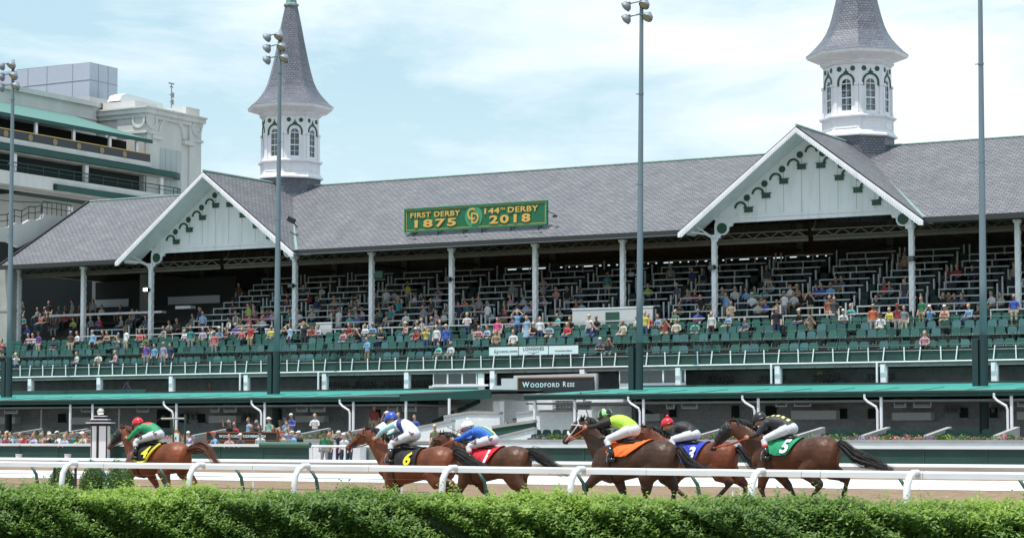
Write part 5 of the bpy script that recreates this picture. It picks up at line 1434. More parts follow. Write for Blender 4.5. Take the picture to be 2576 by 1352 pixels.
bush_leaf = leaf_mat('box_bush_leaf', [(0.0, (0.035, 0.08, 0.02)), (0.6, (0.075, 0.17, 0.03)), (1.0, (0.14, 0.26, 0.04))], 0.5)

# hedge: runs along the rail, about 9 m nearer
HF = Matrix.Translation((0, 30.5, 0)) @ Matrix.Rotation(math.atan2(-0.47, 0.883), 4, 'Z')
HG = thing('hedge', 'long leafy green hedge with bright new shoots along the bottom of the picture', 'hedge', (0, 0, 0), F=HF)
g = np.random.default_rng(5)
X0, X1, HT, HD = -10.8, 9.5, 0.79, 0.62
def wob(x, k): return 0.035 * np.sin(x * 1.9 + k) + 0.03 * np.sin(x * 4.3 + 2 * k) + 0.018 * np.sin(x * 9.1 + 3 * k)
ns = 13500
C, Nn, U, Sz, Tt = [], [], [], [], []
for i in range(ns):
    x = g.uniform(X0, X1); q = g.random()
    if q < 0.52:           # front face
        z = 0.12 + (HT - 0.16) * g.random() ** 0.9; y = -HD + wob(x, z * 6) * 2.2 + wob(x * 1.7 + z * 3, 1.0) * 1.5 + g.normal(0, 0.03) - 0.1 * math.sin(PI * min(1, z / HT)); nrm = np.array([g.normal(0, 0.45), -1.0, 0.35 + g.normal(0, 0.35)])
    else:
        y = g.uniform(-HD, HD * 0.9); edge = 1 - 0.22 * (abs(y) / HD) ** 4
        z = HT * edge + wob(x, y * 3) + g.normal(0, 0.02); nrm = np.array([g.normal(0, 0.45), -0.35 + g.normal(0, 0.4), 1.0])
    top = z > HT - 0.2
    grow = nrm / np.linalg.norm(nrm) * 0.6 + np.array([g.normal(0, 0.3), g.normal(0, 0.2), 0.75]); grow /= np.linalg.norm(grow)
    tall = top and g.random() < 0.06
    L_ = 0.11 + 0.06 * g.random() + (0.04 + 0.16 * g.random() if tall else 0) 
    nl = int(6 + 4 * g.random() + (4 if tall else 0))
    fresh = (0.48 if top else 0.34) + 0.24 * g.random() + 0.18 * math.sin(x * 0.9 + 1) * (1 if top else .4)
    side0 = np.cross(grow, [0.2, -1, 0.1]); side0 /= np.linalg.norm(side0); s2 = np.cross(grow, side0)
    base = np.array([x, y, z]) - grow * 0.05
    for j in range(nl):
        f = j / max(1, nl - 1); ang = j * 2.4 + g.random()
        d = side0 * math.cos(ang) + s2 * math.sin(ang)
        size = (0.09 - 0.03 * f) * g.uniform(0.65, 1.3)
        p_ = base + grow * L_ * f + d * size * 0.45
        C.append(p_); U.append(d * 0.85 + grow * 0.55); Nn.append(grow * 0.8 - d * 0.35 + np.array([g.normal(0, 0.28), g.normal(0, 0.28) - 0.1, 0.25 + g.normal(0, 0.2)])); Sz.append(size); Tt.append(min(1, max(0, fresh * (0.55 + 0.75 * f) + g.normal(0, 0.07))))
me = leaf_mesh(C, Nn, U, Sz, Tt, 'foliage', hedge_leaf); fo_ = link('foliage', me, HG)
mb = MB()
nx, nyy = 120, 8
prof = [(-HD + 0.1, 0.0), (-HD + 0.06, 0.5), (-HD + 0.1, HT - 0.15), (-HD + 0.25, HT - 0.07), (HD - 0.2, HT - 0.07), (HD - 0.06, HT - 0.3), (HD - 0.05, 0)]
vs = []
for i in range(nx + 1):
    x = X0 + (X1 - X0) * i / nx
    for j, (y, z) in enumerate(prof): vs.append((x, y + float(wob(x, j)) * 0.7, max(0, z + float(wob(x, j + 4)) * 0.6) if z else 0))
P_ = len(prof)
mb.add(vs, [(i * P_ + j, (i + 1) * P_ + j, (i + 1) * P_ + j + 1, i * P_ + j + 1) for i in range(nx) for j in range(P_ - 1)])
mb.build('twig_core', mat('hedge_twigs', (0.03, 0.045, 0.016), 0.95, var=0.4, vscale=14), HG)
# clipped round bushes
def bush(u, Y, r, hh, lab):
    p = at_depth(u, 1200, Y)
    t = thing('round_bush', lab, 'bush', (p.x, Y, 0), F=ID, group='clipped round bushes by the rail')
    C, Nn, U, Sz, Tt = [], [], [], [], []
    for i in range(5200):
        d = g.normal(0, 1, 3); d /= np.linalg.norm(d); lump = 1 + 0.05 * math.sin(5 * d[0] + 3 * d[2]) + 0.04 * math.sin(9 * d[1] + 2)
        if d[2] < -0.5: continue
        c = np.array([d[0] * r, d[1] * r, hh * 0.52 + d[2] * hh * 0.48]) * np.array([lump, lump, lump]) * (1 - 0.06 * g.random())
        C.append(c); Nn.append(d + g.normal(0, 0.5, 3)); U.append(np.array([0, 0, 1]) + g.normal(0, 0.4, 3)); Sz.append(g.uniform(0.03, 0.05)); Tt.append(min(1, max(0, 0.62 + g.normal(0, 0.25))))
    link('crown', leaf_mesh(C, Nn, U, Sz, Tt, 'crown', bush_leaf), t)
    mb = MB(); mb.ball((0, 0, hh * 0.5), (r * 0.9, r * 0.9, hh * 0.42)); mb.tube([(0, 0, 0), (0, 0, 0.3)], 0.05, 8); mb.build('core', MATS['hedge_twigs'], t, smooth=True)
bush(157, 49.5, 0.3, 1.1, 'small round clipped bush, smallest and leftmost of three')
bush(236, 49.0, 0.31, 1.12, 'round clipped bush in the middle of three')
bush(300, 48.5, 0.35, 1.14, 'round clipped bush right beside the chest of the leading horse')

# ================================================================== CHAIRS
chair_m = obj_color_mat('chair_paint', 0.5)
def chair_mesh():
    mb = MB()
    prof = [(-0.23, 0.48), (0.23, 0.48), (0.26, 0.68), (0.24, 0.79), (0.16, 0.87), (-0.16, 0.87), (-0.24, 0.79), (-0.26, 0.68)]
    mb.prism(prof, 'xz', 0.2, 0.23)
    mb.bx(-0.22, 0.22, -0.22, 0.2, 0.43, 0.46)
    for x in (-0.2, 0.2): mb.beam((x, 0.22, 0.55), (x, -0.25, 0), 0.025, 0.025); mb.beam((x, -0.15, 0.45), (x, 0.25, 0), 0.025, 0.025)
    mb.bx(-0.2, 0.2, -0.24, -0.22, 0.15, 0.17)
    return mb.mesh('folding_chair', chair_m)
cme = chair_mesh()
CH_ROWS = [(-4.85, 5.8, 'front'), (-3.35, 6.5, 'second'), (-2.42, 6.92, 'third'), (-1.62, 7.3, 'fourth')]
def bay(s): 
    return max(0, min(14, int((s + 39.68) / 5.9)))
BAYN = [f'{ORD[i]} bay' for i in range(15)]
chair_pos = []
for ri, (n, z, rn) in enumerate(CH_ROWS):
    s = -38.9
    while s < 34.5:
        for j in range(rnd.choice([2, 3, 4, 4])):
            chair_pos.append((ri, s, n, z)); s += 0.56 + 0.05 * rnd.random()
        s += rnd.choice([0.05, 0.2, 0.5])
indiv = [c for c in chair_pos if c[0] < 2]
rest = [c for c in chair_pos if c[0] >= 2]
rest.sort(key=lambda c: (c[0], -c[1]))
take = max(0, 298 - len(indiv)); indiv = indiv[:298]
indiv += rest[:take]; rest = rest[take:]
cnt = {}
for ri, s, n, z in sorted(indiv, key=lambda c: (c[0], c[1])):
    b = bay(s); k_ = (ri, b); cnt[k_] = cnt.get(k_, 0) + 1
    o = bpy.data.objects.new('folding_chair', cme); COL.objects.link(o)
    o.matrix_world = BF @ Matrix.Translation((s, n + rnd.uniform(-0.06, 0.06), z)) @ Matrix.Rotation(rnd.uniform(-0.2, 0.2), 4, 'Z')
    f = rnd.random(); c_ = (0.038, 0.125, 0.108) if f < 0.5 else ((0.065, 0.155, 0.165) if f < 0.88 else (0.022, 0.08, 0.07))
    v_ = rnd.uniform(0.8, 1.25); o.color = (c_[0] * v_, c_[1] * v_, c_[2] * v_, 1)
    tag(o, f"green folding chair, {CH_ROWS[ri][2]} chair row, {BAYN[b]} from left, {ORD[cnt[k_] - 1]} along", 'chair', 'green folding chairs on the upper deck')
if rest:
    src = MB(); src.v = [tuple(v.co) for v in cme.vertices]; src.f = [tuple(p.vertices) for p in cme.polygons]; src.m = [0] * len(src.f)
    mb = MB()
    for ri, s, n, z in rest: mb.join(src, Matrix.Translation((s, n, z)) @ Matrix.Rotation(rnd.uniform(-0.2, 0.2), 4, 'Z'))
    o = mb.build('folding_chairs', mat('chair_green', (0.03, 0.12, 0.10), 0.5, var=0.3, vscale=0.8)); tag(o, 'rows of green folding chairs in the upper rows of the deck', 'chairs', kind='stuff')
# dark chairs inside the shaded boxes
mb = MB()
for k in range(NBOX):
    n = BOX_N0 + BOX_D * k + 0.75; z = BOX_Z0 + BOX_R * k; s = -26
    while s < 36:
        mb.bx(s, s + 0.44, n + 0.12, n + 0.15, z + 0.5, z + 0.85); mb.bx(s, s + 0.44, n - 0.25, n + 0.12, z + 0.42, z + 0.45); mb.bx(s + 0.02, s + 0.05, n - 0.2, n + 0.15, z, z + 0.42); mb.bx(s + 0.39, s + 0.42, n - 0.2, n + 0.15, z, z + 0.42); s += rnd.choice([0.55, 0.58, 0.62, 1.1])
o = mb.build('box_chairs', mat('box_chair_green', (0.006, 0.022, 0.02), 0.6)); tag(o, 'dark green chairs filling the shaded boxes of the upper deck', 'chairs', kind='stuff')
# white box rails
boxrail_m = mat('box_rail_white', (0.5, 0.53, 0.54), 0.6)
PER = 5.9 * 2 / 3
HALF = lambda x: ['left', 'right'][int(((x + 39.68) % 5.9) > 2.95)]
nbx = {}
for k in range(NBOX):
    n = BOX_N0 + BOX_D * k + 0.06; z = BOX_Z0 + BOX_R * k; i0 = 0 if k >= 2 else -2
    for i in range(i0, 16):
        a = -25.6 + PER * i + rnd.uniform(-0.05, 0.05)
        if a < -36 or a > 36: continue
        x0, x1 = a + 0.42, a + PER - 0.42
        if rnd.random() < 0.3: x0 += 0.5
        mb = MB(); mb.bx(x0, x1, n - 0.05, n + 0.03, z + 0.73, z + 0.80)
        xm = (x0 + x1) / 2 + rnd.uniform(-0.4, 0.4)
        for x in (x0, xm): mb.bx(x, x + 0.07, n - 0.03, n + 0.01, z + 0.28, z + 0.73)
        tag(mb.build('box_rail', boxrail_m, org=(x0, n, z)), f"white box rail, {ORD[k]} box row, {ORD[i - i0]} from left in its row", 'rail', 'white rails of the upper deck boxes')
        for jx, x in enumerate((a + 0.12, a + PER - 0.22)):
            if rnd.random() < (0.8 if jx else 0.45):
                mb = MB(); mb.bx(x, x + 0.085, n - 0.05, n + 0.04, z, z + 0.98); nbx[k] = nbx.get(k, 0) + 1
                tag(mb.build('aisle_post', boxrail_m, org=(x, n, z)), f"white aisle post {'right' if jx else 'left'} of the {ORD[i - i0]} box rail, {ORD[k]} box row", 'post', 'white aisle posts of the upper deck')
# stadium seats on the apron
def seat_mesh():
    mb = MB(); prof = [(-0.23, 0.4), (0.23, 0.4), (0.24, 0.62), (0.2, 0.76), (0.1, 0.8), (-0.1, 0.8), (-0.2, 0.76), (-0.24, 0.62)]
    mb.prism(prof, 'xz', 0.16, 0.21); mb.bx(-0.22, 0.22, -0.2, 0.16, 0.38, 0.43); mb.bx(-0.03, 0.03, 0.0, 0.06, 0, 0.38); mb.bx(-0.26, -0.235, -0.15, 0.18, 0.42, 0.6); mb.bx(0.235, 0.26, -0.15, 0.18, 0.42, 0.6)
    return mb.mesh('stadium_seat', mat('stadium_seat_green', (0.008, 0.038, 0.03), 0.4))
sme = seat_mesh(); k_ = 0
for ri, (n, z) in enumerate(((-20.1, 0.98), (-18.9, 1.2))):
    s = -31; cn = {}
    while s < 36.5:
        u_ = None
        if not (on_plane(905, 1080, n=n).x < s < on_plane(1340, 1080, n=n).x) and not any(abs(s - on_plane(a, 1092, n=-20.9).x - 0.1) < 0.4 for a, b_ in RAMPS) and k_ < 290:
            b = bay(s); cn[b] = cn.get(b, 0) + 1; k_ += 1
            o = bpy.data.objects.new('stadium_seat', sme); COL.objects.link(o); o.matrix_world = BF @ Matrix.Translation((s, n, z))
            tag(o, f"dark green stadium seat, {'lower' if ri == 0 else 'upper'} apron row, below {BAYN[b]}, {ORD[cn[b] - 1]} along", 'seat', 'dark green stadium seats on the apron')
        s += 0.56
# ================================================================== PEOPLE
def limb(pts, rr, m, seg=10, ref=None):
    q = MB(); q.tube(pts, rr, seg, 0, ref); return (q, m)
def blob(c, r, m):
    q = MB(); q.ball(c, r, 0, 14, 10); return (q, m)
def human(pose, hat=None, long_hair=False, dress=False, longsleeve=False):
    """1.75 m adult facing -y; 0 skin 1 shirt 2 trousers 3 hair 4 hat 5 shoe"""
    P = []
    seated = pose.startswith('sit')
    if seated:
        hipz = 0.53; hy = 0.12
        lean = 0.16 if pose == 'sit_lean' else 0.02
        sh = Vector((0, hy - lean, hipz + 0.46)); 
        for sg in (-1, 1):
            P.append(limb([(0.1 * sg, hy, hipz), (0.13 * sg, hy - 0.25, hipz + 0.02), (0.14 * sg, hy - 0.46, hipz - 0.02)], [0.095, 0.085, 0.065], 2))
            P.append(limb([(0.14 * sg, hy - 0.46, hipz - 0.02), (0.14 * sg, hy - 0.42, hipz - 0.28), (0.14 * sg, hy - 0.4, 0.09)], [0.06, 0.055, 0.04], 2 if not dress else 0))
            P.append(limb([(0.14 * sg, hy - 0.34, 0.05), (0.15 * sg, hy - 0.56, 0.04)], [0.045, 0.035], 5))
    else:
        hipz = 0.95; hy = 0.0
        lean = 0.26 if pose == 'lean_rail' else 0.0
        sh = Vector((0, hy - lean, hipz + (0.47 if not lean else 0.42)))
        for sg in (-1, 1):
            P.append(limb([(0.09 * sg, 0, 0.93), (0.11 * sg, -0.02, 0.5), (0.12 * sg, 0.02, 0.08)], [0.1, 0.065, 0.045], 0 if dress else 2))
            P.append(limb([(0.12 * sg, 0.06, 0.045), (0.13 * sg, -0.16, 0.035)], [0.045, 0.035], 5))
        if pose.endswith('shorts'):
            pass
    hip = Vector((0, hy, hipz)); mid = (hip * 0.5 + sh * 0.5)
    P.append(limb([hip - Vector((0, 0, 0.06)), hip + Vector((0, 0, 0.06)), mid, sh - Vector((0, 0, 0.06)), sh + Vector((0, 0, 0.03))], [(0.15, 0.1), (0.16, 0.115), (0.145, 0.105), (0.19, 0.12), (0.12, 0.07)], 1, 14, ref=(0, 1, 0)))
    P.append(limb([hip - Vector((0, 0, 0.1)), hip + Vector((0, 0, 0.02))], [(0.15, 0.11), (0.162, 0.118)], 1 if dress else 2, 14, ref=(0, 1, 0)))
    if dress and not seated: P.append(limb([(0, 0, 1.0), (0, 0, 0.5)], [(0.15, 0.11), (0.24, 0.2)], 1, 14, ref=(0, 1, 0)))
    nk = sh + Vector((0, -0.02, 0.1)); hd = sh + Vector((0, -0.05, 0.24))
    P.append(limb([sh, nk + Vector((0, 0, 0.04))], [0.06, 0.052], 0))
    P.append(blob(hd, (0.078, 0.098, 0.118), 0)); P.append(blob(hd + Vector((0, -0.095, -0.015)), (0.014, 0.02, 0.02), 0)); P.append(blob(hd + Vector((0, -0.03, -0.08)), (0.05, 0.06, 0.045), 0))
    for sg in (-1, 1): P.append(blob(hd + Vector((0.08 * sg, 0.0, -0.01)), (0.014, 0.022, 0.032), 0))
    P.append(blob(hd + Vector((0, 0.022, 0.03)), (0.086, 0.1, 0.108), 3))
    if long_hair:
        P.append(limb([hd + Vector((0, 0.05, 0.04)), hd + Vector((0, 0.07, -0.12)), hd + Vector((0, 0.07, -0.28))], [(0.09, 0.06), (0.11, 0.05), (0.07, 0.035)], 3, 12, ref=(0, 1, 0)))
    if hat == 'cap':
        P.append(blob(hd + Vector((0, 0.005, 0.062)), (0.09, 0.106, 0.075), 4)); P.append(blob(hd + Vector((0, -0.13, 0.05)), (0.065, 0.07, 0.016), 4))
    if hat == 'brim':
        P.append(blob(hd + Vector((0, 0.005, 0.07)), (0.088, 0.102, 0.08), 4)); P.append(blob(hd + Vector((0, 0, 0.045)), (0.18, 0.19, 0.02), 4))
    for sg in (-1, 1):
        a = sh + Vector((0.17 * sg, 0, -0.03))
        if pose in ('stand', 'stand_shorts'): e = a + Vector((0.06 * sg, 0.02, -0.28)); w = e + Vector((0.0, -0.09, -0.24))
        elif pose == 'stand_cross' or pose == 'sit_lean': e = a + Vector((0.07 * sg, -0.06, -0.25)); w = e + Vector((-0.2 * sg, -0.17, 0.02))
        elif pose == 'stand_up': e = a + Vector((0.17 * sg, -0.05, 0.13)); w = hd + Vector((0.06 * sg, -0.02, 0.13))
        elif pose == 'stand_cam' or pose == 'sit_cam': e = a + Vector((0.12 * sg, -0.16, -0.14)); w = hd + Vector((0.05 * sg, -0.16, -0.02))
        elif pose == 'stand_wave': e = a + (Vector((0.1, 0, -0.27)) if sg > 0 else Vector((-0.14, -0.05, 0.05))); w = e + (Vector((0, -0.1, -0.2)) if sg > 0 else Vector((-0.05, 0, 0.27)))
        elif pose == 'lean_rail': e = a + Vector((0.07 * sg, -0.1, -0.25)); w = e + Vector((-0.1 * sg, -0.22, -0.02))
        else: e = a + Vector((0.06 * sg, -0.04, -0.26)); w = e + Vector((-0.07 * sg, -0.22, -0.05))
        P.append(limb([a, (a + e) / 2, e], [0.058, 0.05, 0.042], 1)); P.append(limb([e, w], [0.04, 0.03], 1 if longsleeve else 0))
        P.append(blob(w + (w - e).normalized() * 0.05, (0.035, 0.045, 0.045), 0))
    me, idx = fuse(P, 0.021, 2, 0.5)
    return finish(me, idx, [skin_m, shirt_m, pants_m, hair_m, hat_m, black])
HM = {}
def hm(*a):
    if a not in HM: HM[a] = human(*a); HM[a].name = 'person'
    return HM[a]
CLR = {'white': (0.72, 0.73, 0.75), 'light blue': (0.25, 0.45, 0.66), 'sky blue': (0.16, 0.42, 0.75), 'royal blue': (0.03, 0.09, 0.5), 'navy': (0.02, 0.035, 0.12), 'red': (0.55, 0.02, 0.03), 'dark red': (0.28, 0.025, 0.03),
       'coral': (0.6, 0.13, 0.12), 'orange': (0.8, 0.14, 0.03), 'peach': (0.65, 0.33, 0.22), 'hot pink': (0.8, 0.05, 0.25), 'pink': (0.6, 0.28, 0.36), 'purple': (0.16, 0.06, 0.36), 'lavender': (0.42, 0.38, 0.6), 'yellow': (0.75, 0.62, 0.06),
       'lime': (0.4, 0.62, 0.08), 'green': (0.03, 0.24, 0.12), 'mint': (0.32, 0.6, 0.45), 'aqua': (0.05, 0.5, 0.45), 'teal': (0.02, 0.25, 0.27), 'olive': (0.15, 0.18, 0.08), 'khaki': (0.42, 0.37, 0.27), 'cream': (0.62, 0.56, 0.44),
       'brown': (0.13, 0.07, 0.04), 'rust': (0.35, 0.1, 0.03), 'grey': (0.25, 0.26, 0.28), 'charcoal': (0.055, 0.06, 0.07), 'black': (0.012, 0.012, 0.015), 'slate': (0.09, 0.12, 0.2), 'tan': (0.4, 0.25, 0.15)}
ALL = []      # (s, colour, posed word, place, object)
def put(s, n, z, colour, pose, hat, lh, dress, ls, place, group, hgt=1.0, rz=None):
    me = hm(pose, hat, lh, dress, ls)
    o = bpy.data.objects.new('person', me); COL.objects.link(o)
    o.matrix_world = BF @ Matrix.Translation((s, n, z)) @ Matrix.Rotation(rnd.uniform(-0.5, 0.3) if rz is None else rz, 4, 'Z') @ Matrix.Diagonal((hgt * 1.12, hgt * 1.07, hgt * 1.03, 1))
    c = CLR[colour]; v = rnd.uniform(0.7, 1.0); g_ = sum(c) / 3; c = [x * 0.82 + g_ * 0.18 for x in c]; o.color = (min(1, c[0] * v), min(1, c[1] * v), min(1, c[2] * v), 1)
    o['category'] = 'person'; o['group'] = group
    w = {'stand': 'standing', 'stand_shorts': 'standing', 'stand_cross': 'arms crossed', 'stand_up': 'hands on head', 'stand_cam': 'hands at eyes', 'stand_wave': 'waving', 'lean_rail': 'leaning forward', 'sit': 'seated', 'sit_lean': 'seated forward', 'sit_cam': 'seated hands at eyes'}[pose]
    h_ = {'cap': ' and cap', 'brim': ' and sun hat', None: ''}[hat]
    ALL.append([s, f"{colour} {'dress' if dress and pose.startswith('stand') else 'top'}{h_}, {w}", place, o])
    return o
DROWS = [(-4.75, 5.8, 'front deck row'), (-3.3, 6.5, 'second deck row'), (-2.4, 6.92, 'third deck row'), (-1.6, 7.3, 'fourth deck row')]
for k in range(NBOX): DROWS.append((BOX_N0 + BOX_D * k + 0.62, BOX_Z0 + BOX_R * k, f'{ORD[k]} box row'))
def auto_person(u, v, colour, pose, hat=None, lh=False, dress=False, ls=False, row=None):
    best = None
    for ri, (n, z, nm) in enumerate(DROWS):
        if row is not None and ri != row: continue
        p = on_plane(u, v, n=n); tcz = 1.22 if pose.startswith('stand') else 0.8
        d = abs(p.z - (z + tcz))
        if pose.startswith('stand') and ri in (0,) and row is None: d += 0.3
        if best is None or d < best[0]: best = (d, p.x, n, z, nm)
    d, s, n, z, nm = best
    put(s, n + (0.05 if pose.startswith('stand') else 0.0), z, colour, pose, hat, lh, dress, ls, f"{nm}, {BAYN[bay(s)]}", 'spectators in the upper deck', rnd.uniform(0.94, 1.04))
def A(x0, y0, lst, k=0.3573):
    for e in lst:
        auto_person(x0 + e[0] * k, y0 + e[1] * k, e[2], e[3], *(e[4:] if len(e) > 4 else ()))
Y0 = 515.2
S, L_, X_, UP, CM, T = 'stand', 'sit_lean', 'stand_cross', 'stand_up', 'stand_cam', 'sit'
A(0, Y0, [(195, 975, 'red', T), (226, 975, 'dark red', T), (268, 950, 'purple', S, 'cap'), (380, 990, 'navy', L_), (495, 940, 'brown', S), (535, 965, 'white', T), (650, 930, 'light blue', S, None, False, False, True), (715, 950, 'black', T),
  (757, 950, 'tan', L_, None, True), (820, 970, 'grey', 'sit_cam'), (885, 925, 'white', S, 'cap'), (978, 950, 'coral', T), (1030, 960, 'olive', L_), (1028, 1040, 'purple', S, 'cap'), (1085, 1030, 'sky blue', S), (1148, 1030, 'lavender', S, None, True), (1197, 1030, 'navy', S),
  (108, 1080, 'white', 'sit_cam', 'cap', False, False, False, 0), (532, 1070, 'white', T, None, False, False, False, 0), (697, 1078, 'white', L_, 'cap', False, False, False, 0), (803, 1070, 'pink', T, None, False, False, False, 0), (10, 1050, 'charcoal', T), (5, 985, 'red', T),
  (1145, 915, 'grey', T), (1193, 910, 'black', L_), (1240, 860, 'brown', T), (1295, 940, 'white', T), (1340, 905, 'teal', S), (1425, 940, 'lavender', T), (1425, 820, 'light blue', S), (1410, 780, 'red', S), (1185, 850, 'white', T, None, True), (1350, 800, 'grey', T),
  (845, 840, 'grey', T), (705, 855, 'red', L_), (690, 850, 'royal blue', T), (632, 850, 'grey', T), (520, 860, 'lime', L_), (450, 820, 'red', T), (390, 830, 'charcoal', T), (280, 810, 'orange', T), (330, 800, 'brown', T), (195, 900, 'royal blue', L_), (160, 820, 'teal', T),
  (910, 840, 'charcoal', T), (960, 805, 'navy', T), (925, 800, 'grey', T), (1020, 830, 'slate', T)])
A(515.2, Y0, [(65, 980, 'coral', S, None, False, False, False), (40, 915, 'white', CM, 'brim'), (97, 910, 'light blue', T, 'brim'), (155, 920, 'brown', L_), (212, 905, 'purple', T), (258, 910, 'coral', T), (317, 900, 'red', S, None, True), (400, 855, 'white', T, 'cap'),
  (305, 770, 'lime', S), (345, 775, 'pink', T), (300, 850, 'pink', T), (322, 855, 'hot pink', L_), (285, 815, 'red', T), (245, 850, 'olive', T), (160, 860, 'white', T), (465, 905, 'yellow', T), (465, 810, 'pink', T), (405, 810, 'red', T), (350, 810, 'dark red', T), (210, 815, 'tan', T), (435, 800, 'purple', T),
  (565, 925, 'black', 'sit_cam'), (597, 895, 'light blue', S), (693, 885, 'black', UP), (748, 915, 'coral', T, 'cap'), (805, 910, 'lavender', L_), (940, 785, 'white', S, None, True, True), (1015, 830, 'aqua', T), (980, 925, 'pink', L_), (1070, 915, 'black', 'sit_cam', None, True), (1010, 900, 'dark red', T),
  (1125, 910, 'white', T), (1185, 905, 'sky blue', L_), (1250, 915, 'black', L_), (1142, 1010, 'sky blue', X_, None, False, False, True, 0), (1405, 895, 'peach', T, 'brim'), (1330, 650, 'white', T), (1275, 660, 'white', S), (1100, 790, 'lavender', T), (1065, 830, 'royal blue', T), (885, 790, 'cream', T), (750, 790, 'khaki', T), (660, 790, 'white', T), (585, 800, 'teal', T),
  (690, 640, 'slate', T), (820, 620, 'white', T), (905, 705, 'tan', T), (950, 690, 'teal', T), (1030, 690, 'olive', T), (1070, 700, 'cream', T), (1055, 745, 'purple', T), (1010, 745, 'navy', T), (1360, 720, 'teal', UP, None, True), (1320, 780, 'lavender', T), (1410, 820, 'white', T), (1275, 800, 'cream', T), (1210, 810, 'navy', T), (1305, 820, 'tan', T), (1200, 680, 'charcoal', S), (1425, 590, 'yellow', S)])
A(1030.5, Y0, [(40, 925, 'red', T, 'cap'), (112, 945, 'yellow', CM, None, False, False, False, 1), (187, 940, 'white', S, None, False, False, False, 1), (255, 940, 'royal blue', S, 'cap', False, False, True, 1), (210, 1025, 'aqua', L_, None, True, False, False, 0), (283, 1035, 'white', T, None, False, False, False, 0),
  (403, 855, 'white', X_, None, False, False, False, 3), (463, 850, 'black', S, 'cap'), (552, 890, 'light blue', L_), (617, 855, 'hot pink', S, None, True), (757, 830, 'sky blue', UP), (822, 850, 'light blue', S, None, True, True), (880, 912, 'black', L_, 'cap'), (985, 905, 'light blue', L_), (1035, 840, 'aqua', T), (1125, 840, 'black', T), (1105, 880, 'red', T, None, True),
  (1203, 830, 'yellow', T, None, True), (1265, 822, 'white', S, 'cap'), (1280, 885, 'royal blue', 'sit_cam'), (1310, 835, 'black', T), (490, 912, 'pink', L_, None, True), (545, 912, 'dark red', T), (607, 968, 'tan', T), (727, 972, 'white', T), (1345, 992, 'slate', L_, 'cap', False, False, False, 0), (1402, 985, 'charcoal', 'sit_cam', None, True, False, False, 0),
  (345, 740, 'navy', S), (385, 690, 'coral', T), (485, 685, 'grey', S), (545, 730, 'white', S, None, True), (700, 705, 'pink', T), (1030, 640, 'pink', X_), (210, 860, 'slate', S), (665, 795, 'dark red', T), (625, 880, 'white', T), (715, 830, 'slate', T), (495, 755, 'slate', T), (565, 800, 'light blue', T), (455, 800, 'charcoal', T), (235, 800, 'white', T), (180, 810, 'pink', T), (135, 770, 'dark red', T), (45, 880, 'light blue', 'sit_cam'),
  (25, 700, 'white', T), (200, 640, 'lavender', T), (95, 720, 'slate', T), (440, 710, 'tan', T), (750, 745, 'slate', T), (820, 750, 'light blue', T), (850, 745, 'coral', T), (660, 760, 'rust', T), (790, 690, 'light blue', T), (1165, 715, 'rust', T), (1210, 715, 'light blue', T), (1105, 620, 'black', S), (1195, 640, 'slate', T), (1390, 530, 'teal', S), (915, 850, 'white', S, None, True), (940, 600, 'grey', UP), (720, 620, 'grey', S), (145, 850, 'slate', T), (260, 765, 'teal', T), (400, 755, 'teal', T), (1050, 780, 'grey', T), (925, 650, 'black', T)])
A(1545.7, Y0, [(15, 812, 'lavender', T), (55, 872, 'cream', T), (150, 850, 'white', T), (212, 812, 'yellow', S), (235, 828, 'red', T), (300, 822, 'light blue', T), (355, 855, 'coral', 'sit_cam', 'brim'), (433, 855, 'cream', T), (570, 850, 'aqua', L_, 'cap'), (795, 840, 'light blue', T), (587, 800, 'royal blue', T, 'cap'), (683, 800, 'white', S), (785, 695, 'sky blue', S), (820, 715, 'khaki', X_),
  (435, 630, 'slate', S, 'brim'), (607, 675, 'black', S), (915, 850, 'slate', T, None, True), (965, 700, 'white', T, 'cap'), (1010, 750, 'cream', T, None, True), (1057, 730, 'royal blue', T), (1140, 785, 'black', S), (1292, 820, 'black', T, 'cap'), (1378, 830, 'tan', 'sit_cam', 'brim'), (848, 645, 'white', T), (922, 640, 'sky blue', T), (1050, 645, 'teal', T), (1193, 665, 'white', S), (1260, 685, 'white', T), (1325, 690, 'black', T), (1378, 682, 'black', CM, None, True), (1415, 625, 'royal blue', T),
  (425, 785, 'green', T), (455, 760, 'brown', T), (545, 500, 'navy', S), (625, 535, 'navy', T), (565, 655, 'dark red', T), (510, 660, 'tan', T), (690, 690, 'grey', T), (755, 660, 'grey', T), (985, 635, 'green', T), (1030, 685, 'tan', T), (1070, 480, 'charcoal', S), (1230, 625, 'white', T, 'cap'), (1280, 625, 'tan', T, 'brim'), (1170, 715, 'light blue', T), (1140, 735, 'peach', T), (235, 610, 'lime', T), (180, 650, 'lavender', S)])
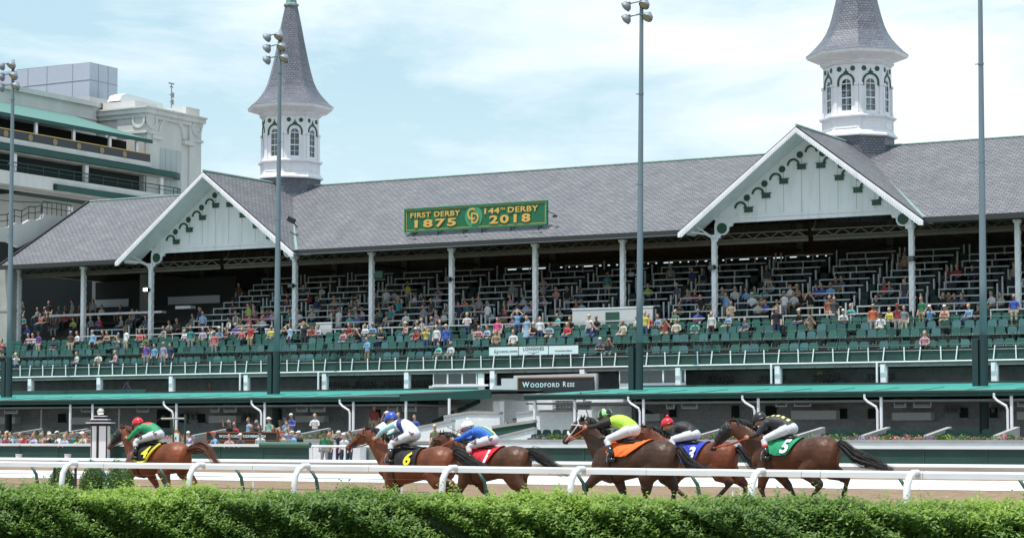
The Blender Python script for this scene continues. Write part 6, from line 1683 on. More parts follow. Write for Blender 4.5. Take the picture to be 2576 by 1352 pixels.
A(2060.9, Y0, [(70, 700, 'rust', S), (103, 705, 'charcoal', S, None, True, True), (170, 805, 'white', L_, 'cap'), (225, 745, 'aqua', 'sit_lean'), (377, 770, 'orange', S), (430, 812, 'white', X_ if False else T, 'cap'), (488, 775, 'yellow', T), (550, 780, 'dark red', S, 'cap'), (595, 760, 'grey', S), (720, 745, 'green', S), (775, 795, 'sky blue', 'sit_cam', 'cap'), (887, 785, 'peach', L_, 'cap'), (1045, 790, 'sky blue', T), (1122, 780, 'black', L_, 'cap'),
  (1370, 755, 'royal blue', S, None, False, False, False, 3), (740, 940, 'pink', T, None, True, False, False, 0), (450, 612, 'red', T), (490, 612, 'grey', T), (870, 690, 'black', T, None, True), (905, 690, 'brown', T, None, True), (945, 700, 'navy', T), (997, 690, 'slate', T), (1205, 685, 'white', T), (1270, 685, 'khaki', T), (75, 620, 'sky blue', T), (150, 580, 'slate', T), (10, 600, 'royal blue', T), (600, 420, 'tan', S), (900, 505, 'dark red', T), (965, 500, 'red', T), (1075, 505, 'navy', T), (600, 610, 'charcoal', S), (400, 705, 'charcoal', T), (115, 580, 'brown', T)])
# people in the lounge
for i, (x, c) in enumerate(((165, 'black'), (260, 'grey'), (310, 'navy'), (345, 'black'), (410, 'charcoal'), (455, 'navy'), (510, 'grey'), (555, 'brown'), (615, 'black'), (655, 'grey'), (710, 'cream'), (840, 'charcoal'))):
    u = x * 0.3573; p = on_plane(u, 762, n=3.9); put(p.x, 3.9, 9.55, c, 'sit' if i % 3 else 'stand', None, i % 4 == 1, False, False, f"behind the lounge counter, {BAYN[bay(p.x)]}", 'guests in the lounge', 0.95)
# random figures deep in the shade
names = ['slate', 'charcoal', 'grey', 'brown', 'navy', 'dark red', 'white', 'khaki', 'teal', 'lavender']
for i in range(26):
    k = rnd.choice([0, 1, 2, 2, 3, 3, 4, 5, 6]); s = rnd.uniform(-26, -6) if rnd.random() < 0.75 else rnd.uniform(0, 30); n, z, nm = DROWS[4 + k]
    put(s, n, z, rnd.choice(names), rnd.choice(['sit', 'sit', 'sit_lean', 'stand']), rnd.choice([None, None, 'cap']), rnd.random() < 0.3, False, False, f"{nm}, {BAYN[bay(s)]}", 'spectators in the upper deck', 0.96)
# ---- lower level
def low(u, vhead, colour, pose, n, place, hat=None, lh=False, dress=False, ls=False, z=0.0, grp='spectators at the track rail', rz=None):
    p = on_plane(u, vhead, n=n); 
    top = {'stand': 1.76, 'stand_shorts': 1.76, 'stand_cross': 1.76, 'stand_up': 1.76, 'stand_cam': 1.76, 'stand_wave': 1.76, 'lean_rail': 1.72}.get(pose, 1.32)
    if z is None: z = max(0, p.z - top)
    sc_ = max(0.72, min(1.06, (p.z - z) / top))
    return put(p.x, n, z, colour, pose, hat, lh, dress, ls, place, grp, sc_, rz)
k2 = 0.2084; lx = lambda x: x * k2; ly = lambda y: 909.7 + k2 * y
for x, y, c, po, hat, lh, n in ((40, 815, 'grey', 'lean_rail', None, False, -22.9), (120, 870, 'dark red', 'lean_rail', None, True, -22.9), (190, 835, 'light blue', 'lean_rail', None, False, -22.8), (348, 865, 'red', 'lean_rail', 'brim', True, -22.9), (425, 815, 'charcoal', 'stand', None, False, -22.3),
                             (465, 865, 'lavender', 'lean_rail', None, False, -22.9), (520, 835, 'pink', 'stand', None, True, -22.3), (560, 868, 'tan', 'lean_rail', None, True, -22.8), (655, 865, 'black', 'lean_rail', 'cap', False, -22.9), (697, 830, 'navy', 'stand', 'cap', False, -22.3), (765, 855, 'white', 'lean_rail', 'cap', False, -22.7),
                             (825, 880, 'lavender', 'lean_rail', None, True, -22.9), (822, 825, 'olive', 'stand', None, False, -22.2), (935, 910, 'yellow', 'stand', 'cap', False, -22.9), (1005, 855, 'white', 'stand', 'cap', False, -22.5), (1060, 840, 'cream', 'lean_rail', 'cap', False, -22.8), (1030, 790, 'coral', 'stand', 'cap', False, -21.9),
                             (0, 820, 'navy', 'stand', None, False, -22.2), (90, 835, 'white', 'stand', 'cap', False, -22.2), (255, 860, 'pink', 'stand', None, True, -22.2), (600, 850, 'cream', 'stand', None, False, -22.2), (890, 850, 'teal', 'stand', None, False, -22.1)):
    low(lx(x), ly(y), c, po, n, 'crowd at the rail left of the finish post', hat, lh)
q = 0.1965; qx = lambda x: 402.5 + q * x; qy = lambda y: 909.7 + q * y
for x, y, c, po, hat, lh, n, z, pl in ((375, 905, 'lavender', 'stand_cam', 'cap', False, -22.7, 0, 'photographer behind the leading horse'), (765, 885, 'sky blue', 'lean_rail', 'cap', False, -22.9, 0, 'at the green padded rail'), (915, 935, 'pink', 'lean_rail', None, False, -22.9, 0, 'at the green padded rail'),
     (1080, 928, 'charcoal', 'lean_rail', 'cap', True, -22.9, 0, 'at the green padded rail'), (1285, 895, 'white', 'stand', 'cap', False, -22.6, 0, 'at the green padded rail'), (1580, 850, 'khaki', 'stand_shorts', 'cap', False, -23.1, 0, 'behind the gap rail'),
     (1705, 895, 'sky blue', 'stand', 'cap', False, -23.0, 0, 'behind the gap rail'), (1790, 885, 'black', 'stand', 'cap', False, -22.4, 0, 'behind the gap rail'), (2110, 868, 'green', 'stand', 'cap', False, -22.9, 0, 'behind the gap rail'), (2180, 915, 'olive', 'stand', None, False, -22.3, 0, 'behind the gap rail'),
     (2298, 835, 'black', 'stand_wave', 'cap', False, -22.7, 0, 'behind the gap rail'), (2360, 925, 'white', 'stand', 'cap', False, -22.9, 0, 'behind the gap rail'), (1030 / q * 0 + 2430, 900, 'slate', 'stand', None, False, -22.3, 0, 'behind the gap rail'),
     (885, 760, 'black', 'stand_wave', None, True, -20.6, None, 'behind the long dark rail sign'), (945, 780, 'red', 'sit', None, False, -20.2, None, 'behind the long dark rail sign'), (1140, 728, 'light blue', 'stand', None, False, -20.4, None, 'behind the long dark rail sign'), (1168, 815, 'black', 'sit', None, True, -21.0, None, 'behind the long dark rail sign'),
     (1238, 762, 'charcoal', 'stand_cross', None, True, -20.6, None, 'behind the long dark rail sign'), (1290, 822, 'pink', 'sit_lean', None, True, -21.0, None, 'behind the long dark rail sign'), (1398, 725, 'mint', 'stand', 'brim', False, -20.6, None, 'behind the long dark rail sign'), (1452, 838, 'purple', 'stand_cross', None, True, -21.4, None, 'right of the long dark rail sign'),
     (1540, 850, 'pink', 'stand_cam', None, True, -21.5, None, 'right of the long dark rail sign'), (1650, 845, 'lavender', 'stand_cam', None, True, -21.5, None, 'right of the long dark rail sign'), (1527, 765, 'teal', 'sit', 'cap', False, -19.5, None, 'seats right of the second downspout'), (1612, 735, 'sky blue', 'stand', 'cap', False, -20.0, None, 'seats right of the second downspout'),
     (1635, 775, 'mint', 'stand', None, False, -20.4, None, 'seats right of the second downspout'), (1685, 675, 'royal blue', 'stand_cross', 'cap', False, -17.0, None, 'awning right of the second downspout'), (1985, 675, 'white', 'stand_cross', None, False, -17.0, None, 'under the awning beside the paired screens'),
     (2450, 660, 'red', 'stand', None, False, -14.0, None, 'under the awning left of the third downspout')):
    low(qx(x), qy(y), c, po, n, pl, hat, lh, z=z)
q3x = lambda x: 1006.3 + q * x; q3y = lambda y: 885.5 + q * y
for x, y, c, po, hat, lh, n, z, pl in ((-160, 770, 'royal blue', 'stand_cam', 'cap', False, -17.5, None, 'left of the small white canopy'), (190, 812, 'royal blue', 'stand', None, False, -16.5, None, 'under the awning behind the jockey in white'), (448, 938, 'olive', 'stand', 'cap', False, -20.6, None, 'between the second and third jockeys'), (790, 975, 'white', 'stand_cam', None, True, -20.6, None, 'just above the head of the third horse'),
     (1238, 890, 'olive', 'stand', 'cap', False, -14.5, None, 'heads above the sloping wall'), (1298, 905, 'khaki', 'stand', 'cap', False, -14.5, None, 'heads above the sloping wall'), (1365, 905, 'brown', 'stand', None, False, -14.5, None, 'heads above the sloping wall'), (1475, 858, 'navy', 'stand', 'cap', False, -14.5, None, 'heads above the sloping wall'), (715, 750, 'peach', 'stand', None, False, -9.5, None, 'on the stairs behind the white ramp wall'),
     (-330, 690, 'dark red', 'stand', None, False, -14, None, 'right of the third downspout')):
    low(q3x(x), q3y(y), c, po, n, pl, hat, lh, z=z)
for u, v, c, po, n, pl in ((321, 960, 'royal blue', 'sit_cam', -5.0, 'recess below the deck at the left'), (2063, 932, 'cream', 'stand_cam', -3.0, 'recess below the deck at the right'), (2108, 943, 'light blue', 'sit', -3.0, 'recess below the deck at the right'), (526, 965, 'coral', 'sit', -3.4, 'recess below the deck'), (1000, 1040, 'slate', 'sit', -16, 'among the seats behind the second horse')):
    p = on_plane(u, v, n=n); z = p.z - (1.32 if po.startswith('sit') else 1.76); put(p.x, n, max(z, 3.7) if v < 990 else max(0, z), c, po, None, False, False, False, pl, 'people under the deck', 1.0)
low(689, 1078, 'red', 'lean_rail', -21.0, 'crouching behind the second horse', 'cap', False, z=None) if False else None
# labels that tell every person apart
ALL.sort(key=lambda a: a[0])
tot, seen = {}, {}
for s, d, pl, o in ALL: tot[(d, pl)] = tot.get((d, pl), 0) + 1
for s, d, pl, o in ALL:
    key = (d, pl); i = seen.get(key, 0); seen[key] = i + 1
    extra = '' if tot[key] == 1 else f", {ORD[i]} from left"
    if len(f'{d}, {pl}{extra}'.split()) > 16: extra = f", {ORD[i]}"
    o["label"] = f"{d}, {pl}{extra}"
# ================================================================== HORSES AND JOCKEYS
def coat_mat(name, base, points, rough=0.42):
    m = bpy.data.materials.new(name); m.use_nodes = True; t = m.node_tree; b = t.nodes['Principled BSDF']; N = t.nodes.new
    a = N('ShaderNodeAttribute'); a.attribute_name = 'tone'
    tcn = N('ShaderNodeTexCoord'); nz = N('ShaderNodeTexNoise'); nz.inputs['Scale'].default_value = 3.2; nz.inputs['Detail'].default_value = 4
    t.links.new(tcn.outputs['Object'], nz.inputs['Vector'])
    r = N('ShaderNodeValToRGB'); r.color_ramp.elements[0].position = 0.3; r.color_ramp.elements[1].position = 0.7
    r.color_ramp.elements[0].color = (*[c * 0.62 for c in base], 1); r.color_ramp.elements[1].color = (*[c * 1.25 for c in base], 1)
    t.links.new(nz.outputs['Fac'], r.inputs['Fac'])
    mxx = N('ShaderNodeMixRGB'); mxx.inputs['Color2'].default_value = (*points, 1)
    t.links.new(a.outputs['Fac'], mxx.inputs['Fac']); t.links.new(r.outputs['Color'], mxx.inputs['Color1']); t.links.new(mxx.outputs['Color'], b.inputs['Base Color'])
    b.inputs['Roughness'].default_value = 0.5; b.inputs['Specular IOR Level'].default_value = 0.3; b.inputs['Coat Weight'].default_value = 0.1; b.inputs['Coat Roughness'].default_value = 0.35
    n2 = N('ShaderNodeTexNoise'); n2.inputs['Scale'].default_value = 7; n2.inputs['Detail'].default_value = 3
    mp_ = N('ShaderNodeMapping'); mp_.inputs['Scale'].default_value = (1, 1, 0.45); t.links.new(tcn.outputs['Object'], mp_.inputs['Vector']); t.links.new(mp_.outputs['Vector'], n2.inputs['Vector'])
    bp = N('ShaderNodeBump'); bp.inputs['Strength'].default_value = 0.6; bp.inputs['Distance'].default_value = 0.035
    t.links.new(n2.outputs['Fac'], bp.inputs['Height']); t.links.new(bp.outputs['Normal'], b.inputs['Normal'])
    return m
_T0 = [(-1.0, 1.25, .11, .15), (-.93, 1.26, .20, .25), (-.8, 1.27, .262, .315), (-.62, 1.275, .285, .335), (-.42, 1.265, .272, .315), (-.2, 1.25, .262, .285), (0.03, 1.22, .275, .30), (.27, 1.195, .272, .325), (.48, 1.205, .245, .372), (.64, 1.205, .205, .335), (.76, 1.2, .15, .24), (.83, 1.2, .08, .13)]
TORSO = [(x, cz - 0.025, ry * 1.04, rz * 1.11) for x, cz, ry, rz in _T0]
def torso_at(x):
    xs = [t[0] for t in TORSO]
    return [float(np.interp(x, xs, [t[k] for t in TORSO])) for k in (1, 2, 3)]
def hair_strand(mb, pts, r0, seg=4):
    n = len(pts); mb.tube(pts, [r0 * (1 - 0.85 * i / (n - 1)) for i in range(n)], seg, 0, cap=False)
def curve(pts, n):
    P = [Vector(p) for p in pts]; out = []
    for i in range(n):
        t = i / (n - 1) * (len(P) - 1); k = min(int(t), len(P) - 2); f = t - k
        p0, p1, p2, p3 = P[max(k - 1, 0)], P[k], P[k + 1], P[min(k + 2, len(P) - 1)]
        out.append(0.5 * ((2 * p1) + (p2 - p0) * f + (2 * p0 - 5 * p1 + 4 * p2 - p3) * f * f + (3 * p1 - p0 - 3 * p2 + p3) * f ** 3))
    return out
TH = R(33)
def horse_frame(u, Y, dz):
    p = at_depth(u, 1200, Y)
    f = Vector((-math.cos(TH), math.sin(TH), 0)); l = Vector((0, 0, 1)).cross(f)
    M = Matrix(((f.x, l.x, 0, p.x), (f.y, l.y, 0, Y), (0, 0, 1, dz), (0, 0, 0, 1)))
    return M
def make_horse(c):
    M = horse_frame(c['u'], c['Y'], c['dz'])
    H = thing('racehorse', c['label'], 'horse', (0, 0, 0), F=M, group='racehorses galloping left')
    seed = random.Random(int(c['u']))
    P = []
    q = MB(); q.tube([(x, 0, cz) for x, cz, ry, rz in TORSO], [(ry, rz) for x, cz, ry, rz in TORSO], 20, 0, ref=(0, 0, 1)); P.append((q, 0))
    pl = Vector((c['poll'][0], 0, c['poll'][1])); no = Vector((c['nose'][0], 0, c['nose'][1]))
    nb = Vector((0.42, 0, 1.27)); d1 = Vector((0.72, 0, 1.40))
    mid = nb.lerp(pl, 0.62) + Vector((0.01, 0, -0.005))
    npts = curve([nb, nb.lerp(pl, 0.32) + Vector((0.05, 0, -0.02)), mid, nb.lerp(pl, 0.85), pl + Vector((-0.02, 0, -0.05))], 9)
    rr = [(a * 1.06, b * 1.1) for a, b in [(.17, .35), (.155, .31), (.135, .26), (.115, .22), (.1, .19), (.09, .165), (.083, .15), (.078, .135), (.072, .11)]]
    q = MB(); q.tube(npts, rr, 16, 0, ref=(0, 0, 1)); P.append((q, 0))
    hd = (no - pl); hl = hd.length; hdn = hd.normalized()
    down = Vector((hdn.z, 0, -hdn.x))          # throat side
    if down.z > 0: down = -down
    hs = [(-0.06, .055, .08, -0.0), (0.06, .082, .115, .0), (0.2, .09, .145, .012), (0.33, .082, .135, .012), (0.46, .068, .105, .0), (0.6, .056, .082, -.004), (0.75, .05, .068, -.004), (0.88, .052, .062, 0), (0.96, .046, .052, .004), (1.02, .028, .032, .008)]
    q = MB(); q.tube([pl + hdn * (hl * t) + down * o for t, a, b, o in hs], [(a, b) for t, a, b, o in hs], 14, 0, ref=(0, 0, 1)); P.append((q, 0))
    q = MB(); q.ball(pl + hdn * (hl * 0.26) + down * 0.05, (0.085, 0.078, 0.1)); P.append((q, 0))       # cheek
    q = MB(); q.ball(pl + hdn * (hl * 0.93) + down * 0.05, (0.05, 0.035, 0.03)); P.append((q, 1))         # lower lip
    q = MB(); q.ball(no - hdn * 0.04, (0.055, 0.055, 0.055)); P.append((q, 1))
    for sg in (-1, 1):
        e0 = pl + Vector((-0.01, 0.045 * sg, 0.05)); q = MB(); q.tube([e0, e0 + Vector((-0.01, 0.015 * sg, 0.07)), e0 + Vector((-0.03, 0.015 * sg, 0.15))], [(0.028, 0.02), (0.03, 0.018), (0.006, 0.006)], 8); P.append((q, 0))
        q = MB(); q.ball((0.47, 0.17 * sg, 1.16), (0.17, 0.085, 0.28)); P.append((q, 0))                    # shoulder
        q = MB(); q.ball((-0.68, 0.17 * sg, 1.2), (0.27, 0.135, 0.33)); P.append((q, 0))                  # haunch
        q = MB(); q.ball((0.74, 0.09 * sg, 1.12), (0.11, 0.09, 0.14)); P.append((q, 0))                   # breast
        q = MB(); q.ball((-0.56, 0.1 * sg, 1.46), (0.14, 0.1, 0.13)); P.append((q, 0))                    # croup
    def leg(pts, y, front):
        v = [Vector((p[0], y * (1 if i else 0.9), p[1])) for i, p in enumerate(pts)]
        if front: r = [(.1, .19), (.085, .125), (.06, .07), (.04, .043), (.046, .047), (.036, .04), (.058, .064)]
        else: r = [(.14, .29), (.12, .18), (.055, .078), (.04, .047), (.046, .05), (.036, .04), (.058, .064)]
        a, b, k_, f_, h_ = v           # top, mid, knee/hock, fetlock, hoof
        seq = [a, b, k_, k_.lerp(f_, 0.45), f_, f_.lerp(h_, 0.5), h_]
        q = MB(); q.tube(seq[:4], r[:4], 12, 0, ref=(1, 0, 0.05)); P.append((q, 0))
        q = MB(); q.ball(k_, (.058, .05, .06)); P.append((q, 1 if c['black'] else 0))
        if c['black']:
            e_ = (.062, .085) if not front else (.066, .08); lo = b.lerp(k_, .62); q = MB(); q.tube([lo, k_], [(.09, .125) if not front else (.075, .095), e_], 12, 0, ref=(1, 0, 0.05)); P.append((q, 1))
        q = MB(); q.tube(seq[2:6], [(.05, .055)] + r[3:6], 12, 0, ref=(1, 0, 0.05)); P.append((q, 1 if c['black'] else 0))
        q = MB(); q.ball(f_, (.045, .042, .045)); P.append((q, 1 if c['black'] else 0))
        q = MB(); q.tube([seq[5], h_], [(.036, .04), (.06, .068)], 12, 0, ref=(1, 0, 0.05)); P.append((q, 1))
    leg(c['nf'], 0.15, True); leg(c['ff'], -0.15, True); leg(c['nh'], 0.17, False); leg(c['fh'], -0.17, False)
    me, idx = fuse(P, 0.0165, 5, 0.55)
    # colour tone: smooth the part index over the skin
    nv = len(me.vertices); acc = np.zeros(nv); cn = np.zeros(nv)
    for p, i in zip(me.polygons, idx):
        for v in p.vertices: acc[v] += i; cn[v] += 1
    acc /= np.maximum(cn, 1)
    ed = np.array([e.vertices[:] for e in me.edges])
    for _ in range(14):
        s_ = acc.copy(); k_ = np.ones(nv); np.add.at(s_, ed[:, 0], acc[ed[:, 1]]); np.add.at(s_, ed[:, 1], acc[ed[:, 0]]); np.add.at(k_, ed[:, 0], 1); np.add.at(k_, ed[:, 1], 1); acc = s_ / k_
    at = me.attributes.new('tone', 'FLOAT', 'POINT'); at.data.foreach_set('value', acc.astype(np.float32))
    cm_ = coat_mat('horse_coat', c['coat'], c['points'])
    finish(me, [0] * len(idx), [cm_]); me.name = 'body'; body = link('body', me, H)
    hairm = mat('horse_hair_' + c['hair'], {'black': (0.012, 0.01, 0.01), 'red': (0.13, 0.045, 0.02)}[c['hair']], 0.55)
    # eyes, nostrils
    for sg in (-1, 1):
        mb = MB(); mb.ball(pl + hdn * (hl * 0.3) - down * 0.045 + Vector((0, 0.077 * sg, 0)), 0.022); mb.build('eye', black, body, smooth=True)
        mb = MB(); mb.ball(no - hdn * 0.03 + Vector((0, 0.042 * sg, 0.0)) - down * 0.01, (0.014, 0.012, 0.02)); mb.build('nostril', black, body, smooth=True)
    # mane
    mb = MB()
    for i in range(170):
        t = seed.random(); j = t * (len(npts) - 1); k_ = min(int(j), len(npts) - 2); p = npts[k_].lerp(npts[k_ + 1], j - k_); h_ = rr[k_][1] * (1 - (j - k_)) + rr[k_ + 1][1] * (j - k_)
        ax = (npts[k_ + 1] - npts[k_]).normalized(); up = Vector((-ax.z, 0, ax.x)); b0 = p + up * (h_ - 0.02) + Vector((0, seed.uniform(-.02, .02), 0))
        L1 = seed.uniform(0.09, 0.2); bk = Vector((-1, 0, 0.15)).normalized(); sd = seed.uniform(-0.02, 0.1)
        hair_strand(mb, [b0, b0 + up * 0.05 + bk * L1 * 0.4 + Vector((0, sd * .4, 0)), b0 + up * 0.035 + bk * L1 * 0.8 + Vector((0, sd, -0.02)), b0 + bk * L1 * 1.25 + Vector((0, sd * 1.4, -0.06))], seed.uniform(0.008, 0.016))
    for i in range(16):
        b0 = pl + Vector((seed.uniform(-.03, .03), seed.uniform(-.02, .02), 0.05)); hair_strand(mb, [b0, b0 + Vector((-.04, 0, .06)), b0 + Vector((-.13, seed.uniform(-.03, .03), .07)), b0 + Vector((-.2, 0, .03))], 0.012)
    mb.build('mane', hairm, H, smooth=True)
    # tail
    path = curve([(x, 0, z) for x, z in c['tail']], 9)
    mb = MB()
    for i in range(300):
        o1 = Vector((0, seed.gauss(0, 1), seed.gauss(0, 1))); r1 = seed.random() ** 0.5; Lf = seed.uniform(0.62, 1.04); ph = seed.uniform(0, 6)
        pts = []
        for j, p in enumerate(path):
            f = j / 8
            if f > Lf + 0.06: break
            sp = (0.022 + 0.062 * math.sin(min(1, f * 1.25) * PI * 0.8)) * r1
            wv = 0.03 * math.sin(ph + f * 7) * f
            pts.append(p + Vector((0, o1.y * sp * 0.75, o1.z * sp + wv)))
        if len(pts) > 3: hair_strand(mb, pts, seed.uniform(0.005, 0.010))
    mb.build('tail', hairm, H, smooth=True)
    # bridle and reins
    bm_ = mat('tack_' + c['bridle'], {'black': (0.015, 0.013, 0.012), 'white': (0.7, 0.72, 0.75), 'brown': (0.07, 0.03, 0.015)}[c['bridle']], 0.4)
    def hoop(t, a, b, w, o=0.0, sl=0.0):
        ctr = pl + hdn * (hl * t) + down * o; pts = []
        for i in range(17):
            an = 2 * PI * i / 16; pts.append(ctr + Vector((0, math.cos(an) * a, 0)) + down * (math.sin(an) * b) + hdn * (sl * math.sin(an)))
        return pts, w
    mb = MB()
    for t, a, b, w, o, sl in ((0.04, .092, .12, .011, .0, 0.04), (0.6, .064, .09, .013, 0, 0), (0.12, .096, .132, .01, .0, -0.12)):
        pts, w = hoop(t, a, b, w, o, sl); mb.tube(pts, w, 6, cap=False)
    for sg in (-1, 1):
        mb.tube([pl + Vector((0, .088 * sg, 0)) + hdn * (hl * .04), pl + hdn * (hl * .35) + Vector((0, .094 * sg, 0)) + down * 0.03, pl + hdn * (hl * .62) + Vector((0, .066 * sg, 0)) + down * 0.02, pl + hdn * (hl * .86) + Vector((0, .058 * sg, 0)) + down * .03], 0.011, 6)
    mb.build('bridle', bm_, H, smooth=True)
    bit = pl + hdn * (hl * .86) + down * .035
    for sg in (-1, 1):
        mb = MB(); mb.ball(bit + Vector((0, .06 * sg, 0)), (0.022, 0.01, 0.022)); mb.build('bit_ring', steel_gr, H, smooth=True)
        hn = Vector(c['hand'][0] if sg > 0 else c['hand'][1]); mb = MB(); a = bit + Vector((0, .062 * sg, 0)); m1 = a.lerp(hn, .5) + Vector((0, .07 * sg, -0.03))
        mb.tube(curve([a, m1, hn], 7), 0.012, 6); mb.build('rein', mat('rein_' + c['rein'], {'black': (0.02, 0.015, 0.012), 'orange': (0.5, 0.07, 0.03)}[c['rein']], 0.5), H, smooth=True)
    if c.get('blinkers'):
        mb = MB(); mb.tube([pl + hdn * (hl * t) + down * o for t, o in ((0.0, 0), (0.12, 0), (0.3, .004), (0.46, 0), (0.68, -.0))], [(.088, .12), (.098, .14), (.102, .152), (.086, .122), (.064, .09)], 16, 0, ref=(0, 0, 1)); hood = mb.build('blinker_hood', black, H, smooth=True)
        for sg in (-1, 1): mb = MB(); mb.ball(pl + hdn * (hl * 0.32) - down * 0.05 + Vector((-.0, 0.085 * sg, 0)), (0.05, 0.03, 0.05)); mb.build('blinker_cup', mat('blinker_cup', (0.04, 0.045, 0.05), 0.3), hood, smooth=True)
    if c['bridle'] == 'white':
        mb = MB(); mb.tube([pl + hdn * (hl * t) for t in (0.56, 0.66)], [(.066, .094), (.064, .088)], 14, 0, ref=(0, 0, 1)); mb.build('noseband', bm_, H, smooth=True)
    # saddle cloth wrapped over the barrel, with its number
    xa, xb, ph0, slant = c['cloth']
    def wrap(x, ph, off): cz, ry, rz = torso_at(x); return Vector((x, (ry + off) * math.sin(ph), cz + (rz + off) * math.cos(ph)))
    cmn = mat('cloth_' + c['cname'], c['ccol'], 0.75, bump=1.0, bscale=9.0)
    nx_, npn = 14, 30; vs = []
    for off in (0.045, 0.028):
        for i in range(nx_ + 1):
            for j in range(npn + 1):
                f = i / nx_; pj = -ph0 + 2 * ph0 * j / npn; x = xa + (xb - xa) * f + slant * (1 - f) * (abs(pj) / ph0) ** 1.6
                vs.append(wrap(x, pj * (0.86 + 0.14 * math.cos((f - 0.35) * 2.2)), off + (0.012 * math.sin(f * 11 + pj * 2) + 0.01 * math.sin(f * 23 - pj * 3)) * min(1, abs(pj))))
    n1 = (nx_ + 1) * (npn + 1); fs = []
    for i in range(nx_):
        for j in range(npn):
            a = i * (npn + 1) + j; b = a + npn + 1; fs.append((a, a + 1, b + 1, b)); fs.append((n1 + a, n1 + b, n1 + b + 1, n1 + a + 1))
    def edge(l):
        for a, b in zip(l, l[1:]): fs.append((a, b, b + n1, a + n1))
    edge([i * (npn + 1) for i in range(nx_ + 1)]); edge([i * (npn + 1) + npn for i in range(nx_ + 1)]); edge(list(range(npn + 1))); edge([nx_ * (npn + 1) + j for j in range(npn + 1)])
    mb = MB(); mb.add(vs, fs)
    cl = mb.build('saddle_cloth', cmn, H, smooth=False)
    if c.get('trim'):
        tm = mat('cloth_trim_' + c['cname'], c['trim'], 0.7); mb = MB()
        for sg in (-1, 1):
            pts = [vs[i * (npn + 1) + (npn if sg > 0 else 0)] for i in range(nx_ + 1)]; mb.tube(pts, 0.03, 6)
            pts = [vs[0 * (npn + 1) + (npn - j if sg > 0 else j)] for j in range(12)]; mb.tube(pts, 0.03, 6)
        mb.build('trim', tm, cl, smooth=True)
    if c['num']:
        tme = text_mesh(c['num'], 0.36, 0.0, 0.012, 1.0); sh_ = 0.18
        for sg in (1, -1):
            m2 = tme.copy()
            for v in m2.vertices:
                tx, ty = v.co.x, v.co.y
                x = c['nx'] - sg * (tx + sh_ * ty * sg) ; z = c['nz'] + ty
                cz, ry, rz = torso_at(x); kk = max(-1, min(1, (z - cz) / (rz + .05))); v.co = Vector((x, sg * ((ry + 0.082) * math.sqrt(max(0.02, 1 - kk * kk)) + 0.004), z))
            m2.materials.clear(); m2.materials.append(mat('cloth_number_' + c['cname'], c['ncol'], 0.6)); link('number', m2, cl)
    # saddle, girth
    mb = MB(); mb.tube([(-0.12, 0, 1.575), (0.0, 0, 1.585), (0.16, 0, 1.585), (0.3, 0, 1.62)], [(.15, .035), (.17, .045), (.15, .045), (.08, .04)], 12, 0, ref=(0, 0, 1)); mb.build('saddle', black, H, smooth=True)
    mb = MB(); pts = [wrap(0.36, -PI + 2 * PI * i / 28, 0.012) for i in range(29)]; mb.tube(pts, (0.02), 6, cap=False); mb.build('girth', mat('girth_dark', (0.03, 0.02, 0.015), 0.5), H, smooth=True)
    return H, M

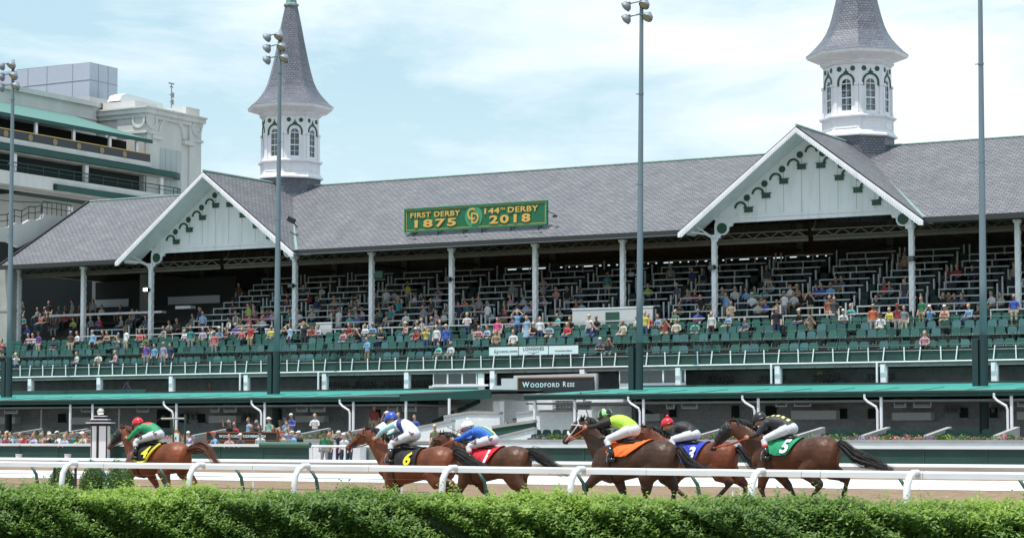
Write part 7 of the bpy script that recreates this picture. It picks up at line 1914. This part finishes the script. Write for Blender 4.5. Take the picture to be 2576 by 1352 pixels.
def make_jockey(c, M):
    j = c['j']
    J = thing('person', j['label'], 'person', (0, 0, 0), F=M, group='jockeys crouched over their horses')
    hip = Vector((j['hip'][0], 0, j['hip'][1])); sh = Vector((j['sh'][0], 0, j['sh'][1])); he = Vector((j['head'][0], 0.02, j['head'][1]))
    P = []
    # torso: rounded back
    mid = hip.lerp(sh, .5) + Vector((0, 0, 0.045))
    tp = curve([hip + Vector((-.02, 0, 0.0)), hip.lerp(sh, .25) + Vector((0, 0, .03)), mid, hip.lerp(sh, .8) + Vector((0, 0, .02)), sh + Vector((.05, 0, -.02))], 8)
    q = MB(); q.tube(tp, [(.14, .13), (.155, .145), (.155, .15), (.165, .15), (.175, .145), (.185, .135), (.175, .115), (.12, .09)], 16, 0, ref=(0, 0, 1)); P.append((q, 1))
    q = MB(); q.ball(hip + Vector((-.02, 0, -.015)), (.135, .165, .125)); P.append((q, 2))
    q = MB(); q.tube([sh + Vector((.02, 0, 0)), he + Vector((-.03, 0, -.05))], [.065, .06], 10); P.append((q, 0))
    q = MB(); q.ball(he, (.1, .078, .11)); P.append((q, 0)); q = MB(); q.ball(he + Vector((.05, 0, -.085)), (.05, .055, .045)); P.append((q, 0))
    q = MB(); q.ball(he + Vector((.105, 0, -.035)), (.022, .014, .02)); P.append((q, 0))
    for sg in (-1, 1):
        kn = Vector((j['knee'][0], .25 * sg, j['knee'][1])); an = Vector((j['ankle'][0], .33 * sg, j['ankle'][1])); toe = Vector((j['toe'][0], .35 * sg, j['toe'][1]))
        hp = hip + Vector((0, .1 * sg, -.02))
        q = MB(); q.tube([hp, hp.lerp(kn, .5), kn], [.11, .09, .066], 12); P.append((q, 2))
        top = kn.lerp(an, .4)
        q = MB(); q.tube([kn, top], [.068, .06], 12); P.append((q, 2))
        q = MB(); q.tube([top, an], [.052, .04], 12); P.append((q, 0))
        hn = Vector(c['hand'][0] if sg > 0 else c['hand'][1])
        s0 = sh + Vector((0, .165 * sg, -.01)); el = Vector((j['elbow'][0], .23 * sg, j['elbow'][1]))
        q = MB(); q.tube([s0 + Vector((-.03, -.02 * sg, 0)), s0.lerp(el, .5), el], [.075, .062, .052], 12); P.append((q, j.get('sl', 1)))
        wr = el.lerp(hn, .86)
        q = MB(); q.tube([el, el.lerp(wr, .5), wr], [.052, .046, .034], 12); P.append((q, j.get('sl', 1)))
        q = MB(); q.tube([wr, hn], [.028, .032], 10); P.append((q, 0))
    fn = j.get('pat')
    me, idx = fuse(P, 0.0125, 4, 0.5, (lambda c_, k_: fn(c_, k_)) if fn else None)
    mats = [mat('jockey_skin', (0.5, 0.26, 0.17), 0.55), mat('silk_' + j['id'] + '_main', j['cols'][0], 0.62), mat('jockey_breeches', (0.6, 0.61, 0.66), 0.55, var=0.06, vscale=6, bump=0.5, bscale=14)] + [mat('silk_' + j['id'] + f'_{i}', cc, 0.62) for i, cc in enumerate(j['cols'][1:])]
    for mm in mats[1:2] + mats[3:]:
        if 'wrinkle' not in [n.name for n in mm.node_tree.nodes]:
            t = mm.node_tree; b = t.nodes['Principled BSDF']; tcn = t.nodes.new('ShaderNodeTexCoord'); mp_ = t.nodes.new('ShaderNodeMapping'); mp_.inputs['Scale'].default_value = (1, 1, .5)
            n2 = t.nodes.new('ShaderNodeTexNoise'); n2.name = 'wrinkle'; n2.inputs['Scale'].default_value = 13; n2.inputs['Detail'].default_value = 2; bp = t.nodes.new('ShaderNodeBump'); bp.inputs['Strength'].default_value = .7; bp.inputs['Distance'].default_value = .025
            t.links.new(tcn.outputs['Object'], mp_.inputs['Vector']); t.links.new(mp_.outputs['Vector'], n2.inputs['Vector']); t.links.new(n2.outputs['Fac'], bp.inputs['Height']); t.links.new(bp.outputs['Normal'], b.inputs['Normal'])
    finish(me, idx, mats); me.name = 'body'; body = link('body', me, J)
    if j.get('letters'):
        for px_, py_, pz_, ang in ((hip.x - .045, .174, hip.z + .01, -15), (hip.x * .35 + j['knee'][0] * .65, .282, hip.z * .35 + j['knee'][1] * .65 + .02, 25)):
            me = text_mesh('PDJF', .085, .001, .004); me.transform(Matrix.Rotation(R(ang), 4, 'Z')); me.transform(Matrix.Rotation(R(90), 4, 'X')); me.transform(Matrix.Rotation(PI, 4, 'Z')); me.transform(Matrix.Translation((px_, py_, pz_)))
            me.materials.clear(); me.materials.append(mat('letter_maroon', (.12, .02, .05), .6)); link('lettering', me, body)
    # hands: palm, four curled fingers, thumb
    for sg in (-1, 1):
        hn = Vector(c['hand'][0] if sg > 0 else c['hand'][1]); mb = MB(); mb.ball(hn + Vector((.03, 0, 0)), (.045, .022, .038))
        for k in range(4):
            z = .028 - .018 * k; L1 = (.03, .034, .032, .026)[k]; a = hn + Vector((.055, .008 * sg, z)); mb.tube([a, a + Vector((L1, .006 * sg, -.004)), a + Vector((L1 * 1.1, -.02 * sg, -.01)), a + Vector((L1 * .4, -.032 * sg, -.01))], [.0095, .009, .0085, .007], 7)
        a = hn + Vector((.03, -.01 * sg, .034)); mb.tube([a, a + Vector((.025, -.012 * sg, .014)), a + Vector((.05, -.014 * sg, .004))], [.011, .01, .008], 7); mb.build('hand', mats[0], J, smooth=True)
        # boots and stirrup
        kn = Vector((j['knee'][0], .25 * sg, j['knee'][1])); an = Vector((j['ankle'][0], .33 * sg, j['ankle'][1])); toe = Vector((j['toe'][0], .35 * sg, j['toe'][1])); top = kn.lerp(an, .38)
        if j.get('sock'): 
            t2 = kn.lerp(an, .55); mb = MB(); mb.tube([top, t2], [.062, .058], 12); mb.build('sock', mat('red_sock', (.5, .02, .03), .6), J, smooth=True); top = t2
        heel = an + Vector((-.055, 0, -.065))
        mb = MB(); mb.tube([top, top.lerp(an, .5), an], [.062, .058, .047], 14); mb.tube([heel, an.lerp(toe, .3) + Vector((0, 0, -.035)), toe], [(.04, .045), (.045, .045), (.028, .025)], 12); bt = mb.build('boot', mat('boot_black', (.012, .012, .013), .18, coat=.5), J, smooth=True)
        mb = MB(); ct = an.lerp(toe, .55); mb.tube([ct + Vector((0, .06, .06)), ct + Vector((0, .065, -.05)), ct + Vector((0, -.065, -.05)), ct + Vector((0, -.06, .06)), ct + Vector((0, 0, .13)), ct + Vector((0, .06, .06))], .008, 6); mb.build('stirrup', steel_gr, J)
    # helmet with silk cover, peak, band
    r = .128; hc = he + Vector((-.015, 0, .035)); q = MB(); q.ball((0, 0, 0), (r * 1.14, r * .92, r), 0, 20, 14)
    keep = [f for f in q.f if sum(q.v[i][2] for i in f) / len(f) > -.045]; q.f = keep; q.m = [0] * len(keep)
    Rt = Matrix.Translation(hc) @ Matrix.Rotation(R(18), 4, 'Y'); hm_ = [mat('helmet_' + j['id'] + f'_{i}', cc, .35) for i, cc in enumerate(j['helm'])]
    if len(hm_) > 1:
        q.m = [int(((math.atan2(sum(q.v[i][1] for i in f), sum(q.v[i][0] for i in f)) + PI) / (2 * PI) * 8)) % 2 if max(abs(sum(q.v[i][1] for i in f)), 0) >= 0 else 0 for f in q.f]
    mb = MB(); mb.join(q, Rt); helm = mb.build('helmet', hm_, J, smooth=True)
    q = MB(); pk = [(.1 + .1 * math.cos(a), .085 * math.sin(a)) for a in [PI * (-.5 + i / 10) for i in range(11)]]; q.prism(pk + [(.06, .085), (.06, -.085)], 'xy', -.03, -.018); mb = MB(); mb.join(q, Rt); mb.build('peak', hm_[-1], helm)
    q = MB(); q.tube([(r * 1.15 * math.cos(a), r * .93 * math.sin(a), -.03) for a in [2 * PI * i / 24 for i in range(25)]], .011, 6, cap=False); mb = MB(); mb.join(q, Rt); mb.build('band', mat('goggle_strap', (.03, .03, .035), .4), helm)
    q = MB(); q.ball((.125, 0, -.06), (.03, .075, .035)); mb = MB(); mb.join(q, Rt); mb.build('goggles', mat('goggle_lens', (.05, .035, .03), .1), J, smooth=True)
    if j.get('pom'): mb = MB(); mb.ball(hc + Vector((-.0, 0, r + .025)), .038); mb.build('pompom', hm_[0], helm, smooth=True)
    return J

W_ = (.78, .8, .84); BK = (.014, .014, .017)
# fore leg: top, mid forearm, knee, fetlock, hoof ; hind leg: top, stifle/gaskin, hock, fetlock, hoof   (x forward, z up)
def p_yoke(c, k): return 3 if k == 1 and c.x > .12 and c.z > 1.98 - (c.x - .2) * .1 and abs(c.y) < .12 else k
def p_sash(c, k):
    if k == 1:
        d = (c.x - .40) - (c.z - 1.95) * -.25
        if abs(c.x - .24 - (c.z - 1.95) * .35) < .06: return 4
    return k
def p_stripe(c, k):
    if k in (1, 5) and k == 1:
        if abs(c.y) < .035: return 3
        if .07 < abs(c.y) < .105: return 4
    return k
def p_dots(c, k):
    if k == 1 and c.z > 1.9:
        if abs((c.x * 9) % 1 - .5) < .25 and abs(c.y - .05) < .045: return 3
    return k
def p_cuff(c, k): return k
CFG = [
 dict(u=391, Y=49.8, dz=-.03, label='bright chestnut racehorse leading the race at the far left, black blinkers, number four cloth', coat=(.2, .052, .018), points=(.16, .05, .02), black=False, hair='red',
      poll=(1.04, 1.86), nose=(1.5, 1.45), nf=[(.52, 1.05), (.62, .86), (.75, .66), (.6, .45), (.5, .38)], ff=[(.45, 1.05), (.28, .84), (.1, .6), (.02, .34), (-.08, .28)], nh=[(-.6, 1.1), (-.4, .88), (-.56, .55), (-.42, .28), (-.3, .18)], fh=[(-.66, 1.12), (-.75, .88), (-1.05, .7), (-1.22, .42), (-1.3, .32)],
      tail=[(-.98, 1.42), (-1.15, 1.45), (-1.38, 1.5), (-1.62, 1.42), (-1.8, 1.2), (-1.95, 1.12)], bridle='black', rein='black', blinkers=True, cname='four', cloth=(-0.3, 0.42, 1.7, 0.3), ccol=(.012, .012, .012), trim=(.75, .62, .02), num='4', ncol=(.8, .68, .03), nx=0.04, nz=1.36, hand=((.76, .14, 1.70), (.8, -.12, 1.72)),
      j=dict(id='lead', letters=True, label='jockey in green silks with red shoulders and red cap on the leading chestnut', hip=(-.06, 1.79), sh=(.38, 1.95), head=(.57, 2.02), knee=(.4, 1.62), ankle=(.32, 1.3), toe=(.5, 1.22), elbow=(.62, 1.68), cols=[(.015, .27, .11), (.75, .05, .05)], helm=[(.68, .015, .035)], pat=p_yoke)),
 dict(u=1232, Y=45.6, dz=-.1, label='dark bay racehorse with red number one cloth and orange rein, behind the number six horse', coat=(.09, .034, .016), points=(.02, .013, .01), black=True, hair='black',
      poll=(1.27, 1.78), nose=(1.62, 1.47), nf=[(.52, 1.05), (.6, .8), (.7, .62), (.6, .35), (.5, .2)], ff=[(.45, 1.05), (.36, .8), (.2, .62), (.05, .45), (-.05, .4)], nh=[(-.62, 1.12), (-.8, .82), (-1.06, .6), (-1.2, .3), (-1.24, .12)], fh=[(-.62, 1.12), (-.66, .85), (-.74, .6), (-.66, .28), (-.6, .12)],
      tail=[(-.98, 1.42), (-1.12, 1.44), (-1.35, 1.32), (-1.65, 1.16), (-1.95, 1.04)], bridle='brown', rein='orange', cname='one', cloth=(-0.36, 0.42, 1.75, 0.3), ccol=(.58, .012, .03), num='1', ncol=(.8, .8, .85), nx=-0.1, nz=1.38, hand=((.82, .15, 1.74), (.86, -.12, 1.76)),
      j=dict(id='third', letters=True, label='jockey in blue silks with green and yellow stripes and white cap with pompom', hip=(-.06, 1.75), sh=(.38, 1.92), head=(.58, 1.99), knee=(.38, 1.6), ankle=(.26, 1.28), toe=(.38, 1.18), elbow=(.6, 1.76), cols=[(.02, .12, .55), (.8, .7, .12), (.01, .28, .15)], helm=[(.8, .82, .86)], pat=p_stripe, pom=True, sock=True)),
 dict(u=1750, Y=46.5, dz=0, label='bay racehorse with blue number three cloth, half hidden between two darker horses', coat=(.15, .04, .016), points=(.02, .012, .01), black=True, hair='black',
      poll=(1.3, 1.84), nose=(1.7, 1.45), nf=[(.52, 1.05), (.5, .8), (.45, .6), (.25, .45), (.15, .4)], ff=[(.45, 1.05), (.55, .8), (.66, .6), (.6, .3), (.5, .12)], nh=[(-.62, 1.12), (-.7, .86), (-.95, .72), (-.72, .5), (-.6, .38)], fh=[(-.64, 1.12), (-.85, .85), (-1.12, .68), (-1.1, .4), (-1.05, .25)],
      tail=[(-.98, 1.42), (-1.12, 1.42), (-1.3, 1.2), (-1.5, 1.05), (-1.7, .98)], bridle='black', rein='black', cname='three', cloth=(-0.34, 0.42, 1.7, 0.2), ccol=(.02, .045, .4), num='3', ncol=(.8, .82, .88), nx=-0.07, nz=1.34, hand=((.5, .2, 1.52), (.6, -.1, 1.66)),
      j=dict(id='fifth', label='jockey in plain black silks and red cap with red pompom beyond the lime jockey', hip=(.04, 1.76), sh=(.46, 1.92), head=(.7, 1.96), knee=(.46, 1.64), ankle=(.3, 1.3), toe=(.46, 1.2), elbow=(.42, 1.72), cols=[BK], helm=[(.68, .015, .035)], pom=True)),
 dict(u=1042, Y=44.3, dz=-.1, label='bright bay racehorse with black cloth and yellow number six, second from left', coat=(.165, .046, .017), points=(.02, .012, .01), black=True, hair='black',
      poll=(1.24, 1.89), nose=(1.76, 1.55), nf=[(.5, 1.05), (.5, .8), (.42, .58), (.2, .42), (.1, .38)], ff=[(.5, 1.05), (.56, .8), (.6, .56), (.5, .28), (.45, .12)], nh=[(-.6, 1.12), (-.72, .88), (-1.08, .84), (-1.3, .52), (-1.36, .4)], fh=[(-.6, 1.12), (-.62, .85), (-.82, .68), (-.7, .4), (-.6, .28)],
      tail=[(-.98, 1.45), (-1.12, 1.45), (-1.4, 1.3), (-1.7, 1.18), (-1.95, 1.1)], bridle='brown', rein='black', cname='six', cloth=(-0.26, 0.42, 1.75, 0.02), ccol=(.01, .01, .012), num='6', ncol=(.85, .7, .02), nx=-0.06, nz=1.34, hand=((.88, .15, 1.76), (.92, -.12, 1.78)),
      j=dict(id='second', letters=True, label='jockey in white and pale blue silks with navy sash and blue cap', hip=(.02, 1.86), sh=(.42, 2.07), head=(.6, 2.16), knee=(.42, 1.66), ankle=(.36, 1.36), toe=(.54, 1.28), elbow=(.66, 1.92), cols=[(.78, .84, .86), (.42, .68, .74), (.02, .03, .16)], sl=3, helm=[(.03, .08, .45)], pat=p_sash)),
 dict(u=1590, Y=41.3, dz=.03, label='very dark brown racehorse in white bridle with plain orange cloth, in front of the bunch', coat=(.055, .024, .013), points=(.018, .012, .01), black=True, hair='black',
      poll=(1.13, 1.95), nose=(1.55, 1.56), nf=[(.52, 1.05), (.72, .9), (.95, .68), (1.05, .42), (1.1, .3)], ff=[(.45, 1.05), (.38, .82), (.28, .6), (.2, .3), (.14, .12)], nh=[(-.58, 1.12), (-.4, .86), (-.42, .6), (-.28, .32), (-.2, .14)], fh=[(-.62, 1.12), (-.68, .88), (-.86, .7), (-.78, .42), (-.7, .3)],
      tail=[(-.98, 1.42), (-1.1, 1.38), (-1.24, 1.18), (-1.45, 1.08), (-1.78, 1.03)], bridle='white', rein='orange', cname='seven', cloth=(-0.48, 0.42, 1.28, 0.42), ccol=(.85, .15, .02), num='', ncol=W_, nx=0, nz=0, hand=((.92, .16, 1.86), (.95, -.14, 1.88)),
      j=dict(id='fourth', label='jockey in lime silks with black sleeves and quartered green and black cap', hip=(-.02, 1.82), sh=(.42, 1.99), head=(.6, 2.07), knee=(.42, 1.62), ankle=(.24, 1.3), toe=(.4, 1.2), elbow=(.68, 1.88), cols=[(.42, .68, .06), BK], sl=3, helm=[(.3, .75, .25), BK])),
 dict(u=1994, Y=42.2, dz=.11, label='dark bay racehorse in black blinkers with green number five cloth, last of the bunch', coat=(.085, .029, .014), points=(.018, .012, .01), black=True, hair='black',
      poll=(1.35, 1.83), nose=(1.8, 1.33), nf=[(.52, 1.02), (.56, .8), (.62, .58), (.52, .3), (.46, .12)], ff=[(.45, 1.05), (.34, .82), (.14, .6), (0, .38), (-.1, .3)], nh=[(-.55, 1.1), (-.32, .9), (-.68, .66), (-.48, .4), (-.36, .3)], fh=[(-.66, 1.12), (-.8, .9), (-1.1, .78), (-1.02, .5), (-.95, .36)],
      tail=[(-.98, 1.45), (-1.1, 1.42), (-1.35, 1.2), (-1.6, 1.12), (-1.9, 1.02), (-2.12, .95)], bridle='black', rein='orange', blinkers=True, cname='five', cloth=(-0.24, 0.42, 1.45, 0.2), ccol=(.01, .26, .12), num='5', ncol=(.8, .82, .86), nx=0.02, nz=1.4, hand=((.88, .16, 1.58), (.94, -.12, 1.62)),
      j=dict(id='sixth', label='jockey in black silks with yellow dots and black cap on the last horse', hip=(.04, 1.77), sh=(.52, 1.90), head=(.72, 1.93), knee=(.5, 1.54), ankle=(.4, 1.24), toe=(.56, 1.14), elbow=(.64, 1.64), cols=[(.03, .03, .036), (.8, .75, .2)], helm=[(.02, .02, .026)], pat=p_dots, sock=True)),
]
for c in CFG:
    H, M = make_horse(c); make_jockey(c, M)
# whips
for ci, a, b, lab in ((0, (.62, -.1, 1.8), (-.1, -.16, 2.22), 'thin raised whip of the jockey in green'), (1, (.7, -.1, 1.84), (1.1, .0, 2.02), 'dark whip pointing forward from the jockey in blue'), (4, (.98, -.1, 1.92), (1.22, -.1, 2.55), 'thin upright whip beyond the white bridle'), (5, (.9, -.1, 1.66), (.98, -.12, 2.15), 'upright whip of the jockey in black with yellow dots'), (3, (.9, -.1, 1.8), (.3, -.2, 1.95), 'whip across the neck beside the jockey in white')):
    c = CFG[ci]; M = horse_frame(c['u'], c['Y'], c['dz']); mb = MB(); mb.tube([a, Vector(a).lerp(Vector(b), .9), b], [.011, .006, .012], 6); o = mb.build('whip', black, F=M); tag(o, lab, 'whip')
